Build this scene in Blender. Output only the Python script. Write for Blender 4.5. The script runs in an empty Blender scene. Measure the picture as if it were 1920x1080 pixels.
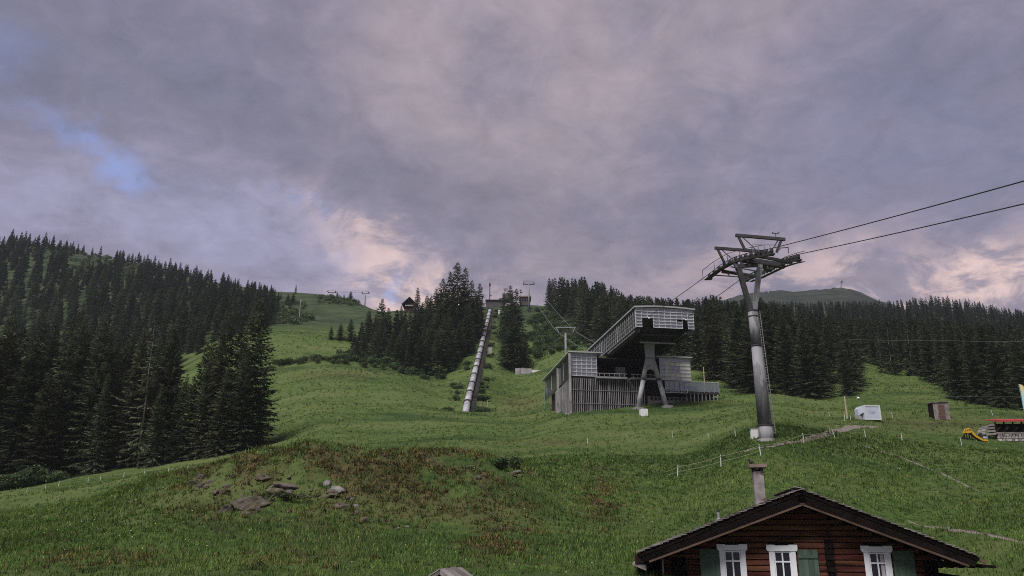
import bpy, bmesh, math, random
import numpy as np
from mathutils import Vector, Matrix

# ------------------------------------------------------------------ camera, sky, sun, exposure
SC = bpy.context.scene
COL = SC.collection
R = math.radians
FPX, PITCH = 1500.0, R(17.0)
SP, CP = math.sin(PITCH), math.cos(PITCH)

cam_data = bpy.data.cameras.new('camera')
cam_data.sensor_width = 36.0
cam_data.lens = 36.0 * FPX / 1920.0
cam_data.clip_start = 0.2
cam_data.clip_end = 9000
cam = bpy.data.objects.new('camera', cam_data)
cam.rotation_euler = (R(90) + PITCH, 0, 0)
COL.objects.link(cam)
SC.camera = cam

SUN_DIR = Vector((-0.30, -0.45, 0.84)).normalized()      # towards the sun
sun_data = bpy.data.lights.new('sun', 'SUN')
sun_data.energy = 1.5
EXPO = 1.6
sun_data.angle = R(28)
sun_data.color = (1.0, 0.975, 0.95)
sun = bpy.data.objects.new('sun', sun_data)
sun.rotation_euler = SUN_DIR.to_track_quat('Z', 'Y').to_euler()
COL.objects.link(sun)

SC.view_settings.view_transform = 'Standard'
SC.view_settings.look = 'None'
SC.view_settings.exposure = EXPO
SC.view_settings.gamma = 1.0
SC.view_settings.use_curve_mapping = False
SC.cycles.use_denoising = False
SC.cycles.max_bounces = 5
SC.cycles.diffuse_bounces = 2
SC.cycles.glossy_bounces = 3
SC.cycles.transparent_max_bounces = 12
SC.cycles.volume_bounces = 1
SC.cycles.filter_width = 1.0


def pix_dir(px, py):
    a, v = (px - 960) / FPX, (540 - py) / FPX
    return Vector((a, CP - v * SP, SP + v * CP))


def P(px, py, Y):
    d = pix_dir(px, py)
    return d * (Y / d.y)


def lin(r, g, b):
    f = lambda c: (c / 255 / 12.92) if c <= 10 else ((c / 255 + 0.055) / 1.055) ** 2.4
    return (f(r), f(g), f(b), 1.0)


# ---- world: broken cloud deck over a Nishita sky
world = bpy.data.worlds.new('World')
SC.world = world
world.cycles.sampling_method = 'NONE'      # an even overcast sky needs no importance map
world.use_nodes = True
WN, WL = world.node_tree.nodes, world.node_tree.links
WN.clear()


def wnode(t, **kw):
    n = WN.new(t)
    for k, v in kw.items():
        setattr(n, k, v)
    return n


def wset(sock, v):
    if isinstance(v, bpy.types.NodeSocket):
        WL.new(v, sock)
    else:
        sock.default_value = v


def wmath(op, a, b=0.0, clamp=False):
    n = wnode('ShaderNodeMath', operation=op)
    n.use_clamp = clamp
    wset(n.inputs[0], a)
    wset(n.inputs[1], b)
    return n.outputs[0]


def wvec(op, a, b=None, out=0):
    n = wnode('ShaderNodeVectorMath', operation=op)
    wset(n.inputs[0], a)
    if b is not None:
        wset(n.inputs[1], b)
    return n.outputs[out]


def wnoise(vec, scale, detail=6, rough=0.55, dist=0.0, out='Fac'):
    n = wnode('ShaderNodeTexNoise')
    wset(n.inputs['Vector'], vec)
    n.inputs['Scale'].default_value = scale
    n.inputs['Detail'].default_value = detail
    n.inputs['Roughness'].default_value = rough
    n.inputs['Distortion'].default_value = dist
    return n.outputs[out]


def wmix(f, a, b):
    n = wnode('ShaderNodeMix', data_type='RGBA')
    wset(n.inputs[0], f)
    wset(n.inputs[6], a)
    wset(n.inputs[7], b)
    return n.outputs[2]


def wrange(v, a, b, c=0.0, d=1.0, smooth=True):
    n = wnode('ShaderNodeMapRange')
    n.interpolation_type = 'SMOOTHSTEP' if smooth else 'LINEAR'
    wset(n.inputs[0], v)
    for i, x in zip((1, 2, 3, 4), (a, b, c, d)):
        n.inputs[i].default_value = x
    return n.outputs[0]


wdir = wnode('ShaderNodeTexCoord').outputs['Generated']
# cloud deck coordinates (a flat layer overhead, bent down towards the horizon)
sep = wnode('ShaderNodeSeparateXYZ')
WL.new(wdir, sep.inputs[0])
zden = wmath('ADD', wmath('MAXIMUM', sep.outputs[2], 0.0), 0.30)
comb = wnode('ShaderNodeCombineXYZ')
WL.new(wmath('DIVIDE', sep.outputs[0], zden), comb.inputs[0])
WL.new(wmath('DIVIDE', sep.outputs[1], zden), comb.inputs[1])
deck = comb.outputs[0]
warp = wnoise(deck, 2.2, 4, 0.6, out='Color')
warpc = wvec('SUBTRACT', warp, (0.5, 0.5, 0.5))
wsc = wnode('ShaderNodeVectorMath', operation='SCALE')
WL.new(warpc, wsc.inputs[0])
wsc.inputs[3].default_value = 0.22
wdirw = wvec('ADD', wdir, wsc.outputs[0])
wsc2 = wnode('ShaderNodeVectorMath', operation='SCALE')
WL.new(wnoise(wdir, 26.0, 5, 0.6, out='Color'), wsc2.inputs[0])
wsc2.inputs[3].default_value = 0.055
wdirw = wvec('ADD', wdirw, wsc2.outputs[0])


def blob(px, py, rx, ry, ang=0.0):
    """soft elliptical patch of cloud or clear air around a fixed sky direction"""
    c = pix_dir(px, py).normalized()
    right = Vector((1, 0, 0)) - c * c.x
    right.normalize()
    up = right.cross(c)
    ca, sa = math.cos(R(ang)), math.sin(R(ang))
    ea, eb = (right * ca + up * sa) * (FPX / rx), (up * ca - right * sa) * (FPX / ry)
    c = c + Vector((0.0275, 0.0275, 0.0275))
    d = wvec('SUBTRACT', wdirw, tuple(c))
    x = wvec('DOT_PRODUCT', d, tuple(ea), out=1)
    y = wvec('DOT_PRODUCT', d, tuple(eb), out=1)
    s = wmath('ADD', wmath('MULTIPLY', x, x), wmath('MULTIPLY', y, y))
    return wmath('EXPONENT', wmath('MULTIPLY', s, -1.0))


n_big = wnoise(deck, 1.7, 8, 0.60, 0.3)
n_fine = wnoise(deck, 5.5, 8, 0.66, 0.5)
n_mix = wmath('ADD', wmath('MULTIPLY', n_big, 0.50), wmath('MULTIPLY', n_fine, 0.50))
shade = wrange(n_mix, 0.35, 0.65)
col = wmix(shade, lin(108, 108, 130), lin(140, 131, 148))
# warm rosy light coming through the middle of the deck
rose = wmath('ADD', blob(1050, 210, 330, 300, 60), blob(900, 60, 300, 130, 0), clamp=True)
rose = wmath('ADD', rose, wmath('MULTIPLY', blob(1300, 110, 260, 160), 0.6), clamp=True)
col = wmix(wmath('MULTIPLY', rose, wrange(n_mix, 0.36, 0.62, 0.25, 0.85)), col, lin(157, 145, 153))
# slate-blue thick band on the left and right
col = wmix(wmath('MULTIPLY', blob(420, 210, 480, 120, -22), 0.60), col, lin(102, 105, 127))
col = wmix(wmath('MULTIPLY', blob(900, 400, 330, 80, -18), 0.50), col, lin(112, 108, 124))
col = wmix(wmath('MULTIPLY', blob(1700, 300, 330, 170, 10), 0.55), col, lin(112, 116, 145))
# paler lavender layer below the band
lav = wmath('ADD', blob(120, 400, 360, 110, -10), blob(520, 470, 260, 90, -12), clamp=True)
col = wmix(wmath('MULTIPLY', lav, wrange(n_mix, 0.38, 0.58, 0.35, 1.0)), col, lin(143, 142, 170))
# rosy cumulus near the horizon
cum = wmath('ADD', wmath('MULTIPLY', blob(700, 470, 110, 62, -35), 0.85), blob(1890, 490, 110, 70, 20), clamp=True)
cum = wmath('ADD', cum, blob(790, 545, 140, 40, 0), clamp=True)
cum = wmath('ADD', cum, wmath('MULTIPLY', blob(1650, 540, 330, 50, 0), 0.7), clamp=True)
cum = wmath('MULTIPLY', cum, wrange(n_fine, 0.42, 0.58, 0.18, 1.0))
col = wmix(cum, col, lin(210, 184, 180))
# gaps with blue sky
sky = wnode('ShaderNodeTexSky', sky_type='NISHITA')
sky.sun_disc = False
sky.sun_elevation = math.asin(SUN_DIR.z)
sky.sun_rotation = math.atan2(SUN_DIR.x, SUN_DIR.y)
sky.altitude = 1500
gap = wmath('ADD', blob(250, 300, 78, 30, -30), wmath('MULTIPLY', blob(90, 225, 90, 26, -15), 0.28), clamp=True)
gap = wmath('ADD', gap, wmath('MULTIPLY', blob(735, 525, 24, 55, -20), 0.5), clamp=True)
gap = wmath('ADD', gap, wmath('MULTIPLY', blob(560, 400, 110, 22, -20), 0.45), clamp=True)
gap = wmath('ADD', gap, wmath('MULTIPLY', blob(10, 90, 90, 60, 0), 0.35), clamp=True)
gap = wrange(wmath('MULTIPLY', gap, wrange(n_mix, 0.60, 0.42, 0.10, 1.0)), 0.06, 0.80, 0.0, 0.85)
n_hf = wnoise(deck, 15.0, 5, 0.62, 0.6)
hfs = wnode('ShaderNodeVectorMath', operation='SCALE')
WL.new(col, hfs.inputs[0])
WL.new(wrange(n_hf, 0.30, 0.70, 0.90, 1.10, False), hfs.inputs[3])
col = hfs.outputs[0]
WORLD_STRENGTH = 0.10
CLOUD_GAIN = 1.24 / WORLD_STRENGTH / (2 ** EXPO)
scl = wnode('ShaderNodeVectorMath', operation='SCALE')
WL.new(col, scl.inputs[0])
scl.inputs[3].default_value = CLOUD_GAIN
ssc = wnode('ShaderNodeVectorMath', operation='SCALE')
WL.new(sky.outputs[0], ssc.inputs[0])
ssc.inputs[3].default_value = 1.15 * 2 ** (0.9 - EXPO)
thin = wvec('MULTIPLY', ssc.outputs[0], (1.12, 0.90, 0.98))      # seen through thin high cloud
final = wmix(gap, scl.outputs[0], thin)
bg = wnode('ShaderNodeBackground')
WL.new(final, bg.inputs[0])
bg.inputs[1].default_value = WORLD_STRENGTH
wo = wnode('ShaderNodeOutputWorld')
WL.new(bg.outputs[0], wo.inputs[0])

# ------------------------------------------------------------------ helpers
rng = np.random.default_rng(7)
random.seed(7)


def vnoise(x, y, seed=0):
    """value noise in -1..1, vectorised"""
    x, y = np.asarray(x, float), np.asarray(y, float)
    xi, yi = np.floor(x).astype(np.int64), np.floor(y).astype(np.int64)
    fx, fy = x - xi, y - yi
    fx, fy = fx * fx * (3 - 2 * fx), fy * fy * (3 - 2 * fy)

    def h(i, j):
        n = (i * 374761393 + j * 668265263 + seed * 144665) & 0x7fffffff
        n = ((n ^ (n >> 13)) * 1274126177) & 0x7fffffff
        n = ((n ^ (n >> 16)) * 668265263) & 0x7fffffff
        return (n & 0xffff) / 32767.5 - 1.0
    a, b, c, d = h(xi, yi), h(xi + 1, yi), h(xi, yi + 1), h(xi + 1, yi + 1)
    return (a * (1 - fx) + b * fx) * (1 - fy) + (c * (1 - fx) + d * fx) * fy


def fbm(x, y, oct=4, seed=0):
    s, a = 0.0, 0.5
    for i in range(oct):
        s = s + a * vnoise(x * 2 ** i, y * 2 ** i, seed + i)
        a *= 0.5
    return s


def pchip(xk, yk, x):
    xk, yk = np.asarray(xk, float), np.asarray(yk, float)
    h = np.diff(xk)
    dl = np.diff(yk) / h
    d = np.zeros_like(yk)
    for i in range(1, len(xk) - 1):
        if dl[i - 1] * dl[i] > 0:
            w1, w2 = 2 * h[i] + h[i - 1], h[i] + 2 * h[i - 1]
            d[i] = (w1 + w2) / (w1 / dl[i - 1] + w2 / dl[i])
    d[0], d[-1] = dl[0], dl[-1]
    x = np.clip(x, xk[0], xk[-1])
    i = np.clip(np.searchsorted(xk, x) - 1, 0, len(h) - 1)
    t = (x - xk[i]) / h[i]
    t2, t3 = t * t, t * t * t
    return (2 * t3 - 3 * t2 + 1) * yk[i] + (t3 - 2 * t2 + t) * h[i] * d[i] + (-2 * t3 + 3 * t2) * yk[i + 1] + (t3 - t2) * h[i] * d[i + 1]


def g_of_row(py):
    v = (540 - py) / FPX
    return (SP + v * CP) / (CP - v * SP)


def row_of_g(g):
    v = (g * CP - SP) / (CP + g * SP)
    return 540 - v * FPX


def u_of(px, py=700):
    v = (540 - py) / FPX
    return (px - 960) / FPX / (CP - v * SP)


def px_of(u, py):
    v = (540 - py) / FPX
    return 960 + u * FPX * (CP - v * SP)


# ------------------------------------------------------------------ materials
MATS = {}


def nodes_of(m):
    m.use_nodes = True
    nt = m.node_tree
    nt.nodes.clear()
    out = nt.nodes.new('ShaderNodeOutputMaterial')
    b = nt.nodes.new('ShaderNodeBsdfPrincipled')
    nt.links.new(b.outputs[0], out.inputs[0])
    return nt, b, out


def M(name, c1, c2=None, scale=1.0, rough=0.85, metal=0.0, bump=0.0, bscale=None, stretch=(1, 1, 1), lo=0.35, hi=0.65,
      c3=None, s3=1.0, lo3=0.55, hi3=0.65, objvar=0.0, spec=0.22, detail=6):
    m = bpy.data.materials.new(name)
    nt, b, out = nodes_of(m)
    N, L = nt.nodes, nt.links
    b.inputs['Roughness'].default_value = rough
    b.inputs['Metallic'].default_value = metal
    b.inputs['Specular IOR Level'].default_value = spec
    tc = N.new('ShaderNodeTexCoord')
    mp = N.new('ShaderNodeMapping')
    mp.inputs['Scale'].default_value = stretch
    L.new(tc.outputs['Object'], mp.inputs[0])
    vec = mp.outputs[0]
    oi = N.new('ShaderNodeObjectInfo')
    add = N.new('ShaderNodeVectorMath')
    add.operation = 'ADD'
    rsc = N.new('ShaderNodeVectorMath')
    rsc.operation = 'SCALE'
    cmb = N.new('ShaderNodeCombineXYZ')
    for i in range(3):
        L.new(oi.outputs['Random'], cmb.inputs[i])
    L.new(cmb.outputs[0], rsc.inputs[0])
    rsc.inputs[3].default_value = 37.0
    L.new(vec, add.inputs[0])
    L.new(rsc.outputs[0], add.inputs[1])
    vec = add.outputs[0]

    def noise(s):
        n = N.new('ShaderNodeTexNoise')
        n.inputs['Scale'].default_value = s
        n.inputs['Detail'].default_value = detail
        n.inputs['Roughness'].default_value = 0.6
        L.new(vec, n.inputs['Vector'])
        return n.outputs['Fac']

    def mr(v, a, c):
        n = N.new('ShaderNodeMapRange')
        n.inputs[1].default_value, n.inputs[2].default_value = a, c
        L.new(v, n.inputs[0])
        return n.outputs[0]

    def mix(f, a, c):
        n = N.new('ShaderNodeMix')
        n.data_type = 'RGBA'
        L.new(f, n.inputs[0])
        for s, x in ((n.inputs[6], a), (n.inputs[7], c)):
            if isinstance(x, bpy.types.NodeSocket):
                L.new(x, s)
            else:
                s.default_value = x
        return n.outputs[2]
    rgb = lambda c: (c[0], c[1], c[2], 1.0)
    cur = None
    if c2 is not None:
        cur = mix(mr(noise(scale), lo, hi), rgb(c1), rgb(c2))
    if c3 is not None:
        cur = mix(mr(noise(s3), lo3, hi3), cur if cur is not None else rgb(c1), rgb(c3))
    if objvar:
        hs = N.new('ShaderNodeHueSaturation')
        mrn = N.new('ShaderNodeMapRange')
        mrn.inputs[3].default_value, mrn.inputs[4].default_value = 1 - objvar, 1 + objvar
        L.new(oi.outputs['Random'], mrn.inputs[0])
        L.new(mrn.outputs[0], hs.inputs['Value'])
        mh_ = N.new('ShaderNodeMath')
        mh_.operation = 'MULTIPLY_ADD'
        mh_.inputs[1].default_value = 0.05 * objvar / 0.3
        mh_.inputs[2].default_value = 0.5 - 0.032 * objvar / 0.3
        fr_ = N.new('ShaderNodeMath')
        fr_.operation = 'FRACT'
        ml_ = N.new('ShaderNodeMath')
        ml_.operation = 'MULTIPLY'
        ml_.inputs[1].default_value = 17.3
        L.new(oi.outputs['Random'], ml_.inputs[0])
        L.new(ml_.outputs[0], fr_.inputs[0])
        L.new(fr_.outputs[0], mh_.inputs[0])
        L.new(mh_.outputs[0], hs.inputs['Hue'])
        if cur is not None:
            L.new(cur, hs.inputs['Color'])
        else:
            hs.inputs['Color'].default_value = rgb(c1)
        cur = hs.outputs[0]
    if cur is not None:
        L.new(cur, b.inputs['Base Color'])
    else:
        b.inputs['Base Color'].default_value = rgb(c1)
    if bump:
        bn = N.new('ShaderNodeBump')
        bn.inputs['Strength'].default_value = 1.0
        bn.inputs['Distance'].default_value = bump
        L.new(noise(bscale or scale * 3), bn.inputs['Height'])
        L.new(bn.outputs[0], b.inputs['Normal'])
    MATS[name] = m
    return m


def foliage_mat(name, c1, c2, objvar=0.25, scale=0.8, attr=None, transl=0.25):
    m = M(name, c1, c2, scale=scale, rough=0.75, objvar=objvar, spec=0.04, lo=0.3, hi=0.7, detail=3)
    nt = m.node_tree
    b = [n for n in nt.nodes if n.type == 'BSDF_PRINCIPLED'][0]
    out = [n for n in nt.nodes if n.type == 'OUTPUT_MATERIAL'][0]
    tr = nt.nodes.new('ShaderNodeBsdfTranslucent')
    mx = nt.nodes.new('ShaderNodeMixShader')
    mx.inputs[0].default_value = transl
    src = b.inputs['Base Color'].links[0].from_socket
    if attr:
        at = nt.nodes.new('ShaderNodeAttribute')
        at.attribute_name = attr
        mu = nt.nodes.new('ShaderNodeMix')
        mu.data_type = 'RGBA'
        mu.blend_type = 'MULTIPLY'
        mu.inputs[0].default_value = 1.0
        nt.links.new(src, mu.inputs[6])
        nt.links.new(at.outputs['Color'], mu.inputs[7])
        src = mu.outputs[2]
        nt.links.new(src, b.inputs['Base Color'])
    nt.links.new(src, tr.inputs[0])
    nt.links.new(b.outputs[0], mx.inputs[1])
    nt.links.new(tr.outputs[0], mx.inputs[2])
    nt.links.new(mx.outputs[0], out.inputs[0])
    return m


def glass_mat(name, tint, refl, rough=0.06, milky=0.25, milk=(0.5, 0.5, 0.55)):
    m = bpy.data.materials.new(name)
    nt, b, out = nodes_of(m)
    N, L = nt.nodes, nt.links
    N.remove(b)
    tr = N.new('ShaderNodeBsdfTransparent')
    tr.inputs[0].default_value = (*tint, 1)
    gl = N.new('ShaderNodeBsdfGlossy')
    gl.inputs['Roughness'].default_value = rough
    gl.inputs[0].default_value = (0.9, 0.92, 0.95, 1)
    df = N.new('ShaderNodeBsdfDiffuse')
    df.inputs[0].default_value = (*milk, 1)
    m1 = N.new('ShaderNodeMixShader')
    m1.inputs[0].default_value = milky
    L.new(tr.outputs[0], m1.inputs[1])
    L.new(df.outputs[0], m1.inputs[2])
    m2 = N.new('ShaderNodeMixShader')
    fr = N.new('ShaderNodeFresnel')
    fr.inputs[0].default_value = 1.5
    ad = N.new('ShaderNodeMath')
    ad.operation = 'ADD'
    ad.inputs[1].default_value = refl
    L.new(fr.outputs[0], ad.inputs[0])
    L.new(ad.outputs[0], m2.inputs[0])
    L.new(m1.outputs[0], m2.inputs[1])
    L.new(gl.outputs[0], m2.inputs[2])
    L.new(m2.outputs[0], out.inputs[0])
    MATS[name] = m
    return m


foliage_mat('spruce', (0.036, 0.048, 0.029), (0.074, 0.086, 0.052), 0.36, 0.45, attr='tint')
foliage_mat('spruce_far', (0.030, 0.040, 0.028), (0.055, 0.066, 0.043), 0.0, 0.06, attr='tint')
foliage_mat('alder', (0.036, 0.060, 0.028), (0.072, 0.104, 0.045), 0.30, 0.7, attr='tint')
foliage_mat('grass', (0.95, 0.95, 0.95), (1.1, 1.1, 1.1), 0.0, 0.3, attr='tint')
M('bark', (0.085, 0.068, 0.055), (0.15, 0.125, 0.105), 2.0, 0.95, bump=0.03, stretch=(3, 3, 0.6))
M('deadbark', (0.16, 0.13, 0.11), (0.27, 0.235, 0.205), 2.0, 0.95, bump=0.02, stretch=(3, 3, 0.5))
M('rock', (0.050, 0.041, 0.034), (0.135, 0.110, 0.095), 2.2, 0.95, bump=0.09, bscale=5, c3=(0.085, 0.075, 0.035), s3=1.6, lo3=0.48, hi3=0.60)
M('rock_pale', (0.11, 0.10, 0.095), (0.24, 0.225, 0.215), 2.2, 0.95, bump=0.08, bscale=5, c3=(0.075, 0.065, 0.045), s3=1.6, lo3=0.50, hi3=0.62)
M('galv', (0.175, 0.17, 0.175), (0.23, 0.225, 0.23), 0.9, 0.7, 0.0, c3=(0.12, 0.115, 0.12), s3=0.7, lo3=0.50, hi3=0.52, stretch=(1.5, 1.5, 0.45), spec=0.5)
M('galv_pale', (0.30, 0.295, 0.30), (0.38, 0.375, 0.38), 0.9, 0.6, 0.0, c3=(0.22, 0.215, 0.22), s3=0.8)
M('steel_dark', (0.030, 0.028, 0.030), (0.058, 0.053, 0.055), 1.5, 0.6, 0.0, spec=0.3)
M('hall_brown', (0.035, 0.024, 0.021), (0.060, 0.040, 0.034), 0.5, 0.9, spec=0.05)
M('steel_grey', (0.20, 0.20, 0.205), (0.31, 0.305, 0.31), 1.2, 0.55, 0.4)
M('rubber', (0.025, 0.024, 0.025), (0.05, 0.048, 0.05), 2, 0.8)
M('rope', (0.045, 0.045, 0.05), None, rough=0.6, metal=0.5)
M('rope_far', (0.16, 0.16, 0.17), None, rough=0.6, metal=0.2)
M('pipe_steel', (0.30, 0.295, 0.305), (0.43, 0.42, 0.43), 0.5, 0.5, 0.2, c3=(0.15, 0.14, 0.145), s3=0.35, lo3=0.5, hi3=0.7)
M('collar', (0.035, 0.033, 0.033), (0.06, 0.056, 0.056), 0.8, 0.8)
M('concrete', (0.24, 0.225, 0.215), (0.36, 0.34, 0.33), 0.6, 0.9, bump=0.01, c3=(0.17, 0.15, 0.14), s3=0.35)
M('concrete_dark', (0.055, 0.048, 0.047), (0.09, 0.08, 0.078), 0.5, 0.9)
M('concrete_rust', (0.16, 0.125, 0.11), (0.26, 0.215, 0.195), 0.5, 0.9, c3=(0.13, 0.085, 0.07), s3=0.4)
M('white_metal', (0.62, 0.62, 0.64), (0.74, 0.74, 0.76), 0.8, 0.5, c3=(0.45, 0.44, 0.44), s3=0.7, lo3=0.58, hi3=0.75)
M('mullion', (0.46, 0.46, 0.48), (0.58, 0.58, 0.59), 1.0, 0.45, 0.1)
M('slat', (0.18, 0.17, 0.17), (0.29, 0.28, 0.28), 0.7, 0.6, 0.0, objvar=0.25)
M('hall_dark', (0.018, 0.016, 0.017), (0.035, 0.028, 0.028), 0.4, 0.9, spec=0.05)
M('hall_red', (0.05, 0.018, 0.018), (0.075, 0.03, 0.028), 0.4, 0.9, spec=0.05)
M('roof_metal', (0.32, 0.32, 0.33), (0.42, 0.415, 0.42), 0.5, 0.5, 0.1)
M('blind', (0.56, 0.55, 0.46), (0.66, 0.65, 0.56), 0.6, 0.9)
M('timber', (0.056, 0.023, 0.015), (0.150, 0.062, 0.038), 1.3, 0.85, bump=0.012, bscale=6, stretch=(0.35, 1, 4), objvar=0.30,
  c3=(0.020, 0.011, 0.008), s3=0.8, lo3=0.52, hi3=0.7, spec=0.06)
M('timber_dark', (0.011, 0.0075, 0.0065), (0.024, 0.015, 0.012), 1.5, 0.9, bump=0.01, objvar=0.25, spec=0.05)
M('timber_black', (0.005, 0.004, 0.0038), (0.012, 0.009, 0.008), 1.5, 0.9, bump=0.01, objvar=0.25, spec=0.03)
M('timber_brown', (0.085, 0.052, 0.040), (0.13, 0.085, 0.068), 1.5, 0.85, stretch=(0.4, 1, 3), objvar=0.2, spec=0.05)
M('timber_grey', (0.15, 0.13, 0.12), (0.25, 0.225, 0.21), 1.6, 0.95, bump=0.01, objvar=0.35, c3=(0.075, 0.062, 0.055), s3=1.5)
M('shingle', (0.12, 0.105, 0.095), (0.22, 0.20, 0.185), 2.0, 0.95, bump=0.01, objvar=0.45, c3=(0.065, 0.058, 0.05), s3=1.2)
M('window_white', (0.74, 0.74, 0.76), (0.82, 0.82, 0.83), 1.5, 0.5, c3=(0.62, 0.60, 0.58), s3=1.3, lo3=0.6, hi3=0.8)
M('shutter', (0.056, 0.088, 0.066), (0.080, 0.116, 0.090), 1.2, 0.7, stretch=(3, 3, 0.5), objvar=0.15, c3=(0.05, 0.075, 0.055), s3=2)
M('pane_dark', (0.012, 0.013, 0.016), None, rough=0.08, spec=0.5)
M('curtain', (0.40, 0.36, 0.40), (0.52, 0.47, 0.50), 2, 0.9)
M('plaster', (0.17, 0.15, 0.145), (0.30, 0.275, 0.27), 2.4, 0.95, bump=0.015, c3=(0.12, 0.06, 0.05), s3=2.0, lo3=0.54, hi3=0.60)
M('slab_brown', (0.15, 0.105, 0.09), (0.22, 0.165, 0.145), 1.5, 0.9)
M('pole_wood', (0.30, 0.24, 0.17), (0.42, 0.35, 0.26), 1.5, 0.9, stretch=(3, 3, 0.5))
M('post_white', (0.46, 0.50, 0.44), (0.60, 0.62, 0.55), 2.0, 0.6, objvar=0.12)
M('tape', (0.27, 0.25, 0.16), None, rough=0.7)
M('trailer_white', (0.42, 0.44, 0.52), (0.50, 0.52, 0.60), 0.8, 0.45)
M('trailer_frame', (0.55, 0.56, 0.55), (0.64, 0.65, 0.64), 1, 0.45)
M('print_blue', (0.20, 0.20, 0.32), None, rough=0.6)
M('yellow_plastic', (0.50, 0.27, 0.025), (0.58, 0.33, 0.03), 1, 0.4)
M('red_cloth', (0.30, 0.03, 0.04), (0.40, 0.05, 0.06), 0.8, 0.7)
M('flag_teal', (0.25, 0.60, 0.62), (0.35, 0.68, 0.70), 0.8, 0.6)
M('flag_yellow', (0.75, 0.55, 0.22), (0.80, 0.62, 0.30), 0.8, 0.6)
M('flag_red', (0.60, 0.12, 0.06), None, rough=0.7)
M('stone_wall', (0.22, 0.20, 0.19), (0.44, 0.40, 0.38), 1.5, 0.95, objvar=0.45, bump=0.02)
M('roof_dark', (0.035, 0.030, 0.030), (0.06, 0.052, 0.05), 0.6, 0.9, spec=0.05)
M('wall_white', (0.58, 0.57, 0.56), (0.68, 0.67, 0.66), 0.5, 0.9)
M('bird_dark', (0.03, 0.027, 0.027), (0.05, 0.042, 0.04), 8, 0.8)
M('gravel', (0.12, 0.095, 0.08), (0.20, 0.165, 0.15), 2.5, 0.95, bump=0.02, bscale=8)
M('net_green', (0.10, 0.30, 0.24), None, rough=0.7)
glass_mat('glass_front', (0.55, 0.56, 0.62), 0.10, 0.15, 0.42, (0.42, 0.42, 0.47))
glass_mat('glass_side', (0.55, 0.58, 0.60), 0.10, 0.15, 0.20, (0.22, 0.23, 0.25))
glass_mat('glass_rail', (0.70, 0.78, 0.74), 0.10, 0.08, 0.30, (0.30, 0.34, 0.32))


# ------------------------------------------------------------------ mesh builder
class MB:
    def __init__(s):
        s.v, s.f = [], []

    def add(s, vs, fs):
        o = len(s.v)
        s.v += [tuple(p) for p in vs]
        s.f += [tuple(i + o for i in f) for f in fs]
        return s

    def hexa(s, p):
        return s.add(p, [(0, 3, 2, 1), (4, 5, 6, 7), (0, 1, 5, 4), (1, 2, 6, 5), (2, 3, 7, 6), (3, 0, 4, 7)])

    def bar(s, p, q, w, h, up=(0, 0, 1)):
        p, q, up = Vector(p), Vector(q), Vector(up)
        d = (q - p).normalized()
        sx = d.cross(up)
        if sx.length < 1e-4:
            sx = d.cross(Vector((0, 1, 0)))
        sx.normalize()
        sy = sx.cross(d)
        a, b = sx * (w / 2), sy * (h / 2)
        return s.hexa([p - a - b, p + a - b, p + a + b, p - a + b, q - a - b, q + a - b, q + a + b, q - a + b])

    def tube(s, p, q, r0, r1=None, n=10, cap=True):
        p, q = Vector(p), Vector(q)
        r1 = r0 if r1 is None else r1
        d = (q - p).normalized()
        x = d.cross(Vector((0, 0, 1)))
        if x.length < 1e-3:
            x = d.cross(Vector((0, 1, 0)))
        x.normalize()
        y = d.cross(x)
        vs, fs = [], []
        for i in range(n):
            t = 2 * math.pi * i / n
            e = x * math.cos(t) + y * math.sin(t)
            vs += [p + e * r0, q + e * r1]
        for i in range(n):
            j = (i + 1) % n
            fs.append((2 * i, 2 * i + 1, 2 * j + 1, 2 * j))
        if cap:
            fs += [tuple(2 * i for i in range(n)), tuple(2 * i + 1 for i in range(n))[::-1]]
        return s.add(vs, fs)

    def path(s, pts, r, n=6):
        for a, b in zip(pts[:-1], pts[1:]):
            s.tube(a, b, r, r, n)
        return s

    def prism(s, poly, off):
        """poly: list of 3D points (a planar outline), extruded by vector off"""
        off = Vector(off)
        n = len(poly)
        vs = [Vector(p) for p in poly] + [Vector(p) + off for p in poly]
        fs = [tuple(range(n))[::-1], tuple(range(n, 2 * n))]
        for i in range(n):
            j = (i + 1) % n
            fs.append((i, j, n + j, n + i))
        return s.add(vs, fs)

    def build(s, name, mat, parent=None, smooth=False, label=None):
        o = Vector((0, 0, 0))
        if parent is not None:
            k = parent
            while k is not None:
                o = o + k.location
                k = k.parent
        me = bpy.data.meshes.new(name)
        if parent is not None:
            vs = [(x - o.x, y - o.y, z - o.z) for x, y, z in s.v]
        else:
            c = np.array(s.v)
            o = Vector((float((c[:, 0].min() + c[:, 0].max()) / 2), float((c[:, 1].min() + c[:, 1].max()) / 2), float(c[:, 2].min())))
            vs = [(x - o.x, y - o.y, z - o.z) for x, y, z in s.v]
        me.from_pydata(vs, [], s.f)
        bm = bmesh.new()
        bm.from_mesh(me)
        bmesh.ops.recalc_face_normals(bm, faces=bm.faces)
        bm.to_mesh(me)
        bm.free()
        me.materials.append(MATS[mat])
        if smooth:
            me.polygons.foreach_set('use_smooth', [True] * len(me.polygons))
        ob = bpy.data.objects.new(name, me)
        COL.objects.link(ob)
        if parent is None:
            ob.location = o
        else:
            ob.parent = parent
        if label:
            ob['label'] = label
        return ob


def tag(o, label=None, cat=None, group=None, kind=None):
    if label:
        o['label'] = label
    if cat:
        o['category'] = cat
    if group:
        o['group'] = group
    if kind:
        o['kind'] = kind
    return o


def thing(name, label, cat, loc, group=None):
    o = bpy.data.objects.new(name, None)
    o.empty_display_size = 0.2
    COL.objects.link(o)
    o.location = loc
    return tag(o, label, cat, group)


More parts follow.
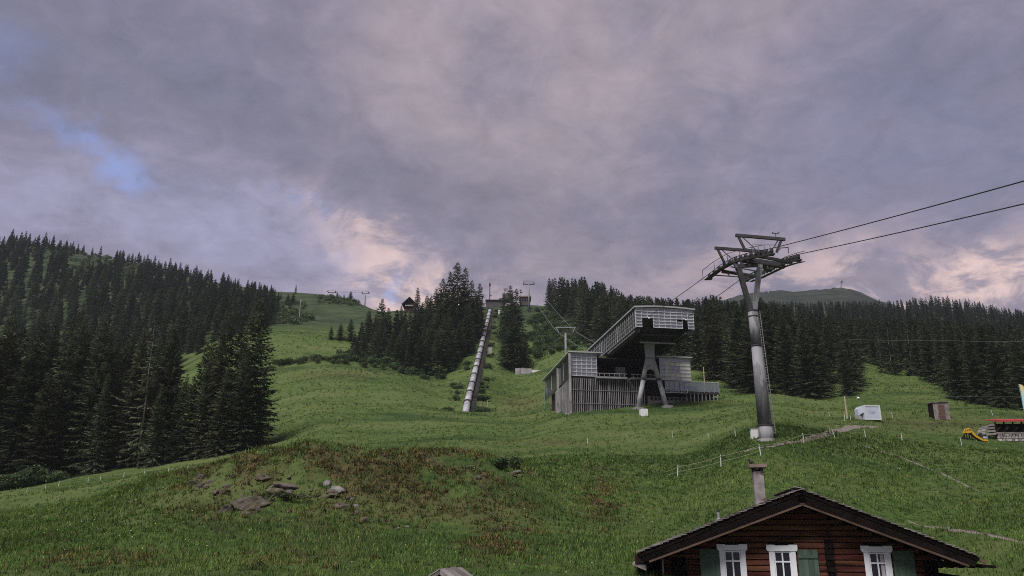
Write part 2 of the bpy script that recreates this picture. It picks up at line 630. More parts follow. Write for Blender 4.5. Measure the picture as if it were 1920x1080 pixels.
def np_mesh(name, V, F, mat, tint=None):
    """V (n,3), F (m,k) with k=3 or 4"""
    me = bpy.data.meshes.new(name)
    k = F.shape[1]
    me.vertices.add(len(V))
    me.vertices.foreach_set('co', np.asarray(V, np.float32).ravel())
    me.loops.add(F.size)
    me.loops.foreach_set('vertex_index', np.asarray(F, np.int32).ravel())
    me.polygons.add(len(F))
    me.polygons.foreach_set('loop_start', np.arange(0, F.size, k, dtype=np.int32))
    me.update(calc_edges=True)
    if tint is not None:
        at = me.color_attributes.new('tint', 'FLOAT_COLOR', 'POINT')
        c = np.ones((len(V), 4), np.float32)
        c[:, :3] = tint
        at.data.foreach_set('color', c.ravel())
    if mat:
        me.materials.append(MATS[mat])
    return me


class Frame:
    """local axes of a building: a along its front, b to its back, z up"""

    def __init__(s, ox, oy, ang):
        s.o = Vector((ox, oy, 0))
        s.e1 = Vector((math.cos(ang), math.sin(ang), 0))
        s.e2 = Vector((-math.sin(ang), math.cos(ang), 0))

    def w(s, a, b, z):
        return s.o + s.e1 * a + s.e2 * b + Vector((0, 0, z))

    def hit(s, px, py, b):
        d = pix_dir(px, py)
        t = (s.o.dot(s.e2) + b) / d.dot(s.e2)
        p = d * t
        return (p - s.o).dot(s.e1), p.z

    def box(s, mb, a0, a1, b0, b1, z0, z1):
        w = s.w
        return mb.hexa([w(a0, b0, z0), w(a1, b0, z0), w(a1, b1, z0), w(a0, b1, z0),
                        w(a0, b0, z1), w(a1, b0, z1), w(a1, b1, z1), w(a0, b1, z1)])

# ------------------------------------------------------------------ terrain
COLS = {   # column (px at row 700): [(distance, image row the ground has there)] ; a tuple ('z', h) gives a height
    -300: [(4, ('z', -5.4)), (14, ('z', -4.6)), (22, ('z', -3.2)), (30, 1075), (60, 1020), (118, 930), (170, 880), (290, 700), (520, 440), (620, 455), (900, 560), (2400, 800)],
    0: [(4, ('z', -5.4)), (14, ('z', -4.6)), (22, ('z', -3.2)), (30, 1075), (60, 1000), (115, 922), (170, 870), (290, 690), (520, 462), (620, 474), (900, 560), (2400, 800)],
    180: [(4, ('z', -5.4)), (14, ('z', -4.6)), (22, ('z', -3.2)), (30, 1072), (60, 975), (118, 893), (160, 850), (230, 720), (330, 600), (520, 488), (620, 498), (900, 570), (2400, 800)],
    340: [(4, ('z', -5.4)), (14, ('z', -4.6)), (22, ('z', -3.2)), (30, 1070), (42, 985), (50, 935), (58, 893), (72, 890), (122, 872), (200, 740), (260, 655), (380, 570), (520, 520), (620, 530), (900, 590), (2400, 800)],
    420: [(4, ('z', -5.4)), (14, ('z', -4.6)), (22, ('z', -3.2)), (30, 1075), (42, 990), (50, 920), (58, 880), (70, 880), (122, 858), (190, 740), (240, 645), (260, 630), (360, 585), (510, 535), (620, 545), (900, 600), (2400, 800)],
    500: [(4, ('z', -5.4)), (14, ('z', -4.6)), (22, ('z', -3.2)), (30, 1075), (42, 980), (50, 905), (57, 868), (70, 872), (95, 864), (125, 835), (185, 730), (225, 660), (245, 628), (256, 622), (330, 600), (490, 547), (580, 550), (900, 605), (2400, 800)],
    620: [(4, ('z', -5.4)), (14, ('z', -4.6)), (22, ('z', -3.2)), (30, 1078), (42, 985), (51, 885), (57, 851), (70, 856), (95, 843), (140, 780), (190, 700), (202, 684), (212, 680), (235, 655), (250, 625), (300, 612), (490, 556), (580, 560), (900, 620), (2400, 800)],
    740: [(4, ('z', -5.4)), (14, ('z', -4.6)), (22, ('z', -3.2)), (30, 1080), (42, 990), (51, 885), (57, 849), (70, 855), (95, 840), (140, 780), (190, 705), (206, 691), (250, 645), (300, 605), (335, 584), (450, 592), (900, 660), (2400, 800)],
    875: [(4, ('z', -5.4)), (14, ('z', -4.6)), (22, ('z', -3.2)), (30, 1085), (42, 1000), (51, 895), (58, 852), (70, 858), (95, 832), (150, 772), (162, 765), (175, 766), (190, 745), (230, 690), (330, 585), (372, 576), (450, 590), (900, 670), (2400, 800)],
    960: [(4, ('z', -5.4)), (14, ('z', -4.6)), (22, ('z', -3.2)), (30, 1085), (42, 1005), (52, 910), (60, 868), (72, 868), (95, 838), (150, 776), (162, 768), (175, 765), (215, 706), (240, 690), (330, 584), (372, 572), (450, 585), (900, 670), (2400, 800)],
    1060: [(4, ('z', -5.4)), (14, ('z', -4.6)), (22, ('z', -3.4)), (30, 1090), (45, 1000), (60, 915), (75, 865), (95, 825), (115, 786), (125, 776), (140, 762), (170, 735), (205, 690), (222, 666), (234, 660), (330, 590), (380, 576), (500, 590), (900, 670), (2400, 800)],
    1250: [(4, ('z', -5.4)), (14, ('z', -4.8)), (22, ('z', -3.8)), (30, 1100), (45, 1005), (60, 930), (75, 870), (95, 818), (112, 779), (119, 769), (130, 764), (150, 735), (205, 670), (300, 610), (450, 585), (900, 600), (2400, 800)],
    1440: [(4, ('z', -5.4)), (14, ('z', -5.2)), (22, ('z', -4.6)), (32, ('z', -3.6)), (42, ('z', -1.2)), (55, 925), (70, 822), (85, 790), (130, 750), (145, 742), (200, 670), (350, 605), (600, 578), (1000, 551), (1200, 562), (2400, 800)],
    1540: [(4, ('z', -5.4)), (14, ('z', -5.2)), (22, ('z', -4.6)), (32, ('z', -3.6)), (42, ('z', -1.4)), (55, 940), (70, 846), (85, 800), (100, 785), (140, 755), (152, 744), (200, 680), (350, 612), (600, 584), (1000, 546), (1200, 556), (2400, 800)],
    1600: [(4, ('z', -5.4)), (14, ('z', -5.2)), (22, ('z', -4.6)), (32, ('z', -3.6)), (42, ('z', -1.5)), (55, 948), (70, 856), (85, 803), (100, 785), (140, 750), (152, 738), (200, 678), (350, 615), (600, 588), (1000, 541), (1200, 552), (2400, 800)],
    1680: [(4, ('z', -5.4)), (14, ('z', -5.2)), (22, ('z', -4.5)), (32, ('z', -3.4)), (42, ('z', -1.5)), (55, 958), (70, 868), (85, 812), (97, 795), (120, 770), (170, 715), (185, 706), (230, 668), (350, 620), (600, 588), (1000, 572), (1300, 590), (2400, 800)],
    1800: [(4, ('z', -5.4)), (14, ('z', -5.0)), (22, ('z', -4.0)), (32, ('z', -2.8)), (42, 1012), (55, 945), (70, 872), (85, 822), (100, 790), (115, 771), (130, 757), (200, 690), (350, 630), (600, 592), (800, 600), (1300, 650), (2400, 800)],
    1920: [(4, ('z', -5.4)), (14, ('z', -4.8)), (22, ('z', -3.4)), (30, 1075), (42, 1003), (55, 932), (70, 868), (85, 832), (96, 800), (110, 783), (120, 773), (200, 700), (350, 640), (600, 606), (800, 612), (1300, 660), (2400, 800)],
    2250: [(4, ('z', -5.4)), (14, ('z', -4.8)), (22, ('z', -3.4)), (30, 1080), (42, 1005), (55, 940), (70, 880), (85, 845), (110, 795), (120, 785), (200, 710), (350, 655), (600, 620), (800, 625), (1300, 670), (2400, 800)],
}
S_GRID = np.linspace(math.log(4), math.log(2400), 520)
ck = sorted(COLS)
prof = []
for c in ck:
    ys, gs = [], []
    for Yk, r in COLS[c]:
        ys.append(math.log(Yk))
        gs.append(r[1] / Yk if isinstance(r, tuple) else g_of_row(r))
    prof.append(pchip(ys, gs, S_GRID))
prof = np.array(prof)
uk = np.array([u_of(c) for c in ck])
U_GRID = np.linspace(-1.0, 1.0, 420)
TAB = np.stack([pchip(uk, prof[:, j], U_GRID) for j in range(len(S_GRID))], axis=1)
for _ in range(2):
    T = np.pad(TAB, 1, mode='edge')
    TAB = (T[1:-1, 1:-1] * 2 + T[:-2, 1:-1] + T[2:, 1:-1] + T[1:-1, :-2] + T[1:-1, 2:]) / 6


PIPE_A, PIPE_B = P(875, 760, 166), P(918.7, 582, 336)


def knoll_mask(X, Y):
    """rough heathy outcrop on the knoll in front"""
    rowpx = px_of(X / np.maximum(Y, 1), 900)
    m = np.exp(-((Y - 52) / 7.5) ** 2) * np.clip((rowpx - 300) / 90, 0, 1) * np.clip((1040 - rowpx) / 160, 0, 1)
    return np.clip(m, 0, 1)


def tz(X, Y, detail=True):
    X, Y = np.asarray(X, float), np.asarray(Y, float)
    phi = np.arctan2(X, Y)
    r = np.hypot(X, Y)
    pc = np.clip(phi, -R(44.9), R(44.9))
    Ye = np.clip(r * np.cos(pc), 4.01, 2399)
    u, s = np.tan(pc), np.log(Ye)
    fi = np.clip((u - U_GRID[0]) / (U_GRID[1] - U_GRID[0]), 0, len(U_GRID) - 1.001)
    fj = np.clip((s - S_GRID[0]) / (S_GRID[1] - S_GRID[0]), 0, len(S_GRID) - 1.001)
    i, j = fi.astype(int), fj.astype(int)
    a, b = fi - i, fj - j
    g = (TAB[i, j] * (1 - a) + TAB[i + 1, j] * a) * (1 - b) + (TAB[i, j + 1] * (1 - a) + TAB[i + 1, j + 1] * a) * b
    z = Ye * g
    w = np.clip((np.abs(phi) - R(45)) / R(60), 0, 1)
    w = w * w * (3 - 2 * w)
    z = z * (1 - w) + w * (-5.4 - 0.16 * np.minimum(r, 900))
    tl = np.clip((Y - PIPE_A.y) / (PIPE_B.y - PIPE_A.y), -0.03, 1.02)
    zl = PIPE_A.z + (PIPE_B.z - PIPE_A.z) * tl - 0.95
    xl = PIPE_A.x + (PIPE_B.x - PIPE_A.x) * tl
    wp = np.exp(-((X - xl) / 9.0) ** 2) * np.clip((Y - 158) / 10, 0, 1) * np.clip((352 - Y) / 14, 0, 1)
    z = z + wp * (zl - z)
    if detail:
        nf = np.clip(r / 50, 0.25, 1.0)
        z = z + nf * (0.09 * fbm(X / 2.6, Y / 2.6, 3, 3) + 0.22 * fbm(X / 11, Y / 11, 2, 11))
        z = z + np.clip((r - 75) / 60, 0, 1) * np.clip((330 - r) / 80, 0, 1) * (1.5 * fbm(X / 26, Y / 9, 3, 15))
        z = z + knoll_mask(X, Y) * (0.95 * fbm(X / 2.1, Y / 2.1, 4, 21) + 0.45 * np.abs(fbm(X / 0.9, Y / 0.9, 3, 31)))
        mound = np.exp(-((px_of(X / np.maximum(Y, 1), 900) - 520) / 150) ** 4) * np.exp(-((Y - 53.5) / 5.5) ** 4)
        z = z + mound * (0.8 + 0.5 * fbm(X / 3.1, Y / 3.1, 3, 25))
        z = z + np.clip((r - 750) / 150, 0, 1) * 7.0 * fbm(X / 55, Y / 55, 4, 45)
        far = np.clip((r - 220) / 250, 0, 1)
        z = z + far * (3.0 * fbm(X / 45, Y / 45, 4, 41))
    return z


DPH, R0L = R(94) / 519, math.log(4)
DRL = (math.log(1400) - R0L) / 499


def gz(x, y):
    """height of the ground sheet itself (read off its grid)"""
    fi = (math.atan2(x, y) + R(47)) / DPH
    fj = (math.log(max(4.0, math.hypot(x, y))) - R0L) / DRL
    if fi < 0 or fi > 518.99 or fj > 498.99:
        return float(tz(np.array([x]), np.array([y]))[0])
    i, j = int(fi), int(fj)
    a, b = fi - i, fj - j
    i, j = i + 45, j + 2
    return float((GZ[i, j] * (1 - a) + GZ[i + 1, j] * a) * (1 - b) + (GZ[i, j + 1] * (1 - a) + GZ[i + 1, j + 1] * a) * b)


YS = np.exp(np.linspace(math.log(14), math.log(1600), 5000))


def hit(px, py):
    """where the sight line through a point of the photograph meets the ground"""
    d = pix_dir(px, py)
    X, Z = d.x / d.y * YS, d.z / d.y * YS
    t = tz(X, YS)
    k = np.nonzero(Z <= t)[0]
    k = k[0] if len(k) else len(YS) - 1
    return Vector((float(X[k]), float(YS[k]), float(t[k])))


def ground(px, Y):
    """ground point at distance Y under image column px"""
    row = 700.0
    for _ in range(5):
        X = u_of(px, row) * Y
        z = gz(X, Y)
        row = row_of_g(z / Y)
    return Vector((X, Y, z))


phis = np.concatenate([np.linspace(-math.pi, -R(47), 46)[:-1], np.linspace(-R(47), R(47), 520), np.linspace(R(47), math.pi, 46)[1:]])
rs = np.concatenate([[0.6, 2.0], np.exp(np.linspace(math.log(4), math.log(1400), 500))])
PH, RR = np.meshgrid(phis, rs, indexing='ij')
GX, GY = RR * np.sin(PH), RR * np.cos(PH)
GZ = tz(GX, GY)
nphi, nr = PH.shape
idx = np.arange(nphi * nr).reshape(nphi, nr)
F = np.stack([idx[:-1, :-1], idx[1:, :-1], idx[1:, 1:], idx[:-1, 1:]], -1).reshape(-1, 4)
V = np.stack([GX, GY, GZ], -1).reshape(-1, 3)
ROWS = row_of_g(np.clip(V[:, 2] / np.maximum(V[:, 1], 1), -2, 2))
PXS = px_of(V[:, 0] / np.maximum(V[:, 1], 1), ROWS)


def ell(px, py, cx, cy, rx, ry):
    return np.exp(-(((px - cx) / rx) ** 2 + ((py - cy) / ry) ** 2))


def covers(X, Y, px, py):
    r = np.hypot(X, Y)
    n = fbm(X / 3.0, Y / 3.0, 4, 51)
    n2 = fbm(X / 1.1, Y / 1.1, 3, 61)
    k = knoll_mask(X, Y)
    heath = np.clip(k * 1.3 * np.clip(0.55 + 1.6 * n + 0.8 * n2, 0, 1), 0, 1)
    near = (Y > 20) & (Y < 75)
    for (cx, cy, rx, ry, s) in ((500, 925, 170, 42, 1.0), (930, 1010, 60, 30, 0.9), (1125, 930, 35, 45, 0.9), (760, 985, 60, 20, 0.6), (560, 1065, 120, 25, 0.45), (200, 1055, 120, 25, 0.3), (880, 950, 110, 40, 0.4)):
        heath = np.maximum(heath, near * s * ell(px, py, cx, cy, rx, ry) * np.clip(0.6 + 2.0 * n + n2, 0, 1))
    heath = np.maximum(heath, (Y > 60) * 0.75 * ell(px, py, 985, 755, 60, 14) * np.clip(0.7 + 2 * n, 0, 1))
    heath = np.maximum(heath, (Y > 60) * 0.45 * ell(px, py, 630, 702, 90, 8))
    heath = np.maximum(heath, (Y > 60) * 0.6 * ell(px, py, 1040, 830, 60, 7))
    heath = np.maximum(heath, (Y > 60) * 0.5 * ell(px, py, 1760, 795, 150, 14))
    dry = np.clip(0.5 + 1.4 * fbm(X / 14, Y / 14, 3, 71), 0, 1) * (Y > 95) * (Y < 260)
    alp = np.clip((r - 255) / 60, 0, 1)
    alp = np.maximum(alp, np.clip((Y - 150) / 15, 0, 1) * np.clip((330 - px) / 30, 0, 1))
    heath = np.where(r > 700, 0.0, heath)
    return np.stack([heath, alp, dry], -1)


cv = covers(V[:, 0], V[:, 1], PXS, ROWS)
cv[V[:, 1] < 1] = 0
ground_me = np_mesh('ground', V, F, None, cv)
ground_me.polygons.foreach_set('use_smooth', [True] * len(F))
gm = bpy.data.materials.new('meadow')
nt, b, out = nodes_of(gm)
N, L = nt.nodes, nt.links
b.inputs['Roughness'].default_value = 0.95
b.inputs['Specular IOR Level'].default_value = 0.1
geo = N.new('ShaderNodeNewGeometry')


def gnoise(s, d=5, r=0.6):
    n = N.new('ShaderNodeTexNoise')
    n.inputs['Scale'].default_value = s
    n.inputs['Detail'].default_value = d
    n.inputs['Roughness'].default_value = r
    L.new(geo.outputs['Position'], n.inputs['Vector'])
    return n.outputs['Fac']


def grange(v, a, c):
    n = N.new('ShaderNodeMapRange')
    n.inputs[1].default_value, n.inputs[2].default_value = a, c
    L.new(v, n.inputs[0])
    return n.outputs[0]


def gmix(f, a, c):
    n = N.new('ShaderNodeMix')
    n.data_type = 'RGBA'
    if isinstance(f, float):
        n.inputs[0].default_value = f
    else:
        L.new(f, n.inputs[0])
    for s, x in ((n.inputs[6], a), (n.inputs[7], c)):
        if isinstance(x, bpy.types.NodeSocket):
            L.new(x, s)
        else:
            s.default_value = (*x, 1)
    return n.outputs[2]


at = N.new('ShaderNodeAttribute')
at.attribute_name = 'tint'
asep = N.new('ShaderNodeSeparateColor')
L.new(at.outputs['Color'], asep.inputs[0])
gcol = gmix(grange(gnoise(0.9, 6), 0.35, 0.65), (0.044, 0.078, 0.018), (0.092, 0.134, 0.034))
gcol = gmix(grange(gnoise(2.2, 6, 0.75), 0.48, 0.62), gcol, (0.022, 0.040, 0.011))
gcol = gmix(grange(gnoise(0.33, 7, 0.7), 0.52, 0.66), gcol, (0.084, 0.106, 0.034))
gcol = gmix(grange(gnoise(0.11, 5), 0.52, 0.72), gcol, (0.088, 0.114, 0.036))
dryc = gmix(grange(gnoise(0.5, 6), 0.35, 0.65), (0.068, 0.102, 0.030), (0.106, 0.130, 0.044))
dmul = N.new('ShaderNodeMath')
dmul.operation = 'MULTIPLY'
dmul.inputs[1].default_value = 0.6
L.new(asep.outputs[2], dmul.inputs[0])
gcol = gmix(dmul.outputs[0], gcol, dryc)
mpb = N.new('ShaderNodeMapping')
mpb.inputs['Scale'].default_value = (0.035, 0.14, 0.14)
L.new(geo.outputs['Position'], mpb.inputs[0])
nb_ = N.new('ShaderNodeTexNoise')
nb_.inputs['Scale'].default_value = 1.0
nb_.inputs['Detail'].default_value = 6
L.new(mpb.outputs[0], nb_.inputs['Vector'])
gcol = gmix(grange(nb_.outputs['Fac'], 0.50, 0.66), gcol, (0.096, 0.120, 0.040))
gcol = gmix(grange(nb_.outputs['Fac'], 0.46, 0.34), gcol, (0.034, 0.060, 0.017))
alpc = gmix(grange(gnoise(0.10, 7), 0.38, 0.62), (0.021, 0.034, 0.016), (0.050, 0.069, 0.029))
gcol = gmix(asep.outputs[1], gcol, alpc)
vl = N.new('ShaderNodeVectorMath')
vl.operation = 'LENGTH'
L.new(geo.outputs['Position'], vl.inputs[0])
gcol = gmix(grange(vl.outputs['Value'], 560, 800), gcol, gmix(grange(gnoise(0.03, 7, 0.7), 0.4, 0.62), (0.015, 0.020, 0.016), (0.036, 0.042, 0.030)))
heathc = gmix(grange(gnoise(1.6, 6), 0.36, 0.62), (0.046, 0.040, 0.020), (0.125, 0.095, 0.044))
heathc = gmix(grange(gnoise(3.2, 4), 0.52, 0.7), heathc, (0.070, 0.092, 0.030))
gcol = gmix(asep.outputs[0], gcol, heathc)
L.new(gcol, b.inputs['Base Color'])
bn = N.new('ShaderNodeBump')
bn.inputs['Distance'].default_value = 0.30
L.new(gnoise(1.6, 8, 0.75), bn.inputs['Height'])
L.new(bn.outputs[0], b.inputs['Normal'])
ground_me.materials.append(gm)
ground_ob = bpy.data.objects.new('ground', ground_me)
COL.objects.link(ground_ob)
tag(ground_ob, 'green alpine meadow and hillsides rising to the ridge', kind='structure')


# ------------------------------------------------------------------ draped paths and tracks
def ribbon(name, pts, widths, mat, label, lift=0.04):
    P3 = []
    for (px, py) in pts:
        P3.append(hit(px, py))
    dens, wd = [], []
    for a, c, w0, w1 in zip(P3[:-1], P3[1:], widths[:-1], widths[1:]):
        n = max(2, int((c - a).length / 0.5))
        for k in range(n):
            dens.append(a.lerp(c, k / n))
            wd.append(w0 + (w1 - w0) * k / n)
    dens.append(P3[-1])
    wd.append(widths[-1])
    mb = MB()
    nrow = 5
    vs = []
    for k, p in enumerate(dens):
        q = dens[min(k + 1, len(dens) - 1)] - dens[max(k - 1, 0)]
        t = Vector((q.y, -q.x, 0))
        t.normalize()
        ww = wd[k] * (1 + 0.35 * float(vnoise(k * 0.35, 3.3, 5)))
        for m in range(nrow):
            o = p + t * (ww * (m / (nrow - 1) - 0.5) + 0.12 * float(vnoise(k * 0.5, m * 9.1, 8)))
            z = gz(o.x, o.y) + (lift if 0 < m < nrow - 1 else -0.10)
            vs.append((o.x, o.y, z))
    fs = []
    for k in range(len(dens) - 1):
        for m in range(nrow - 1):
            i = k * nrow + m
            fs.append((i, i + 1, i + nrow + 1, i + nrow))
    mb.add(vs, fs)
    return tag(mb.build(name, mat, None, True), label, kind='structure')


ribbon('path', [(1500, 826), (1545, 815), (1590, 803), (1612, 799), (1640, 800)], [0.5, 1.4, 2.6, 3.4, 1.2], 'gravel', 'bare gravel path patch beside the fence and the white trailer')
ribbon('footpath', [(1395, 848), (1450, 838), (1500, 828), (1540, 818)], [0.25, 0.35, 0.5, 0.9], 'gravel', 'narrow worn footpath running along the fence')
ribbon('track', [(1700, 977), (1770, 990), (1850, 1003), (1935, 1020)], [0.15, 0.35, 0.4, 0.4], 'gravel', 'thin worn track across the grass behind the chalet')
ribbon('track', [(1625, 838), (1690, 857), (1760, 885), (1840, 925)], [0.25, 0.3, 0.35, 0.2], 'gravel', 'broken wheel rut across the green slope')


# ------------------------------------------------------------------ grass, heath and flowers (uncountable: one object each)
def blades(n_blades, bx, by, h, w, lean, tint, name, label, kind_mat='grass'):
    """bx,by tuft roots; every tuft has n_blades triangles"""
    n = len(bx)
    z = tz(bx, by)
    ang = rng.uniform(0, 2 * math.pi, (n, n_blades))
    hh = h[:, None] * rng.uniform(0.55, 1.15, (n, n_blades))
    ww = w[:, None] * rng.uniform(0.7, 1.3, (n, n_blades))
    ln = lean[:, None] * rng.uniform(0.3, 1.3, (n, n_blades))
    ox = bx[:, None] + rng.normal(0, 0.45, (n, n_blades)) * h[:, None]
    oy = by[:, None] + rng.normal(0, 0.45, (n, n_blades)) * h[:, None]
    ca, sa = np.cos(ang), np.sin(ang)
    z0 = z[:, None] - 0.04
    A = np.stack([ox - sa * ww, oy + ca * ww, z0 + 0 * ox], -1)
    B = np.stack([ox + sa * ww, oy - ca * ww, z0 + 0 * ox], -1)
    C = np.stack([ox + ca * ln * hh, oy + sa * ln * hh, z0 + hh], -1)
    V = np.stack([A, B, C], 2).reshape(-1, 3)
    F = np.arange(len(V)).reshape(-1, 3)
    t = tint[:, None, None, :] * rng.uniform(0.75, 1.25, (n, n_blades, 1, 1))
    t = np.broadcast_to(t, (n, n_blades, 3, 3)).reshape(-1, 3)
    me = np_mesh(name, V, F, kind_mat, t)
    ob = bpy.data.objects.new(name, me)
    COL.objects.link(ob)
    return tag(ob, label, kind='stuff')


def wedge(n, y0, y1, pw=1.0, pad=1.08):
    y = (y0 ** pw + (y1 ** pw - y0 ** pw) * rng.random(n)) ** (1 / pw)
    u = rng.uniform(-0.70, 0.70, n) * pad
    return u * y, y


gx1, gy1 = wedge(60000, 17, 80, 1.3)
gx2, gy2 = wedge(42000, 70, 265, 1.1)
gx, gy = np.concatenate([gx1, gx2]), np.concatenate([gy1, gy2])
gzz = tz(gx, gy)
grow = row_of_g(gzz / gy)
gpx = px_of(gx / gy, grow)
cvv = covers(gx, gy, gpx, grow)
keep = rng.random(len(gx)) > cvv[:, 0] * 0.40
keep &= ~((gpx < 520) & (gy > 112) & (gy < 175))
keep &= ~((gy > 215) & (gpx < 480))
gx, gy, cvv, gpx, grow = gx[keep], gy[keep], cvv[keep], gpx[keep], grow[keep]
patch = fbm(gx / 4.0, gy / 4.0, 3, 81)
patch2 = fbm(gx / 1.3, gy / 1.3, 2, 91)
near_f = np.clip((75 - gy) / 40, 0, 1)
base = np.stack([0.060 + 0 * gx, 0.108 + 0 * gx, 0.022 + 0 * gx], -1)
yel = np.stack([0.094 + 0 * gx, 0.134 + 0 * gx, 0.036 + 0 * gx], -1)
drk = np.stack([0.028 + 0 * gx, 0.055 + 0 * gx, 0.016 + 0 * gx], -1)
wy = np.clip(0.18 + 1.5 * patch + 0.5 * cvv[:, 2] + rng.normal(0, 0.15, len(gx)), 0, 1)[:, None]
wd = np.clip(-1.3 * patch2 + rng.normal(0, 0.15, len(gx)), 0, 0.8)[:, None]
tint = base * (1 - wy) + yel * wy
tint = tint * (1 - wd) + drk * wd
brn = (rng.random(len(gx)) < 0.03 + 0.16 * np.clip(patch2, 0, 1))[:, None]
tint = np.where(brn, np.array([[0.105, 0.085, 0.04]]), tint)
sprd = np.where(gy > 80, 0.5, 1.05)
tint = tint * (1 + 0.22 * np.clip((70 - gy) / 30, 0, 1))[:, None]
tint = tint * (1.08 - sprd / 2 + sprd * rng.random(len(gx)))[:, None]
band = fbm(gx / 26, gy / 7, 4, 131)
tint = tint * (1 + 0.55 * np.clip(band, -0.6, 0.6))[:, None] * np.where(band[:, None] > 0.12, np.array([[1.05, 1.0, 0.95]]), np.array([[1.0, 1.0, 1.0]]))
hgt = rng.uniform(0.10, 0.24, len(gx)) * (1 + 0.5 * np.clip(patch, -0.5, 1)) * (1 + 0.5 * np.clip(gy / 120, 0, 1.5))
blades(6, gx, gy, hgt, 0.010 + 0.00028 * gy, 0.5 + 0.3 * rng.random(len(gx)), tint, 'meadow_grass', 'green meadow grass covering the slope in front')

hx, hy = wedge(95000, 30, 80, 1.2)
hz = tz(hx, hy)
hrow = row_of_g(hz / hy)
hpx = px_of(hx / hy, hrow)
hc = covers(hx, hy, hpx, hrow)[:, 0]
k = rng.random(len(hx)) < hc * 0.9
hx, hy = hx[k], hy[k]
pick = rng.random(len(hx))
n1 = fbm(hx / 2.2, hy / 2.2, 3, 101)
pick = np.clip(pick * 0.6 + 0.4 * (0.5 + n1), 0, 1)
pal = np.array([(0.034, 0.030, 0.018), (0.120, 0.085, 0.036), (0.175, 0.125, 0.050), (0.052, 0.078, 0.022), (0.080, 0.052, 0.034), (0.105, 0.118, 0.036)])
ht = pal[np.clip((pick * 6).astype(int), 0, 5)]
blades(7, hx, hy, rng.uniform(0.10, 0.34, len(hx)), 0.024 + 0.0002 * hy, 0.9 + 0.5 * rng.random(len(hx)), ht, 'heath_undergrowth', 'brown heath and dry grass on the rocky knoll')


def flowers(n, y0, y1, col, name, label, size):
    x, y = wedge(n, y0, y1, 1.3)
    k = fbm(x / 6.0, y / 6.0, 3, 111) > rng.uniform(-0.35, 0.45, n)
    x, y = x[k], y[k]
    z = tz(x, y) + rng.uniform(0.16, 0.36, len(x))
    s = size * rng.uniform(0.6, 1.3, len(x)) * (0.6 + y / 80)
    n = len(x)
    V = np.zeros((n, 5, 3))
    for i in range(5):
        a = 2 * math.pi * i / 5
        V[:, i] = np.stack([x + s * math.cos(a), y + s * 0.5 * math.sin(a), z + s * 0.8 * math.sin(a)], -1)
    ob = bpy.data.objects.new(name, np_mesh(name, V.reshape(-1, 3), np.arange(n * 5).reshape(-1, 5), 'grass', np.array(col)[None, :] * np.ones((n * 5, 1))))
    COL.objects.link(ob)
    return tag(ob, label, kind='stuff')


flowers(420, 22, 85, (0.42, 0.43, 0.36), 'white_flowers', 'scattered white flower heads in the meadow grass', 0.022)
flowers(480, 22, 85, (0.42, 0.38, 0.10), 'yellow_flowers', 'scattered yellow flower heads in the meadow grass', 0.022)


# ------------------------------------------------------------------ rocks on the knoll
def rock(px, py, w, h, d, mat, label, seed, sink=0.3):
    p = hit(px, py)
    bm = bmesh.new()
    bmesh.ops.create_icosphere(bm, subdivisions=4 if w > 1.2 else 3, radius=1.0)
    rr = random.Random(seed)
    pl = [(Vector((rr.gauss(0, 1), rr.gauss(0, 1), rr.gauss(0, 0.8))).normalized(), rr.uniform(0.52, 0.92)) for _ in range(22)]
    for v in bm.verts:
        c = v.co.copy()
        for n, dd in pl:
            e = c.dot(n)
            if e > dd:
                c -= n * (e - dd) * 0.92
        f = 1 + 0.22 * float(fbm(c.x * 2.6 + seed, c.y * 2.6 + c.z * 2.3, 4, seed))
        v.co = Vector((c.x * w / 2, c.y * d / 2, c.z * h / 2)) * f
    me = bpy.data.meshes.new('boulder')
    bm.to_mesh(me)
    bm.free()
    me.materials.append(MATS[mat])
    o = bpy.data.objects.new('boulder', me)
    COL.objects.link(o)
    o.location = (p.x, p.y, p.z + h * (0.42 - sink))
    o.rotation_euler = (rr.uniform(-0.15, 0.15), rr.uniform(-0.25, 0.25), rr.uniform(-0.5, 0.5))
    return tag(o, label, 'boulder', 'rocks on the knoll')


for a in ((472, 946, 2.7, 1.3, 1.8, 'rock', 'broad brown boulder, largest rock on the knoll', 3, 0.50),
          (432, 952, 1.5, 0.7, 1.2, 'rock', 'low brown rock half sunk beside the broad brown boulder', 9, 0.5),
          (541, 917, 2.0, 0.55, 1.2, 'rock', 'flat overhanging rock slab in the middle of the knoll', 5, 0.2),
          (512, 915, 0.9, 0.5, 0.8, 'rock', 'small rock between the broad boulder and the overhanging slab', 6, 0.4),
          (613, 912, 0.75, 0.75, 0.7, 'rock_pale', 'upright pale grey rock on the knoll', 7, 0.35),
          (634, 920, 1.3, 0.42, 0.8, 'rock_pale', 'low pale slab below the upright pale rock', 12, 0.4),
          (666, 949, 0.6, 0.3, 0.5, 'rock_pale', 'small bleached stone on the right flank of the knoll', 14, 0.4),
          (655, 935, 0.6, 0.4, 0.5, 'rock', 'small dark stone above the bleached stone', 15, 0.45),
          (365, 905, 1.2, 0.5, 1.0, 'rock', 'mossy brown rock at the left end of the knoll', 16, 0.55),
          (967, 886, 0.9, 0.32, 0.7, 'rock_pale', 'pale rock under the dark bush on the crest', 17, 0.45),
          (905, 890, 0.7, 0.36, 0.6, 'rock', 'brown rock on the crest, nearer the middle', 18, 0.5),
          (762, 990, 0.34, 0.2, 0.3, 'rock_pale', 'small pale stone lying alone in the grass', 19, 0.3),
          (748, 992, 0.26, 0.16, 0.25, 'rock_pale', 'tiny pale stone beside the lone small stone', 20, 0.3),
          (1127, 944, 0.7, 0.5, 0.6, 'rock', 'brown rock in the bare patch on the slope above the shed', 21, 0.55)):
    rock(*a)
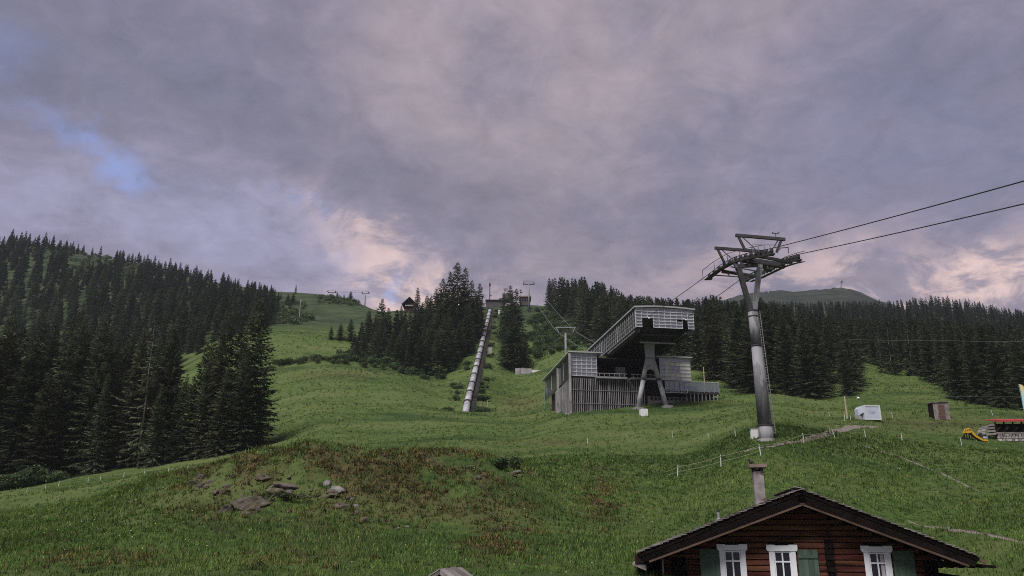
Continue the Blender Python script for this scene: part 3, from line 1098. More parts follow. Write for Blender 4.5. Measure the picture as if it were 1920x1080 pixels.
# broken outcrop: many half-buried dark rocks around the broad boulder
rr0 = random.Random(5)
spots = [(500 + rr0.gauss(0, 62), 928 + rr0.gauss(0, 14)) for _ in range(26)] + [(380 + rr0.gauss(0, 25), 912 + rr0.gauss(0, 8)) for _ in range(6)] + [(655 + rr0.gauss(0, 25), 935 + rr0.gauss(0, 18)) for _ in range(7)] + [(935 + rr0.gauss(0, 30), 886 + rr0.gauss(0, 6)) for _ in range(6)]
for k, (px, py) in enumerate(spots):
    w0 = rr0.uniform(0.35, 1.15)
    where = 'around the broad brown boulder' if k < 26 else ('at the left end of the knoll' if k < 32 else ('near the small bleached stone' if k < 39 else 'on the crest by the dark bushes'))
    rock(px, py, w0, w0 * rr0.uniform(0.4, 0.7), w0 * rr0.uniform(0.7, 1.0), 'rock' if rr0.random() < 0.93 else 'rock_pale', 'half-buried small rock %s' % where, 100 + k, rr0.uniform(0.42, 0.6))

# ------------------------------------------------------------------ spruces and alder bushes
def quads_mesh(name, quads, mat):
    V = np.array(quads, float).reshape(-1, 3)
    n = len(V) // 4
    r2 = np.random.default_rng(n)
    t = np.repeat((0.45 + 1.5 * r2.random(n) ** 1.6)[:, None] * np.array([[1.0, 1.0, 0.95]]), 4, 0)
    return np_mesh(name, V, np.arange(len(V)).reshape(-1, 4), mat, t)


def spruce_crown(seed, H=25.0, Rm=4.4, z0=0.05, step=0.62, nb=7, seg=0.55, twig=1.0, sparse=0.0):
    rr = random.Random(seed)
    Q = []
    z = z0 * H
    side_bias = rr.uniform(0, 6.28)
    while z < H * 0.985:
        t = z / H
        prof = (1 - t) ** 0.88 * (0.86 + 0.14 * math.sin(z * 1.9 + seed)) * min(1.0, 0.7 + 3.0 * t)
        n = max(4, int(nb * (0.65 + 0.5 * (1 - t))))
        a0 = rr.uniform(0, 6.28)
        for k in range(n):
            if rr.random() < sparse:
                continue
            an = a0 + 6.283 * k / n + rr.gauss(0, 0.22)
            Ln = Rm * prof * rr.uniform(0.62, 1.16) * (1 + 0.10 * math.cos(an - side_bias)) + 0.12
            el = (-0.34 + 0.85 * t) + rr.gauss(0, 0.10)
            rad = Vector((math.cos(an), math.sin(an), 0))
            sid = Vector((-math.sin(an), math.cos(an), 0))
            ns = max(2, int(Ln / seg))
            p = Vector((0, 0, z + rr.gauss(0, 0.12)))
            e = el
            prev = p
            for j in range(ns):
                f = (j + 0.5) / ns
                e2 = el - 0.30 * math.sin(f * 2.4) * (1 - t) + 0.42 * f * f
                d = rad * math.cos(e2) + Vector((0, 0, math.sin(e2)))
                q = prev + d * (Ln / ns)
                wd = (0.36 + 0.25 * (1 - f)) * twig * min(1.0, 0.35 + Ln / 2.2)
                # flat spray on both sides of the limb, tips hanging
                for sgn in (-1, 1):
                    l = wd * rr.uniform(0.9, 2.1)
                    dr = (sid * sgn * 0.80 + d * 0.62 + Vector((0, 0, -0.42 + rr.gauss(0, 0.12)))).normalized()
                    tip = q + dr * l
                    m1 = prev.lerp(q, 0.15) + dr * l * 0.45 + Vector((0, 0, 0.05))
                    m2 = q + d * 0.22 * l + dr * l * 0.5
                    Q.append([prev, m1, tip, m2])
                if rr.random() < 0.7:
                    l = wd * rr.uniform(0.8, 1.5)
                    sg = sid * rr.uniform(-0.35, 0.35)
                    Q.append([prev, prev.lerp(q, 0.5) + Vector((0, 0, -l * 0.6)) + sg * l, q + Vector((0, 0, -l)) + sg * l, q])
                prev = q
            Q.append([prev, prev + sid * 0.10 * twig, prev + d * 0.45 * twig, prev - sid * 0.10 * twig])
        z += step * rr.uniform(0.75, 1.25) * (1.0 - 0.35 * t)
    for k in range(5):
        an = k * 1.256
        Q.append([Vector((0, 0, H)), Vector((0.13 * math.cos(an), 0.13 * math.sin(an), H * 0.975)), Vector((0, 0, H * 0.955)), Vector((-0.08 * math.sin(an), 0.08 * math.cos(an), H * 0.975))])
    return quads_mesh('crown', [[tuple(c) for c in q] for q in Q], 'spruce')


def trunk_mesh(seed, H=25.0, r=0.30, mat='bark', stubs=0):
    rr = random.Random(seed)
    mb = MB()
    pts = [Vector((0.12 * math.sin(3 * k + seed), 0.12 * math.cos(2 * k + seed), H * k / 5 - (0.8 if k == 0 else 0))) for k in range(6)]
    for k in range(5):
        mb.tube(pts[k], pts[k + 1], r * (1 - k / 5.2), r * (1 - (k + 1) / 5.2), 8, k in (0, 4))
    for k in range(stubs):
        z = H * rr.uniform(0.12, 0.85)
        a = rr.uniform(0, 6.28)
        l = rr.uniform(0.8, 2.4)
        mb.tube((0, 0, z), (l * math.cos(a), l * math.sin(a), z + rr.uniform(-0.5, 0.4)), 0.05, 0.015, 4)
    me = bpy.data.meshes.new('trunk')
    me.from_pydata(mb.v, [], mb.f)
    me.materials.append(MATS[mat])
    return me


CROWNS = [spruce_crown(s, 25, rm, z0, st, nb) for s, rm, z0, st, nb in
          ((1, 5.6, 0.03, 0.66, 7), (2, 5.0, 0.035, 0.70, 7), (3, 6.2, 0.03, 0.62, 8), (4, 4.6, 0.045, 0.72, 7), (5, 5.4, 0.03, 0.68, 7), (6, 5.9, 0.05, 0.74, 7))]
TRUNKS = [trunk_mesh(s) for s in (1, 2)]
CROWN_THIN = spruce_crown(21, 25, 4.6, 0.05, 0.80, 6, sparse=0.42)
TRUNK_DEAD = trunk_mesh(31, 25, 0.26, 'deadbark', 26)
SMALL_CROWNS = [spruce_crown(s, 25, rm, 0.04, 1.15, 6, 1.0, 1.55) for s, rm in ((41, 5.4), (42, 4.7), (43, 6.0), (44, 4.3))]


def low_crown(seed):
    rr = random.Random(seed)
    Q = []
    H, Rm = 25.0, rr.uniform(3.9, 4.7)
    z = 1.2
    while z < H * 0.97:
        t = z / H
        a0 = rr.uniform(0, 6.28)
        for k in range(5):
            an = a0 + 1.2566 * k + rr.gauss(0, 0.25)
            Ln = Rm * (1 - t) ** 0.82 * rr.uniform(0.6, 1.2) + 0.25
            d = Vector((math.cos(an), math.sin(an), -0.34 + 0.8 * t + rr.gauss(0, 0.1)))
            s = Vector((-math.sin(an), math.cos(an), 0))
            b0 = Vector((0, 0, z + rr.gauss(0, 0.3)))
            tip = b0 + d * Ln
            w = 0.42 * Ln + 0.2
            mid = b0 + d * Ln * 0.55
            Q.append([b0, mid + s * w + Vector((0, 0, -0.5 * w)), tip, mid - s * w + Vector((0, 0, -0.5 * w))])
            Q.append([b0, mid + Vector((0, 0, -0.9 * w)), tip, mid + Vector((0, 0, 0.12))])
        z += 1.45 * rr.uniform(0.8, 1.2) * (1 - 0.3 * t)
    Q.append([Vector((0, 0, H)), Vector((0.25, 0, H * 0.93)), Vector((0, 0, H * 0.9)), Vector((-0.25, 0, H * 0.93))])
    Q.append([Vector((0, 0, H)), Vector((0, 0.25, H * 0.93)), Vector((0, 0, H * 0.9)), Vector((0, -0.25, H * 0.93))])
    return np.array([[tuple(c) for c in q] for q in Q])


LOWS = [low_crown(s) for s in range(60, 66)]

CAND = []          # x, y, z, H, width factor, label, group, variant


def cap_row(px, caps):
    return float(np.interp(px, [c[0] for c in caps], [c[1] for c in caps]))


def h_for_top(p, row):
    return p.y * g_of_row(row) - p.z


def plant(px, Y, top, label, group, wf=1.0, var=None, solo=True):
    p = ground(px, Y)
    CAND.append(dict(p=p, H=max(3.0, h_for_top(p, top)), wf=wf, label=label, group=group, var=var, solo=solo))


def inside(poly, x, y):
    c, n = False, len(poly)
    for i in range(n):
        (x1, y1), (x2, y2) = poly[i], poly[i - 1]
        if (y1 > y) != (y2 > y) and x < (x2 - x1) * (y - y1) / (y2 - y1) + x1:
            c = not c
    return c


def forest(poly, spacing, H0, H1, caps, label, group, holes=(), n_try=4000, wf=(0.85, 1.15), grow=0.0, capvar=8, hfar=0.0):
    x0, x1 = min(p[0] for p in poly), max(p[0] for p in poly)
    y0, y1 = min(p[1] for p in poly), max(p[1] for p in poly)
    rr = random.Random(hash(label) % 1 + len(poly) + int(y0))
    acc = np.zeros((0, 2))
    for _ in range(n_try):
        px = rr.uniform(x0, x1)
        Y = math.sqrt(rr.uniform(y0 * y0, y1 * y1))
        if not inside(poly, px, Y):
            continue
        X = u_of(px) * Y
        sp = spacing * (1 + grow * (Y - y0) / max(1, y1 - y0))
        if len(acc) and ((acc[:, 0] - X) ** 2 + (acc[:, 1] - Y) ** 2).min() < sp * sp:
            continue
        z = gz(X, Y)
        row = row_of_g(z / Y)
        pxx = px_of(X / Y, row)
        p = Vector((X, Y, z))
        H = rr.uniform(H0, H1) * (1 + hfar * (Y - y0) / (y1 - y0))
        rt_ = row_of_g((z + H) / Y)
        if any(((pxx - h[0]) / h[2]) ** 2 + ((q_ - h[1]) / h[3]) ** 2 < 1 for h in holes for q_ in (row, row * 0.65 + rt_ * 0.35)):
            continue
        if caps:
            Hc = h_for_top(p, cap_row(pxx, caps) + abs(rr.gauss(0, capvar)))
            if Hc < 3.5:
                continue
            H = min(H, Hc)
        acc = np.vstack([acc, (X, Y)])
        CAND.append(dict(p=p, H=H, wf=rr.uniform(*wf), label=label, group=group, var=None, solo=False))


LS, LSG = 'tall dark spruce in the dense stand behind the wire fence at the left', 'spruces in the dense stand by the fence'
plant(462, 121, 560, 'tallest spruce at the right end of the stand behind the wire fence', LSG, 1.12, 2)
plant(425, 124, 592, 'spruce close behind the tallest one in the stand by the fence', LSG, 1.05, 0)
plant(392, 122, 612, 'spruce with a bare streak of trunk, left of the tallest in the stand', LSG, 1.0, 4)
plant(360, 126, 640, 'shorter spruce beside the gap of meadow in the stand', LSG, 1.0, 1)
plant(440, 131, 640, LS, LSG, 1.0)
for px, Y, top in ((345, 119, 705), (374, 118, 668), (484, 119, 690), (447, 117, 650), (372, 129, 628), (402, 128, 606), (328, 121, 700)):
    plant(px, Y, top, LS, LSG, random.uniform(1.0, 1.2))
plant(408, 116, 690, 'low young spruce in front of the stand near the knoll', LSG, 1.15)
plant(258, 119, 592, 'half-dead spruce with long bare pale trunk in the stand by the fence', LSG, 0.8, 'dead')
for px, Y, top in ((296, 122, 612), (268, 126, 618), (232, 121, 622), (198, 123, 642), (215, 130, 630), (150, 120, 598), (120, 126, 615), (86, 119, 590), (170, 130, 618), (52, 122, 606), (18, 120, 630), (-8, 124, 610), (-40, 121, 590), (105, 131, 600), (30, 131, 600), (310, 128, 660), (284, 116, 720), (175, 117, 700), (60, 116, 690), (-70, 118, 600), (240, 133, 640), (-30, 131, 590), (-100, 126, 600)):
    plant(px, Y, top, LS, LSG, random.uniform(0.92, 1.15))
forest([(-180, 128), (300, 128), (305, 150), (-180, 158)], 4.2, 15, 22, [(-200, 600), (310, 640)], LS, LSG, n_try=500)

HILL, HILLG = 'dark spruce in the forest climbing the left-hand hillside', 'spruces on the left hillside'
left_caps = [(-200, 410), (0, 424), (60, 430), (150, 455), (260, 470), (350, 490), (430, 512), (480, 526), (520, 540), (540, 560)]
forest([(-190, 165), (230, 165), (300, 205), (330, 240), (420, 250), (492, 264), (508, 320), (516, 420), (522, 520), (-190, 535)], 4.7, 9, 19, left_caps, HILL, HILLG,
       holes=((165, 492, 50, 15), (245, 508, 26, 9), (400, 535, 14, 6), (470, 590, 12, 6), (350, 585, 14, 6), (90, 480, 20, 6), (352, 628, 10, 6), (455, 545, 12, 6)), n_try=9000, grow=0.35, capvar=16, hfar=-0.36, wf=(1.0, 1.5))
for px, Y, top in ((82, 515, 434), (20, 515, 428), (45, 512, 432), (135, 512, 452), (172, 515, 462), (187, 515, 460), (218, 515, 467), (262, 515, 478), (300, 512, 492), (350, 515, 495), (395, 515, 512), (440, 510, 520), (478, 505, 527), (508, 500, 533)):
    plant(px, Y, top, 'spruce standing out against the sky on the left ridge', 'ridge-line spruces', 1.05, None, False)

plant(554, 492, 534, 'lone small spruce on the bare grassy ridge', 'spruces on the grassy ridge slope', 1.2)
for px, Y, top, lb in ((539, 395, 552, 'left spruce of the close pair on the far grassy slope'), (549, 395, 549, 'right spruce of the close pair on the far grassy slope'),
                       (632, 440, 548, 'first spruce of the three below the far ridge pylons'), (645, 440, 556, 'middle spruce of the three below the far ridge pylons'), (657, 436, 546, 'third spruce of the three below the far ridge pylons'),
                       (620, 244, 612, 'leftmost young spruce in the short row at the edge of the wooded spur'), (637, 244, 606, 'second young spruce in the short row at the edge of the wooded spur'), (657, 244, 598, 'tallest young spruce in the short row at the edge of the wooded spur'),
                       (712, 246, 559, 'slim spruce rising above the bushes at the front of the wooded spur'), (692, 250, 588, 'spruce just left of the slim one on the wooded spur')):
    plant(px, Y, top, lb, 'spruces on the grassy ridge slope' if Y > 300 else 'spruces on the wooded spur', 1.9 if (Y > 300 or Y == 244) else 1.3)
MID, MIDG = 'dark spruce on the wooded spur beside the steel pipe', 'spruces on the wooded spur'
for px, Y, top, lb in ((856, 250, 489, 'tallest spruce on the wooded spur left of the steel pipe'), (840, 254, 508, MID), (826, 250, 522, MID), (870, 256, 500, MID), (884, 262, 524, MID), (897, 270, 530, MID), (816, 262, 540, MID), (781, 300, 538, 'spruce beside the roof of the ridge chalet'), (752, 292, 572, MID), (768, 290, 576, MID), (790, 296, 570, MID), (798, 280, 552, MID)):
    plant(px, Y, top, lb, MIDG, 1.15)
forest([(650, 214), (690, 216), (770, 211), (825, 211), (878, 232), (893, 262), (900, 300), (820, 318), (735, 296), (690, 262)], 4.6, 10, 17,
       [(640, 640), (670, 622), (700, 592), (730, 588), (770, 590), (800, 556), (830, 540), (860, 532), (900, 545)], MID, MIDG, n_try=1500, wf=(1.0, 1.3))
for px, Y, top in ((735, 218, 618), (752, 214, 640), (770, 216, 604), (790, 213, 632), (806, 217, 600), (822, 214, 628), (842, 224, 596), (860, 228, 604), (720, 222, 612), (700, 226, 622), (875, 238, 590), (676, 238, 602), (688, 244, 580), (702, 240, 588), (726, 250, 576), (742, 255, 580), (758, 262, 584), (664, 232, 622), (780, 226, 590), (815, 226, 585), (745, 209, 628), (764, 208, 646), (784, 208, 622), (800, 209, 640), (818, 209, 618), (728, 211, 640), (708, 213, 648), (836, 212, 630)):
    plant(px, Y, top, MID, MIDG, random.uniform(1.3, 1.6), None, False)
PT = 'spruces beside the steel pipe'
for px, Y, top, lb, wf in ((962, 222, 597, 'bushy spruce standing in front beside the white retaining wall', 2.3), (944, 226, 640, 'small spruce tucked against the bushy one near the pipe', 2.0), (983, 228, 632, 'small spruce at the right of the bushy one near the wall', 2.0),
                           (957, 272, 534, 'tall spruce behind the bushy one beside the pipe', 1.3), (969, 276, 540, 'spruce right behind the tall one beside the pipe', 1.25), (946, 268, 552, 'spruce on the pipe side of the tall one', 1.35), (950, 262, 585, 'low spruce below the tall one beside the pipe', 1.2)):
    plant(px, Y, top, lb, PT, wf)
CEN, CENG = 'dark spruce in the wood behind the cable car station', 'spruces behind the station'
cen_caps = [(1010, 545), (1028, 520), (1050, 514), (1085, 514), (1110, 522), (1150, 532), (1175, 548), (1200, 552), (1260, 556), (1300, 560)]
forest([(1018, 345), (1060, 305), (1095, 262), (1130, 215), (1200, 190), (1300, 185), (1300, 345), (1100, 360)], 5.0, 16, 22, cen_caps, CEN, CENG, n_try=2500, wf=(0.95, 1.4), capvar=10)
RT, RTG = 'dark spruce in the dense wood behind the steel pylon', 'spruces behind the pylon'
rt_caps = [(1290, 560), (1340, 550), (1380, 560), (1440, 556), (1500, 572), (1560, 586), (1612, 590), (1660, 590)]
forest([(1290, 190), (1330, 168), (1400, 154), (1480, 151), (1540, 152), (1606, 158), (1608, 200), (1650, 215), (1650, 330), (1290, 330)], 4.8, 17, 23, rt_caps, RT, RTG, n_try=3500, wf=(0.95, 1.45), capvar=12)
plant(1590, 153, 640, 'bushy spruce at the corner of the wood above the white trailer', RTG, 1.3)
plant(1520, 150, 600, 'spruce at the front of the wood, straight above the gravel path', RTG, 1.2)
RR_, RRG = 'dark spruce in the wood at the far side of the right-hand clearing', 'spruces beyond the clearing'
rr_caps = [(1615, 596), (1660, 592), (1720, 590), (1800, 596), (1920, 606), (2100, 615)]
forest([(1618, 232), (1640, 196), (1708, 186), (1752, 160), (1795, 140), (1860, 128), (1930, 122), (2080, 122), (2080, 320), (1618, 330)], 4.8, 15, 21, rr_caps, RR_, RRG, n_try=3500, wf=(0.95, 1.45), capvar=12)
for px, Y in ((1655, 190), (1673, 187), (1681, 189), (1712, 182), (1722, 180)):
    plant(px, Y, 592 + random.uniform(0, 25), 'bare-stemmed spruce at the edge of the clearing', 'bare-stemmed spruces by the clearing', 0.9, 'dead')
FAR, FARG = 'far small spruce on the distant right ridge', 'spruces on the right ridge'
far_caps = [(1280, 566), (1340, 560), (1400, 566), (1440, 562), (1500, 562), (1560, 562), (1610, 562), (1645, 560), (1680, 562), (1730, 550), (1770, 550), (1830, 560), (1880, 572), (1930, 580)]
forest([(1285, 335), (2000, 335), (2000, 640), (1640, 625), (1640, 860), (1590, 820), (1500, 900), (1400, 900), (1285, 600)], 7.5, 10, 17, far_caps, FAR, FARG, n_try=5000)

# ---- which ones can the photograph show? a coarse depth test with tree outlines
W4, H4 = 480, 270
filled = np.zeros((H4, W4), bool)
TS = np.linspace(0.12, 0.97, 50)
for c in sorted(CAND, key=lambda c: c['p'].y):
    p, H = c['p'], c['H']
    u = p.x / p.y
    rb, rt = row_of_g(p.z / p.y), row_of_g((p.z + H) / p.y)
    xt, xb = px_of(u, rt) / 4, px_of(u, rb) / 4
    hw = 0.155 * H * c['wf'] / p.y * FPX / 4
    rb4, rt4 = rb / 4, rt / 4
    # hidden by terrain?
    lo = p.z + 0.0
    los = np.linspace(0, 1, 5)
    vis_from = 1.0
    for f in los:
        zz = p.z + 0.3 + f * H
        if (tz(p.x * TS, p.y * TS, False) < zz * TS + 0.2).all():
            vis_from = f
            break
    cnt = 0
    y0, y1 = int(max(0, rt4)), int(min(H4 - 1, rb4 - vis_from * (rb4 - rt4)))
    for yy in range(y0, y1 + 1):
        f = (yy + 0.5 - rt4) / max(0.5, rb4 - rt4)
        xc = xt + (xb - xt) * f
        h = hw * min(1, f * 1.05) + 0.3
        a, b_ = int(round(xc - h)), int(round(xc + h))
        a, b_ = max(a, 0), min(b_, W4)
        if b_ > a:
            cnt += int((~filled[yy, a:b_]).sum())
            ins = 0.8 * h
            filled[yy, max(0, int(round(xc - ins))):max(0, min(W4, int(round(xc + ins))))] = True
    c['vis'] = cnt
    c['inframe'] = -40 < xb < W4 + 40

solos = [c for c in CAND if c['solo']]
rest = sorted([c for c in CAND if not c['solo'] and c['vis'] >= 12], key=lambda c: -c['vis'])
n_ind = 300 - len(solos)
indiv = solos + rest[:n_ind]
ids = set(id(c) for c in indiv)
mass = [c for c in CAND if id(c) not in ids]
print('TREES', len(CAND), 'individual', len(indiv), 'mass', len(mass), 'visible rest', len(rest))

def top_px(c):
    p = c['p']
    return px_of(p.x / p.y, row_of_g((p.z + c['H']) / p.y))


ORD = ['first', 'second', 'third', 'fourth', 'fifth', 'sixth', 'seventh', 'eighth', 'ninth', 'tenth', 'eleventh', 'twelfth', 'thirteenth', 'fourteenth', 'fifteenth', 'sixteenth', 'seventeenth', 'eighteenth', 'nineteenth', 'twentieth']
stand = sorted([c for c in indiv if c['label'] == LS and top_px(c) > 0], key=lambda c: -top_px(c))
for k, c in enumerate(stand[:20]):
    c['label'] = 'dark spruce in the fenced stand, its top %s counted from the meadow' % ORD[k]
for c in indiv:
    p = c['p']
    if c['label'] == HILL:
        tp_ = top_px(c)
        zone = 'near its foot' if p.y < 230 else ('halfway up' if p.y < 360 else 'high under the ridge')
        side = 'above the picture edge stand' if tp_ < 160 else ('below the grassy clearing' if tp_ < 320 else 'towards the grassy ridge')
        c['label'] = 'dark spruce on the left hillside %s, %s' % (zone, side)
    elif c['label'] in (RT, RR_, CEN, MID):
        rb = row_of_g(p.z / p.y)
        tp_ = top_px(c)
        where = {RT: ('wood behind the steel pylon', 1340, 1430, 1520), RR_: ('wood beyond the clearing', 1690, 1770, 1850), CEN: ('wood behind the station', 1060, 1130, 1210), MID: ('wooded spur beside the pipe', 720, 780, 840)}[c['label']]
        q_ = sum(tp_ > v for v in where[1:])
        row_n = 'front-row' if p.y < {RT: 175, RR_: 175, CEN: 240, MID: 235}[c['label']] else 'rear-row'
        c['label'] = '%s dark spruce, %s, %s quarter from left' % (row_n, where[0], ORD[q_])

for i, c in enumerate(indiv):
    p, H = c['p'], c['H']
    root = thing('spruce', c['label'], 'spruce tree', p, c['group'])
    s = H / 25.0
    root.scale = (s * c['wf'], s * c['wf'], s)
    root.rotation_euler = (random.gauss(0, 0.012), random.gauss(0, 0.012), random.uniform(0, 6.28))
    if c['var'] == 'dead':
        cm, tm = CROWN_THIN, TRUNK_DEAD
    elif p.y > 205:
        cm, tm = SMALL_CROWNS[i % 4], TRUNKS[i % 2]
    else:
        cm, tm = CROWNS[c['var'] if isinstance(c['var'], int) else i % 6], TRUNKS[i % 2]
    for nm, me in (('trunk', tm), ('crown', cm)):
        o = bpy.data.objects.new(nm, me)
        o.parent = root
        COL.objects.link(o)

if mass:
    allq, alltint = [], []
    for i, c in enumerate(mass):
        q = LOWS[i % 6]
        a = random.uniform(0, 6.28)
        s = c['H'] / 25.0
        ca, sa = math.cos(a), math.sin(a)
        x = (q[..., 0] * ca - q[..., 1] * sa) * s * c['wf'] * 1.1 + c['p'].x
        y = (q[..., 0] * sa + q[..., 1] * ca) * s * c['wf'] * 1.1 + c['p'].y
        z = q[..., 2] * s + c['p'].z
        allq.append(np.stack([x, y, z], -1).reshape(-1, 3))
        tn = random.uniform(0.65, 1.35) * (0.6 + 0.9 * rng.random(len(q)))
        alltint.append(np.repeat(tn[:, None] * np.ones((1, 3)), 4, 0))
    V = np.concatenate(allq)
    o = bpy.data.objects.new('forest', np_mesh('forest', V, np.arange(len(V)).reshape(-1, 4), 'spruce_far', np.concatenate(alltint)))
    COL.objects.link(o)
    tag(o, 'far dark spruce forest massed over the hillsides', kind='stuff')


# ---- alder bushes
def bush_mesh(seed, n=800, leaf=0.22):
    rr = np.random.default_rng(seed)
    lobes = [(rr.normal(0, 0.55, 2), rr.uniform(0.5, 1.0), rr.uniform(0.45, 0.75)) for _ in range(7)]
    Q = []
    per = n // 7
    for (c, hz, r) in lobes:
        d = rr.normal(0, 1, (per, 3))
        d /= np.linalg.norm(d, axis=1)[:, None]
        rad = r * rr.uniform(0.55, 1.08, per) ** 0.6
        ctr = np.array([c[0], c[1], hz * 0.75])
        pts = ctr + d * rad[:, None] * np.array([1, 1, 0.85])
        pts[:, 2] = np.abs(pts[:, 2])
        t1 = np.cross(d, rr.normal(0, 1, (per, 3)))
        t1 /= np.linalg.norm(t1, axis=1)[:, None] + 1e-6
        t2 = np.cross(d, t1) * 0.8 + d * 0.5
        s = leaf * rr.uniform(0.5, 1.1, per)[:, None]
        Q.append(np.stack([pts - t1 * s * 0.6, pts - t2 * s * 0.35, pts + t1 * s * 0.6, pts + t2 * s * 0.5], 1))
    V = np.concatenate(Q).reshape(-1, 3)
    t = np.repeat((0.6 + 0.9 * rr.random(len(V) // 4))[:, None] * np.ones((1, 3)), 4, 0)
    return np_mesh('foliage', V, np.arange(len(V)).reshape(-1, 4), 'alder', t)


def stems_mesh(seed):
    rr = random.Random(seed)
    mb = MB()
    for k in range(6):
        a = rr.uniform(0, 6.28)
        l = rr.uniform(0.3, 0.7)
        mb.tube((0, 0, -0.1), (l * math.cos(a), l * math.sin(a), rr.uniform(0.7, 1.1)), 0.03, 0.012, 5)
    me = bpy.data.meshes.new('stems')
    me.from_pydata(mb.v, [], mb.f)
    me.materials.append(MATS['bark'])
    return me


BUSH = [bush_mesh(s) for s in (1, 2, 3, 4, 5)]
STEMS = [stems_mesh(s) for s in (1, 2)]
bush_n = [0]


def bush(p, h, w, label, group):
    root = thing('alder_bush', label, 'bush', p, group)
    root.scale = (w / 2.2, w / 2.2, h / 1.55)
    root.rotation_euler = (0, 0, random.uniform(0, 6.28))
    i = bush_n[0]
    bush_n[0] += 1
    for nm, me in (('stems', STEMS[i % 2]), ('foliage', BUSH[i % 5])):
        o = bpy.data.objects.new(nm, me)
        o.parent = root
        COL.objects.link(o)


FARB = []


def thicket(poly, spacing, h0, h1, label, group, n_try=600, holes=(), far=False):
    x0, x1 = min(p[0] for p in poly), max(p[0] for p in poly)
    y0, y1 = min(p[1] for p in poly), max(p[1] for p in poly)
    acc = []
    for _ in range(n_try):
        px, Y = random.uniform(x0, x1), random.uniform(y0, y1)
        if not inside(poly, px, Y):
            continue
        p = ground(px, Y)
        if any((p.x - q.x) ** 2 + (p.y - q.y) ** 2 < spacing ** 2 for q in acc):
            continue
        acc.append(p)
        h = random.uniform(h0, h1)
        mx, my = (x0 + x1) / 2, (y0 + y1) / 2
        lab = '%s, %s %s part' % (label, 'upper' if Y > my else 'lower', 'right' if px > mx else 'left')
        if far:
            FARB.append((p, h, h * random.uniform(1.2, 1.8)))
        else:
            bush(p, h, h * random.uniform(1.2, 1.8), lab, group)


thicket([(515, 203), (640, 202), (840, 203), (840, 211), (700, 212), (515, 207)], 2.4, 1.2, 2.4, 'alder bush in the line below the wooded spur', 'alder bushes below the wooded spur', 260)
thicket([(640, 205), (830, 208), (820, 225), (700, 240), (650, 225)], 4.2, 1.8, 3.6, 'tall leafy bush on the front slope of the wooded spur', 'tall bushes on the wooded spur', 320)
thicket([(850, 215), (888, 250), (895, 300), (870, 290), (840, 230)], 3.2, 1.8, 3.4, 'leafy bush between the wooded spur and the steel pipe', 'bushes left of the pipe', 90)
thicket([(1000, 238), (1075, 236), (1105, 262), (1060, 310), (1010, 330), (995, 290)], 3.0, 1.6, 3.2, 'green alder bush on the steep slope above the station', 'alder bushes above the station', 520)
thicket([(490, 300), (560, 300), (585, 330), (570, 400), (500, 420), (480, 350)], 4.2, 1.8, 3.4, 'low alder bush on the far slope below the grassy ridge', 'alder bushes on the far slope', 360, far=True)
thicket([(600, 400), (665, 400), (670, 440), (600, 440)], 4.5, 2.0, 3.2, 'low alder bush around the three far spruces', 'alder bushes by the three far spruces', 120, far=True)
thicket([(120, 420), (220, 420), (300, 450), (300, 510), (90, 510), (80, 470)], 6.0, 2.0, 3.6, 'alder bush in the grassy clearing high on the left hillside', 'alder bushes in the high clearing', 200, far=True)
thicket([(-30, 112), (90, 113), (100, 117), (-30, 116)], 1.4, 1.4, 3.0, 'leafy undergrowth bush along the wire fence', 'undergrowth bushes along the fence', 160)
for px, py, h, w, lb in ((940, 872, 0.9, 1.6, 'dark low bush on the crest of the knoll'), (962, 870, 1.0, 1.4, 'dark bush on the crest above the pale rock'), (535, 932, 0.6, 1.3, 'bright green plant in the hollow under the overhanging slab')):
    bush(hit(px, py + 6), h, w, lb, 'bushes on the knoll')

# far shrubs that read as one mass
fq, ft = [], []
for i, (p, h, w_) in enumerate(FARB):
    me = BUSH[i % 5]
    co = np.zeros(len(me.vertices) * 3, np.float32)
    me.vertices.foreach_get('co', co)
    q = co.reshape(-1, 4, 3)[::3].copy()
    ctr = q.mean(1, keepdims=True)
    q = ctr + (q - ctr) * 1.5
    a = random.uniform(0, 6.28)
    x = (q[..., 0] * math.cos(a) - q[..., 1] * math.sin(a)) * w_ / 2.2 + p.x
    y = (q[..., 0] * math.sin(a) + q[..., 1] * math.cos(a)) * w_ / 2.2 + p.y
    fq.append(np.stack([x, y, q[..., 2] * h / 1.55 + p.z], -1).reshape(-1, 3))
    ft.append(np.repeat(random.uniform(0.7, 1.2) * (0.6 + 0.9 * rng.random(len(q)))[:, None] * np.ones((1, 3)), 4, 0))
V_ = np.concatenate(fq)
o = bpy.data.objects.new('shrubbery', np_mesh('shrubbery', V_, np.arange(len(V_)).reshape(-1, 4), 'alder', np.concatenate(ft)))
COL.objects.link(o)
tag(o, 'far green alder scrub massed on the upper slopes', kind='stuff')

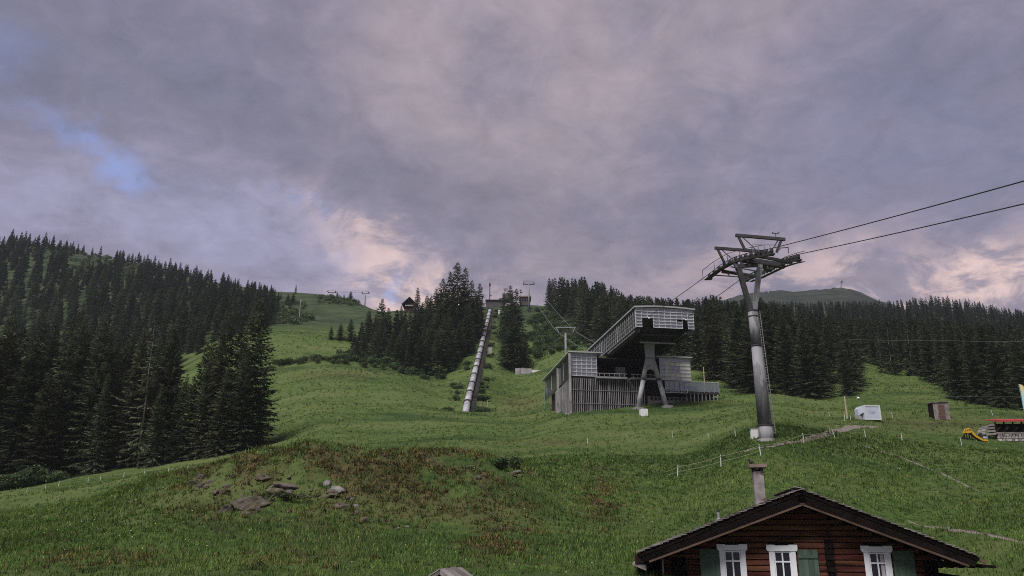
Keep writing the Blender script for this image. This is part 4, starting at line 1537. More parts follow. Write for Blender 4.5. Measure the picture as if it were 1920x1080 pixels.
# ------------------------------------------------------------------ steel pipe up the slope
NP = 17
pipe = thing('pipeline', 'large silver steel pipe climbing the slope in bolted sections', 'pipe', PIPE_A)
line = [PIPE_A.lerp(PIPE_B, -0.035 + 1.035 * (k / NP) ** 1.1) for k in range(NP + 1)]
line[0].z -= 1.2
for k in range(NP):
    a, c = line[k], line[k + 1]
    d = (c - a).normalized()
    MB().tube(a + d * 0.03, c - d * 0.03, 0.74, 0.74, 24).build('pipe_section', 'pipe_steel', pipe, True)
    if k:
        MB().tube(a - d * 0.45, a + d * 0.45, 0.88, 0.88, 24).build('collar', 'collar', pipe)
        sd = MB()
        base = a - Vector((0, 0, 1.2))
        gzz_ = gz(a.x, a.y)
        sd.hexa([Vector((a.x - 1.2, a.y - 0.5, gzz_ - 0.8)), Vector((a.x + 1.2, a.y - 0.5, gzz_ - 0.8)), Vector((a.x + 1.2, a.y + 0.5, gzz_ - 0.8)), Vector((a.x - 1.2, a.y + 0.5, gzz_ - 0.8)),
                 Vector((a.x - 0.9, a.y - 0.4, a.z - 0.9)), Vector((a.x + 0.9, a.y - 0.4, a.z - 0.9)), Vector((a.x + 0.9, a.y + 0.4, a.z - 0.9)), Vector((a.x - 0.9, a.y + 0.4, a.z - 0.9))])
        sd.build('saddle', 'concrete_dark', pipe)
end = line[-1]
MB().tube(end - Vector((0, 0.1, 0)), end + (line[-1] - line[-2]).normalized() * 1.6, 1.15, 1.15, 20).build('end_cap', 'collar', pipe)
# dark strip painting the pipe's shaded right side and trench, with a rail
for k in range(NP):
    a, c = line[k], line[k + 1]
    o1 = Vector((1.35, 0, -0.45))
    MB().bar(a + o1, c + o1 - (c - a).normalized() * 0.06, 0.75, 0.7).build('shade_trough', 'hall_dark', pipe)
    MB().bar(a + Vector((1.9, 0, 0.35)), c + Vector((1.9, 0, 0.35)), 0.06, 0.06).build('handrail', 'steel_dark', pipe)
    MB().bar(a + Vector((1.9, 0, -0.9)), a + Vector((1.9, 0, 0.35)), 0.06, 0.06, (0, 1, 0)).build('rail_post', 'steel_dark', pipe)
# service strip of dark plants on both sides of the pipe
for k in range(64):
    t = random.random() ** 1.3
    i = min(NP - 1, int(t * NP))
    p = line[i].lerp(line[i + 1], t * NP - i)
    s = random.choice((-1, 1, 1))
    x, y = p.x + s * random.uniform(2.4, 3.8), p.y + random.uniform(-1, 1)
    h = random.uniform(0.7, 1.5)
    bush(Vector((x, y, gz(x, y))), h, h * random.uniform(1.3, 2.0), 'low dark bush growing close along the steel pipe', 'low bushes along the pipe')
# little steps box and rails beside the pipe
q = ground(919, 234)
sh = thing('pipe_hut', 'small pale service box halfway up beside the steel pipe', 'service box', q)
F_ = Frame(q.x, q.y, 0)
F_.box(MB(), -0.5, 0.5, -0.5, 0.5, q.z - 0.3, q.z + 2.2).build('body', 'concrete', sh)
F_.box(MB(), -0.6, 0.6, -0.6, 0.6, q.z + 2.2, q.z + 2.35).build('roof', 'roof_dark', sh)
q = ground(936, 318)
sh = thing('marker_board', 'small pale board post near the upper end of the pipe', 'board', q)
F_ = Frame(q.x, q.y, 0)
F_.box(MB(), -0.45, 0.45, -0.05, 0.05, q.z + 0.6, q.z + 2.6).build('board', 'wall_white', sh)
F_.box(MB(), -0.08, 0.08, 0.052, 0.15, q.z - 0.3, q.z + 2.6).build('post', 'steel_dark', sh)

# retaining wall of two panels
q = ground(993, 212)
rw = thing('retaining_wall', 'low white retaining wall beside the bushy spruce', 'wall', q)
F_ = Frame(q.x, q.y, 0)
for k in range(3):
    F_.box(MB(), -3.9 + k * 1.5, -2.44 + k * 1.5, 0, 0.3, q.z - 0.5, q.z + 1.55 - 0.03 * k).build('panel', 'concrete', rw)
for k in range(2):
    F_.box(MB(), 0.62 + k * 1.6, 2.18 + k * 1.6, 0.05, 0.3, q.z - 0.5, q.z + 1.05).build('panel', 'wall_white', rw)
MB().tube(F_.w(3.9, 0.1, q.z - 0.5), F_.w(3.9, 0.1, q.z + 2.6), 0.07, 0.07, 6).build('post', 'net_green', rw)

# ------------------------------------------------------------------ cable car station
o0 = P(1068, 662, 125)
S = Frame(o0.x, o0.y, R(10))
st = thing('cable_car_station', 'steel and glass cable car station on raised legs in the meadow', 'station', Vector((o0.x + 8, o0.y - 2, gz(o0.x + 8, o0.y - 2))))
bf = -11.4                                             # front of the raised boom
aL, zT = S.hit(1191, 577, bf)
aR, zTR = S.hit(1299, 582, bf)
_, zB = S.hit(1193, 612.5, bf)
_, zMid = S.hit(1193, 598, bf)
drop = -0.030


def sb(mb, a0, a1, b0, b1, z0, z1, dr=0.0, ref=bf):
    w = S.w
    k0, k1 = dr * (b0 - ref), dr * (b1 - ref)
    return mb.hexa([w(a0, b0, z0 + k0), w(a1, b0, z0 + k0), w(a1, b1, z0 + k1), w(a0, b1, z0 + k1),
                    w(a0, b0, z1 + k0), w(a1, b0, z1 + k0), w(a1, b1, z1 + k1), w(a0, b1, z1 + k1)])


bb = 15.0                                              # back of the boom
# roof of the boom: slightly arched sheet
for k in range(6):
    a0, a1 = aL - 0.25 + (aR - aL + 0.5) * k / 6, aL - 0.25 + (aR - aL + 0.5) * (k + 1) / 6
    h0 = 0.22 * (1 - (2 * k / 6 - 1) ** 2)
    h1 = 0.22 * (1 - (2 * (k + 1) / 6 - 1) ** 2)
    w = S.w
    d0, d1 = 0, drop * (bb - bf)
    MB().hexa([w(a0, bf - 0.35, zT + h0), w(a1 - 0.004, bf - 0.35, zT + h1), w(a1 - 0.004, bb, zT + h1 + d1), w(a0, bb, zT + h0 + d1),
               w(a0, bf - 0.35, zT + h0 + 0.2), w(a1 - 0.004, bf - 0.35, zT + h1 + 0.2), w(a1 - 0.004, bb, zT + h1 + 0.2 + d1), w(a0, bb, zT + h0 + 0.2 + d1)]).build('roof_sheet', 'roof_metal', st)
NCOL, NROW = 10, 6
ca = [aL + (aR - aL) * k / NCOL for k in range(NCOL + 1)]
cz = [zT - (zT - zB) * k / NROW for k in range(NROW + 1)]
opening = lambda i, j: (j >= 3 and i in (1, 2)) or (j in (3,) and i in (7, 8)) or (j >= 4 and i == 8) or (j >= 5 and i in (7,) and False)
for i in range(NCOL):
    for j in range(NROW):
        if opening(i, j):
            continue
        sb(MB(), ca[i] + 0.05, ca[i + 1] - 0.05, bf, bf + 0.03, cz[j + 1] + 0.05, cz[j] - 0.05).build('pane', 'glass_front', st)
for i in range(NCOL + 1):
    hole = i == 2
    zb = zB if not hole else cz[3]
    sb(MB(), ca[i] - 0.045, ca[i] + 0.045, bf - 0.05, bf - 0.003, zb, zT).build('mullion', 'mullion', st)
for j in range(NROW + 1):
    segs = [(aL, aR)]
    if j >= 4:
        segs = [(aL, ca[1]), (ca[3], ca[8] if j < 6 else ca[8]), (ca[9], aR)]
    for s0, s1 in segs:
        sb(MB(), s0 - 0.04, s1 + 0.04, bf - 0.11, bf - 0.053, cz[j] - 0.045, cz[j] + 0.045).build('transom', 'mullion', st)
# rope guides curving out of the two openings
for ac in (ca[2], ca[8] + 0.3):
    mb = MB()
    pts = [S.w(ac + 0.5 * s_, bf + 0.6 - 0.5 * k, zMid - 0.05 - 0.06 * k * k + 0.5) for k in range(4) for s_ in (0,)]
    mb.path(pts, 0.09, 6)
    mb.build('rope_guide', 'white_metal', st)
# side glazing of the boom: left and right
NS = 26
for side, aa in (('l', aL), ('r', aR)):
    for k in range(NS):
        b0, b1 = bf + 0.2 + (bb - bf - 0.2) * k / NS, bf + 0.2 + (bb - bf - 0.2) * (k + 1) / NS
        x0, x1 = (aa + 0.02, aa + 0.05) if side == 'l' else (aa - 0.05, aa - 0.02)
        sb(MB(), x0, x1, b0 + 0.04, b1 - 0.04, zB + 0.08, zT - 0.35, drop).build('side_pane', 'glass_side', st)
        y0, y1 = (aa - 0.06, aa + 0.015) if side == 'l' else (aa - 0.015, aa + 0.06)
        sb(MB(), y0, y1, b0 - 0.04, b0 + 0.04, zB + 0.05, zT - 0.3, drop).build('side_mullion', 'slat' if k % 9 else 'mullion', st)
    x0, x1 = (aa - 0.09, aa + 0.06) if side == 'l' else (aa - 0.06, aa + 0.09)
    sb(MB(), x0, x1, bf, bb, zB - 0.12, zB + 0.05, drop).build('side_sill', 'steel_grey', st)
    sb(MB(), x0, x1, bf, bb, zT - 0.3, zT - 0.004, drop).build('eaves_beam', 'steel_dark', st)
for k in (1, 2, 3):
    zc = zB + (zT - 0.3 - zB) * k / 4
    sb(MB(), aL - 0.10, aL - 0.065, bf, bb, zc - 0.03, zc + 0.03, drop).build('side_transom', 'slat', st)
# floor and girders of the boom
sb(MB(), aL + 0.9, aR - 0.9, bf + 2.2, bb, zB - 0.35, zB - 0.1, drop).build('boom_floor', 'hall_dark', st)
for ag in (aL + 0.55, aR - 0.55):
    sb(MB(), ag - 0.22, ag + 0.22, bf + 0.5, 3, zB - 0.75, zB - 0.14, drop - 0.012).build('girder', 'steel_dark', st)
    for k in range(16):
        b0 = bf + 1 + k * 0.9
        sb(MB(), ag - 0.55, ag - 0.24, b0, b0 + 0.35, zB - 0.52, zB - 0.30, drop).build('roller', 'steel_grey', st)
    sb(MB(), ag - 0.62, ag - 0.56, bf + 0.5, 3, zB - 0.62, zB - 0.5, drop).build('walkway_rail', 'steel_grey', st)
# service cradle under the front
for k in range(5):
    b0 = bf + 2.2 + k * 1.0
    sb(MB(), aL + 1.6, aR - 1.6, b0, b0 + 0.18, zB - 0.62, zB - 0.40, drop).build('cross_beam', 'steel_dark', st)
sb(MB(), aL + 1.7, aR - 1.7, bf + 3.4, bf + 3.6, zB - 1.5, zB - 1.3, drop).build('cradle_beam', 'steel_grey', st)
for k in range(7):
    a_ = aL + 1.8 + (aR - aL - 3.6) * k / 6
    sb(MB(), a_ - 0.05, a_ + 0.05, bf + 3.45, bf + 3.55, zB - 1.28, zB - 0.42, drop).build('cradle_hanger', 'steel_dark', st)
# column with the two splayed legs
bc = -5.0
ac, zY = S.hit(1217, 640, bc)
_, zS = S.hit(1218, 671, bc)
sb(MB(), aL + 0.3, aR - 0.8, bc - 0.35, bc + 0.35, zY - 0.1, zY + 0.4).build('yoke', 'steel_dark', st)
mb = MB()
w = S.w
mb.hexa([w(ac - 0.62, bc - 0.4, zS), w(ac + 0.62, bc - 0.4, zS), w(ac + 0.62, bc + 0.4, zS), w(ac - 0.62, bc + 0.4, zS),
         w(ac - 0.75, bc - 0.4, zY - 0.1), w(ac + 0.75, bc - 0.4, zY - 0.1), w(ac + 0.75, bc + 0.4, zY - 0.1), w(ac - 0.75, bc + 0.4, zY - 0.1)])
mb.build('column', 'galv_pale', st)
aL1, zL1 = S.hit(1196, 765, bc)
aR1, zR1 = S.hit(1251, 765, bc)
_, zJ = S.hit(1218, 706, bc)
for a1, z1 in ((aL1, zL1), (aR1, zR1)):
    sg = -1 if a1 < ac else 1
    top = w(ac + sg * 0.42, bc, zS + 0.02)
    foot = w(a1, bc, z1 - 0.2)
    jt = top.lerp(foot, 0.42)
    MB().tube(top, jt, 0.30, 0.36, 14).build('leg', 'galv_pale', st, True)
    MB().tube(jt, foot, 0.36, 0.36, 14).build('leg', 'galv_pale', st, True)
    dd = (foot - top).normalized()
    MB().tube(jt - dd * 0.14, jt + dd * 0.14, 0.46, 0.46, 14).build('leg_flange', 'steel_dark', st)
    fz = gz(foot.x, foot.y)
    S.box(MB(), a1 - 0.7, a1 + 0.7, bc - 0.7, bc + 0.7, fz - 0.6, max(fz + 0.25, z1)).build('footing', 'concrete', st)
mb = MB()
gp = [w(ac - 0.42, bc - 0.16, zS), w(ac + 0.42, bc - 0.16, zS), w(ac + 0.78, bc - 0.16, zS - 2.2), w(ac + 0.45, bc - 0.16, zS - 1.95), w(ac, bc - 0.16, zS - 1.8), w(ac - 0.45, bc - 0.16, zS - 1.95), w(ac - 0.78, bc - 0.16, zS - 2.2)]
mb.prism(gp, S.e2 * 0.32)
mb.build('gusset', 'galv_pale', st)

# two glazed pavilions on the main floor
aP1, zP = S.hit(1118, 664, 0)
_, zF = S.hit(1095, 705, 0)
aQ0, zQ = S.hit(1236, 671, 0)
aQ1, _ = S.hit(1293, 674, 0)
_, zFQ = S.hit(1262, 713, 0)
for tagn, a0, a1, zt, zf, nc, nr_, depth in (('left', 0.25, aP1, zP, zF, 5, 6, 19.0), ('right', aQ0, aQ1, zQ, zFQ, 6, 6, 12.0)):
    for i in range(nc):
        for j in range(nr_):
            x0, x1 = a0 + (a1 - a0) * i / nc, a0 + (a1 - a0) * (i + 1) / nc
            z1, z0 = zt - (zt - zf) * j / nr_, zt - (zt - zf) * (j + 1) / nr_
            blind = tagn == 'right' and 1 <= j and i >= 1 and not (i in (2, 3) and j in (2, 3)) and i <= 5
            sb(MB(), x0 + 0.04, x1 - 0.04, 0, 0.03, z0 + 0.04, z1 - 0.04).build('pane', 'blind' if blind else 'glass_front', st)
    for i in range(nc + 1):
        x = a0 + (a1 - a0) * i / nc
        sb(MB(), x - 0.04, x + 0.04, -0.05, -0.003, zf, zt).build('mullion', 'mullion', st)
    for j in range(nr_ + 1):
        z = zt - (zt - zf) * j / nr_
        sb(MB(), a0 - 0.04, a1 + 0.04, -0.10, -0.053, z - 0.04, z + 0.04).build('transom', 'mullion', st)
    r0, r1 = (-0.3, a1 + 0.9) if tagn == 'left' else (a0 - 0.6, a1 + 0.3)
    sb(MB(), r0, r1, -0.5, depth + 1.0, zt + 0.05, zt + 0.24, -0.05, 0).build('pavilion_roof', 'roof_metal', st)
    if tagn == 'left':
        sb(MB(), 0.06, 0.2, 0.0, depth, zf, zt - 0.1, -0.05, 0).build('side_wall', 'glass_side', st)
        sb(MB(), 0.9, a1, 6, 6.2, zf, zt, 0).build('inner_wall', 'hall_dark', st)
        for k in range(5):
            sb(MB(), 0.0, 0.055, 0.2 + k * 4.4, 0.32 + k * 4.4, zf, zt - 0.15, 0).build('side_post', 'slat', st)
    else:
        sb(MB(), a1 - 0.14, a1 - 0.02, 0.1, depth, zf, zt, -0.05, 0).build('side_wall', 'hall_dark', st)
        sb(MB(), a0, a1 - 0.3, 2.5, 2.7, zf, zt, 0).build('inner_wall', 'hall_dark', st)
# dark hall between them
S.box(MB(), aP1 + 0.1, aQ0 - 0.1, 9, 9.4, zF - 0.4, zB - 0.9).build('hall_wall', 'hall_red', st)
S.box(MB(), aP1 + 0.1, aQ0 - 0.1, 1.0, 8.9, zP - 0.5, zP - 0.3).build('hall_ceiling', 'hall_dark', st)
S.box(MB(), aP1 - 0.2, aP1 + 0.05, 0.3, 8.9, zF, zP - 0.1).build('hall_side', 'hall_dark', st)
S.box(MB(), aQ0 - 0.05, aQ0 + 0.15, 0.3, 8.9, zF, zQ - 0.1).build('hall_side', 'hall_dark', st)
aK0, zK = S.hit(1154, 690, 4)
aK1, _ = S.hit(1172, 690, 4)
S.box(MB(), aK0, aK1, 4, 4.8, zF - 0.3, zK + 0.2).build('hall_pillar', 'concrete', st)
for k in range(4):
    MB().bar(S.w(aP1 + 1.0 + k * 1.1, 2.5, zF + 0.2), S.w(aP1 + 1.8 + k * 1.1, 2.5, zF + 1.3), 0.1, 0.1).build('hall_strut', 'steel_dark', st)
# main floor slab, bullnose platform, rails
_, zPl = S.hit(1150, 712, -0.6)
S.box(MB(), 0.1, aQ1, 0.2, 9, zF - 0.45, zF - 0.08).build('floor_slab', 'concrete_dark', st)
for x0, x1 in ((1119, 1176), (1183, 1232)):
    a0, _ = S.hit(x0, 708, -0.8)
    a1, _ = S.hit(x1, 708, -0.8)
    S.box(MB(), a0, a1, -0.9, 0.15, zF - 0.42, zF - 0.12).build('platform', 'steel_grey', st)
    S.box(MB(), a0, a1, -0.92, -0.86, zF + 0.32, zF + 0.42).build('platform_rail', 'slat', st)
    for k in range(6):
        x = a0 + (a1 - a0) * (k + 0.5) / 6
        S.box(MB(), x - 0.03, x + 0.03, -0.915, -0.865, zF - 0.12, zF + 0.32).build('rail_post', 'slat', st)
# ground storey: wall, slat screen with its two rails
gl = gz(*S.w(0, 0, 0).xy)
gr = gz(*S.w(aQ1, 0, 0).xy)
S.box(MB(), 0.6, aQ1 + 2.5, 3.2, 3.6, min(gl, gr) - 1.5, zF - 0.46).build('ground_wall', 'hall_brown', st)
S.box(MB(), 0.6, 0.9, 3.7, 16, min(gl, gr) - 1.5, zF - 0.46).build('ground_wall', 'hall_brown', st)
a_end, _ = S.hit(1208, 740, -0.15)
NSL = 40
for k in range(NSL):
    a_ = 0.15 + (a_end - 0.15) * k / (NSL - 1)
    p = S.w(a_, -0.15, 0)
    g = gz(p.x, p.y)
    wd_ = 0.032 if k % 5 else 0.075
    S.box(MB(), a_ - wd_, a_ + wd_, -0.22, -0.08, g - 0.3, zF - 0.45).build('slat', 'slat', st)
for k in range(14):
    b_ = 0.6 + k * 0.75
    p = S.w(0, b_, 0)
    g = gz(p.x, p.y)
    S.box(MB(), -0.08, 0.04, b_ - 0.07, b_ + 0.07, g - 0.3, zF - 0.5 - 0.04 * b_).build('slat', 'slat', st)
_, zr1 = S.hit(1120, 732, -0.3)
_, zr2 = S.hit(1120, 757, -0.3)
for z in (zr1, zr2):
    S.box(MB(), 0.1, a_end, -0.29, -0.225, z - 0.03, z + 0.03).build('screen_rail', 'steel_grey', st)
for a_, b_, zt_ in ((-0.12, -0.35, zP - 0.1), (-0.12, 8.0, zP - 0.9)):
    p = S.w(a_, b_, 0)
    S.box(MB(), a_ - 0.16, a_ + 0.16, b_ - 0.13, b_ + 0.13, gz(p.x, p.y) - 0.4, zt_).build('corner_post', 'concrete', st)
# right terrace with glass balustrade on posts
aT0, zT1 = S.hit(1246, 715, -1.0)
aT1, _ = S.hit(1347, 716, -1.0)
_, zT0 = S.hit(1300, 734, -1.0)
S.box(MB(), aT0, aT1, -0.9, 8.5, zT0 - 0.35, zT0 - 0.05).build('terrace_deck', 'concrete_dark', st)
NB = 11
for k in range(NB):
    a0, a1 = aT0 + (aT1 - aT0) * k / NB, aT0 + (aT1 - aT0) * (k + 1) / NB
    S.box(MB(), a0 + 0.04, a1 - 0.04, -1.0, -0.97, zT0, zT1).build('balustrade_panel', 'glass_rail', st)
    S.box(MB(), a1 - 0.035, a1 + 0.035, -1.05, -1.0, zT0 - 0.2, zT1 + 0.03).build('balustrade_post', 'slat', st)
for k in range(6):
    b0, b1 = -0.95 + k * 1.5, -0.95 + (k + 1) * 1.5
    S.box(MB(), aT1 - 0.03, aT1, b0 + 0.05, b1 - 0.05, zT0, zT1).build('balustrade_panel', 'glass_rail', st)
S.box(MB(), aT0, aT1 + 0.03, -1.06, -0.96, zT1 + 0.035, zT1 + 0.10).build('handrail', 'mullion', st)
for k in range(9):
    a_ = S.hit(1288 + k * 7.2, 750, -0.8)[0]
    p = S.w(a_, -0.8, 0)
    S.box(MB(), a_ - 0.07, a_ + 0.07, -0.87, -0.73, gz(p.x, p.y) - 0.3, zT0 - 0.36).build('terrace_post', 'slat', st)
S.box(MB(), S.hit(1283, 750, 2)[0], aT1 - 0.8, 2.0, 2.3, min(gl, gr) - 1.5, zT0 - 0.37).build('terrace_wall', 'concrete_rust', st)
# X-braced rail in front of the right pavilion
a0, z1 = S.hit(1246, 729, -1.2)
a1, z0 = S.hit(1289, 737, -1.2)
for z in (z0, z1):
    S.box(MB(), a0, a1, -1.23, -1.17, z - 0.04, z + 0.04).build('brace_rail', 'mullion', st)
for k in range(5):
    x0 = a0 + (a1 - a0) * k / 4
    S.box(MB(), x0 - 0.04, x0 + 0.04, -1.225, -1.175, z0 + 0.041, z1 - 0.041).build('brace_post', 'mullion', st)
    if k < 4:
        x1 = a0 + (a1 - a0) * (k + 1) / 4
        m_ = MB().bar(S.w(x0 + .05, -1.2, z0 + .05), S.w(x1 - .05, -1.2, z1 - .05), 0.035, 0.035)
        m_.bar(S.w(x0 + .05, -1.19, z1 - .05), S.w(x1 - .05, -1.19, z0 + .05), 0.035, 0.035)
        m_.build('brace', 'mullion', st)
# concrete portal with a row of round holes and a wide grey door
a0, zt_ = S.hit(1214, 743, 0.4)
a1, zb_ = S.hit(1290, 753, 0.4)
gp_ = gz(*S.w((a0 + a1) / 2, 0.4, 0).xy)
S.box(MB(), a0, a1, 0.4, 0.9, zb_, zt_).build('portal_beam', 'concrete_rust', st)
for k in range(9):
    x = a0 + (a1 - a0) * (k + 1) / 10
    z = (zt_ + zb_) / 2
    MB().tube(S.w(x, 0.36, z), S.w(x, 0.5, z), 0.22, 0.22, 16).build('round_hole', 'hall_dark', st)
S.box(MB(), a0, a0 + 0.8, 0.4, 0.9, gp_ - 0.8, zb_ - 0.004).build('portal_pier', 'concrete_rust', st)
S.box(MB(), a1 - 0.8, a1, 0.4, 0.9, gp_ - 0.8, zb_ - 0.004).build('portal_pier', 'concrete_rust', st)
S.box(MB(), a0 + 0.81, a1 - 0.81, 0.7, 0.8, gp_ - 0.6, zb_ - 0.35).build('door', 'steel_grey', st)
S.box(MB(), a0 + 0.81, a1 - 0.81, 0.5, 0.9, zb_ - 0.34, zb_ - 0.006).build('door_lintel', 'concrete', st)
# stair stringer at the left corner
MB().bar(S.w(-0.6, 1.0, gl + 0.2), S.w(1.0, -1.6, gl - 0.5), 0.25, 0.3).build('stair_stringer', 'concrete', st)
# block in front
q = hit(1209, 780)
blk = thing('concrete_block', 'pale concrete block in the grass before the splayed station legs', 'concrete block', q)
F_ = Frame(q.x, q.y, R(8))
F_.box(MB(), -0.5, 0.5, 0, 0.9, q.z - 0.3, q.z + 1.0).build('body', 'wall_white', blk)
F_.box(MB(), -0.42, 0.42, 0.08, 0.82, q.z + 1.0, q.z + 1.08).build('cover', 'concrete', blk)
# green net screen left of the station
q = hit(1026, 772)
nt_ = thing('net_screen', 'thin green net screen on posts left of the station', 'net', q)
for k in range(5):
    x, y = q.x - 0.4 + k * 0.35, q.y + k * 0.8
    z = gz(x, y)
    MB().tube((x, y, z - 0.2), (x, y, z + 4.4), 0.03, 0.03, 6).build('post', 'net_green', nt_)
for k in range(14):
    z = q.z + 0.3 + k * 0.3
    MB().bar((q.x - 0.4, q.y, z), (q.x + 1.0, q.y + 3.2, z), 0.012, 0.02).build('net_line', 'net_green', nt_)

# ------------------------------------------------------------------ steel pylon
YP = 70.0
base = P(1437, 822, YP)
base.z = gz(base.x, base.y)
py_ = thing('lift_pylon', 'tall grey steel cable car pylon with forked head and peeling paint', 'pylon', base)
topc = P(1411, 583, YP)
segs = [(0.0, 0.70), (0.10, 0.70), (0.70, 0.54), (1.0, 0.475)]
ax = topc - base
bot = base - Vector((0, 0, 0.6))
cuts = [0.0, 0.105, 0.72, 1.0]
rad = [0.64, 0.61, 0.44, 0.42]
for k in range(3):
    p0 = base + ax * cuts[k] if k else bot
    MB().tube(p0, base + ax * cuts[k + 1], rad[k], rad[k + 1], 28).build('shaft', 'galv', py_, True)
for c, r_ in ((0.105, 0.66), (0.72, 0.50), (0.955, 0.455), (1.0, 0.46)):
    MB().tube(base + ax * (c - 0.004), base + ax * (c + 0.004), r_, r_, 28).build('flange', 'steel_dark', py_)
MB().tube(bot, base + Vector((0, 0, 0.04)), 0.76, 0.76, 20).build('footing', 'concrete', py_)
# ladder on the right side
lad = MB()
off = Vector((0.72, -0.1, 0))
off2 = Vector((0.52, -0.1, 0))
for s_ in (-0.10, 0.10):
    lad.bar(base + off + Vector((s_, 0, 0.5)), topc + off2 + Vector((s_, 0, 0)), 0.045, 0.045)
lad.build('ladder_rail', 'steel_grey', py_)
for k in range(44):
    p = (base + off + Vector((0, 0, 0.6))).lerp(topc + off2, k / 44)
    MB().bar(p - Vector((0.09, 0, 0)), p + Vector((0.09, 0, 0)), 0.03, 0.03).build('rung', 'steel_grey', py_)
# forked head
armL, armR = P(1385, 503, YP), P(1427, 478, YP)
for a_, sgn in ((armL, -1), (armR, 1)):
    st_ = topc + Vector((sgn * 0.14, 0, -0.1))
    MB().bar(st_, a_, 0.40, 0.42).build('fork_arm', 'galv' if sgn > 0 else 'steel_dark', py_)
lt = [P(1330, 514, 76), P(1352, 497, 74), P(1377, 483, 72), P(1400, 476, 70), P(1424, 471, 68), P(1446, 467, 66)]
rt = [P(1399, 517, 76), P(1420, 509, 74), P(1442, 498, 72), P(1462, 488, 70), P(1480, 482, 68), P(1496, 478, 66)]
cross = (rt[3] - lt[3])
cross.z = 0
cross.normalize()
MB().bar(lt[3] - cross * 0.6 + Vector((0, 0, -0.55)), rt[3] + cross * 0.4 + Vector((0, 0, -0.55)), 0.45, 0.45).build('cross_arm', 'steel_dark', py_)
MB().bar(lt[1] + Vector((0, 0, -0.7)), rt[1] + Vector((0, 0, -0.5)), 0.2, 0.2).build('cross_tie', 'steel_dark', py_)
MB().bar(lt[4] + Vector((0, 0, -0.5)), rt[4] + Vector((0, 0, -0.5)), 0.24, 0.24).build('cross_tie', 'steel_dark', py_)
MB().bar(armL + Vector((-0.1, 0, -0.1)), lt[2] + Vector((0, 0, -0.45)), 0.34, 0.36).build('arm_bracket', 'steel_dark', py_)
MB().bar(P(1384, 499, 70), P(1426, 497, 70), 0.3, 0.3).build('head_beam', 'steel_dark', py_)
MB().bar(P(1426, 497, 70), rt[2] + Vector((0, 0, -0.5)), 0.26, 0.26).build('head_beam', 'steel_dark', py_)
for k_ in range(5):
    e0 = lt[1].lerp(lt[4], k_ / 4) + Vector((0, 0, -0.5))
    e1 = rt[1].lerp(rt[4], (k_ + 0.5) / 4.5) + Vector((0, 0, -0.6))
    MB().bar(e0, e1, 0.09, 0.09).build('lattice_bar', 'steel_dark', py_)
for tr, nm in ((lt, 'l'), (rt, 'r')):
    tb = MB()
    for a_, c_ in zip(tr[:-1], tr[1:]):
        tb.bar(a_ - Vector((0, 0, 0.36)), c_ - Vector((0, 0, 0.36)), 0.2, 0.32)
    trn = tb.build('sheave_train', 'steel_dark', py_)
    trn['label'] = 'curved row of rubber sheaves carrying the rope'
    NW = 13
    for k in range(NW):
        t = k / (NW - 1) * (len(tr) - 1)
        i = min(int(t), len(tr) - 2)
        p = tr[i].lerp(tr[i + 1], t - i) - Vector((0, 0, 0.2))
        w_ = MB().tube(p - cross * 0.1, p + cross * 0.1, 0.235, 0.235, 16)
        w_.tube(p - cross * 0.16, p + cross * 0.16, 0.09, 0.09, 8)
        w_.build('sheave', 'rubber', trn)
    for k in range(6):
        t = k / 5 * (len(tr) - 1)
        i = min(int(t), len(tr) - 2)
        p = tr[i].lerp(tr[i + 1], t - i)
        p2 = tr[min(i + 1, len(tr) - 1)]
        MB().bar(p + cross * 0.22 + Vector((0, 0, -0.5)), p - cross * 0.22 + Vector((0, 0, -0.5)), 0.5, 0.12).build('rocker', 'steel_dark', trn)
    # catwalk hanging below the train
    sg = -1 if nm == 'l' else 1
    cw = MB()
    for k in range(5):
        a_, c_ = tr[k] + cross * sg * 0.42 + Vector((0, 0, -0.62)), tr[k + 1] + cross * sg * 0.42 + Vector((0, 0, -0.62))
        cw.bar(a_, c_, 0.34, 0.05)
        cw.bar(a_ + Vector((0, 0, 1.0)) + cross * sg * 0.25, c_ + Vector((0, 0, 1.0)) + cross * sg * 0.25, 0.04, 0.04)
        cw.bar(a_ + cross * sg * 0.25, a_ + Vector((0, 0, 1.0)) + cross * sg * 0.25, 0.04, 0.04)
    cw.build('catwalk', 'steel_dark', py_)
# two lifting gantries above the sheaves
for (b0, b1, l0, l1, yy) in (((1379, 441), (1472, 449), (1398, 471), (1456, 473), 67.0), ((1340, 465), (1433, 472), (1358, 492), (1424, 492), 73.0)):
    p0, p1 = P(*b0, yy), P(*b1, yy)
    gm_ = MB().bar(p0, p1, 0.24, 0.26)
    g_ = gm_.build('gantry_beam', 'steel_dark', py_)
    for pp, ll in ((p0.lerp(p1, 0.06), P(*l0, yy)), (p0.lerp(p1, 0.92), P(*l1, yy))):
        MB().bar(pp - Vector((0, 0, 0.12)), ll, 0.17, 0.2).build('gantry_leg', 'steel_dark', g_)
    MB().bar(p0.lerp(p1, 0.14) - Vector((0, 0, 0.12)), P(l0[0] + 22, l0[1], yy + 1.2), 0.06, 0.06).build('gantry_brace', 'steel_grey', g_)
    MB().bar(p0.lerp(p1, 0.86) - Vector((0, 0, 0.12)), P(l1[0] - 12, l1[1], yy + 1.2), 0.06, 0.06).build('gantry_brace', 'steel_grey', g_)
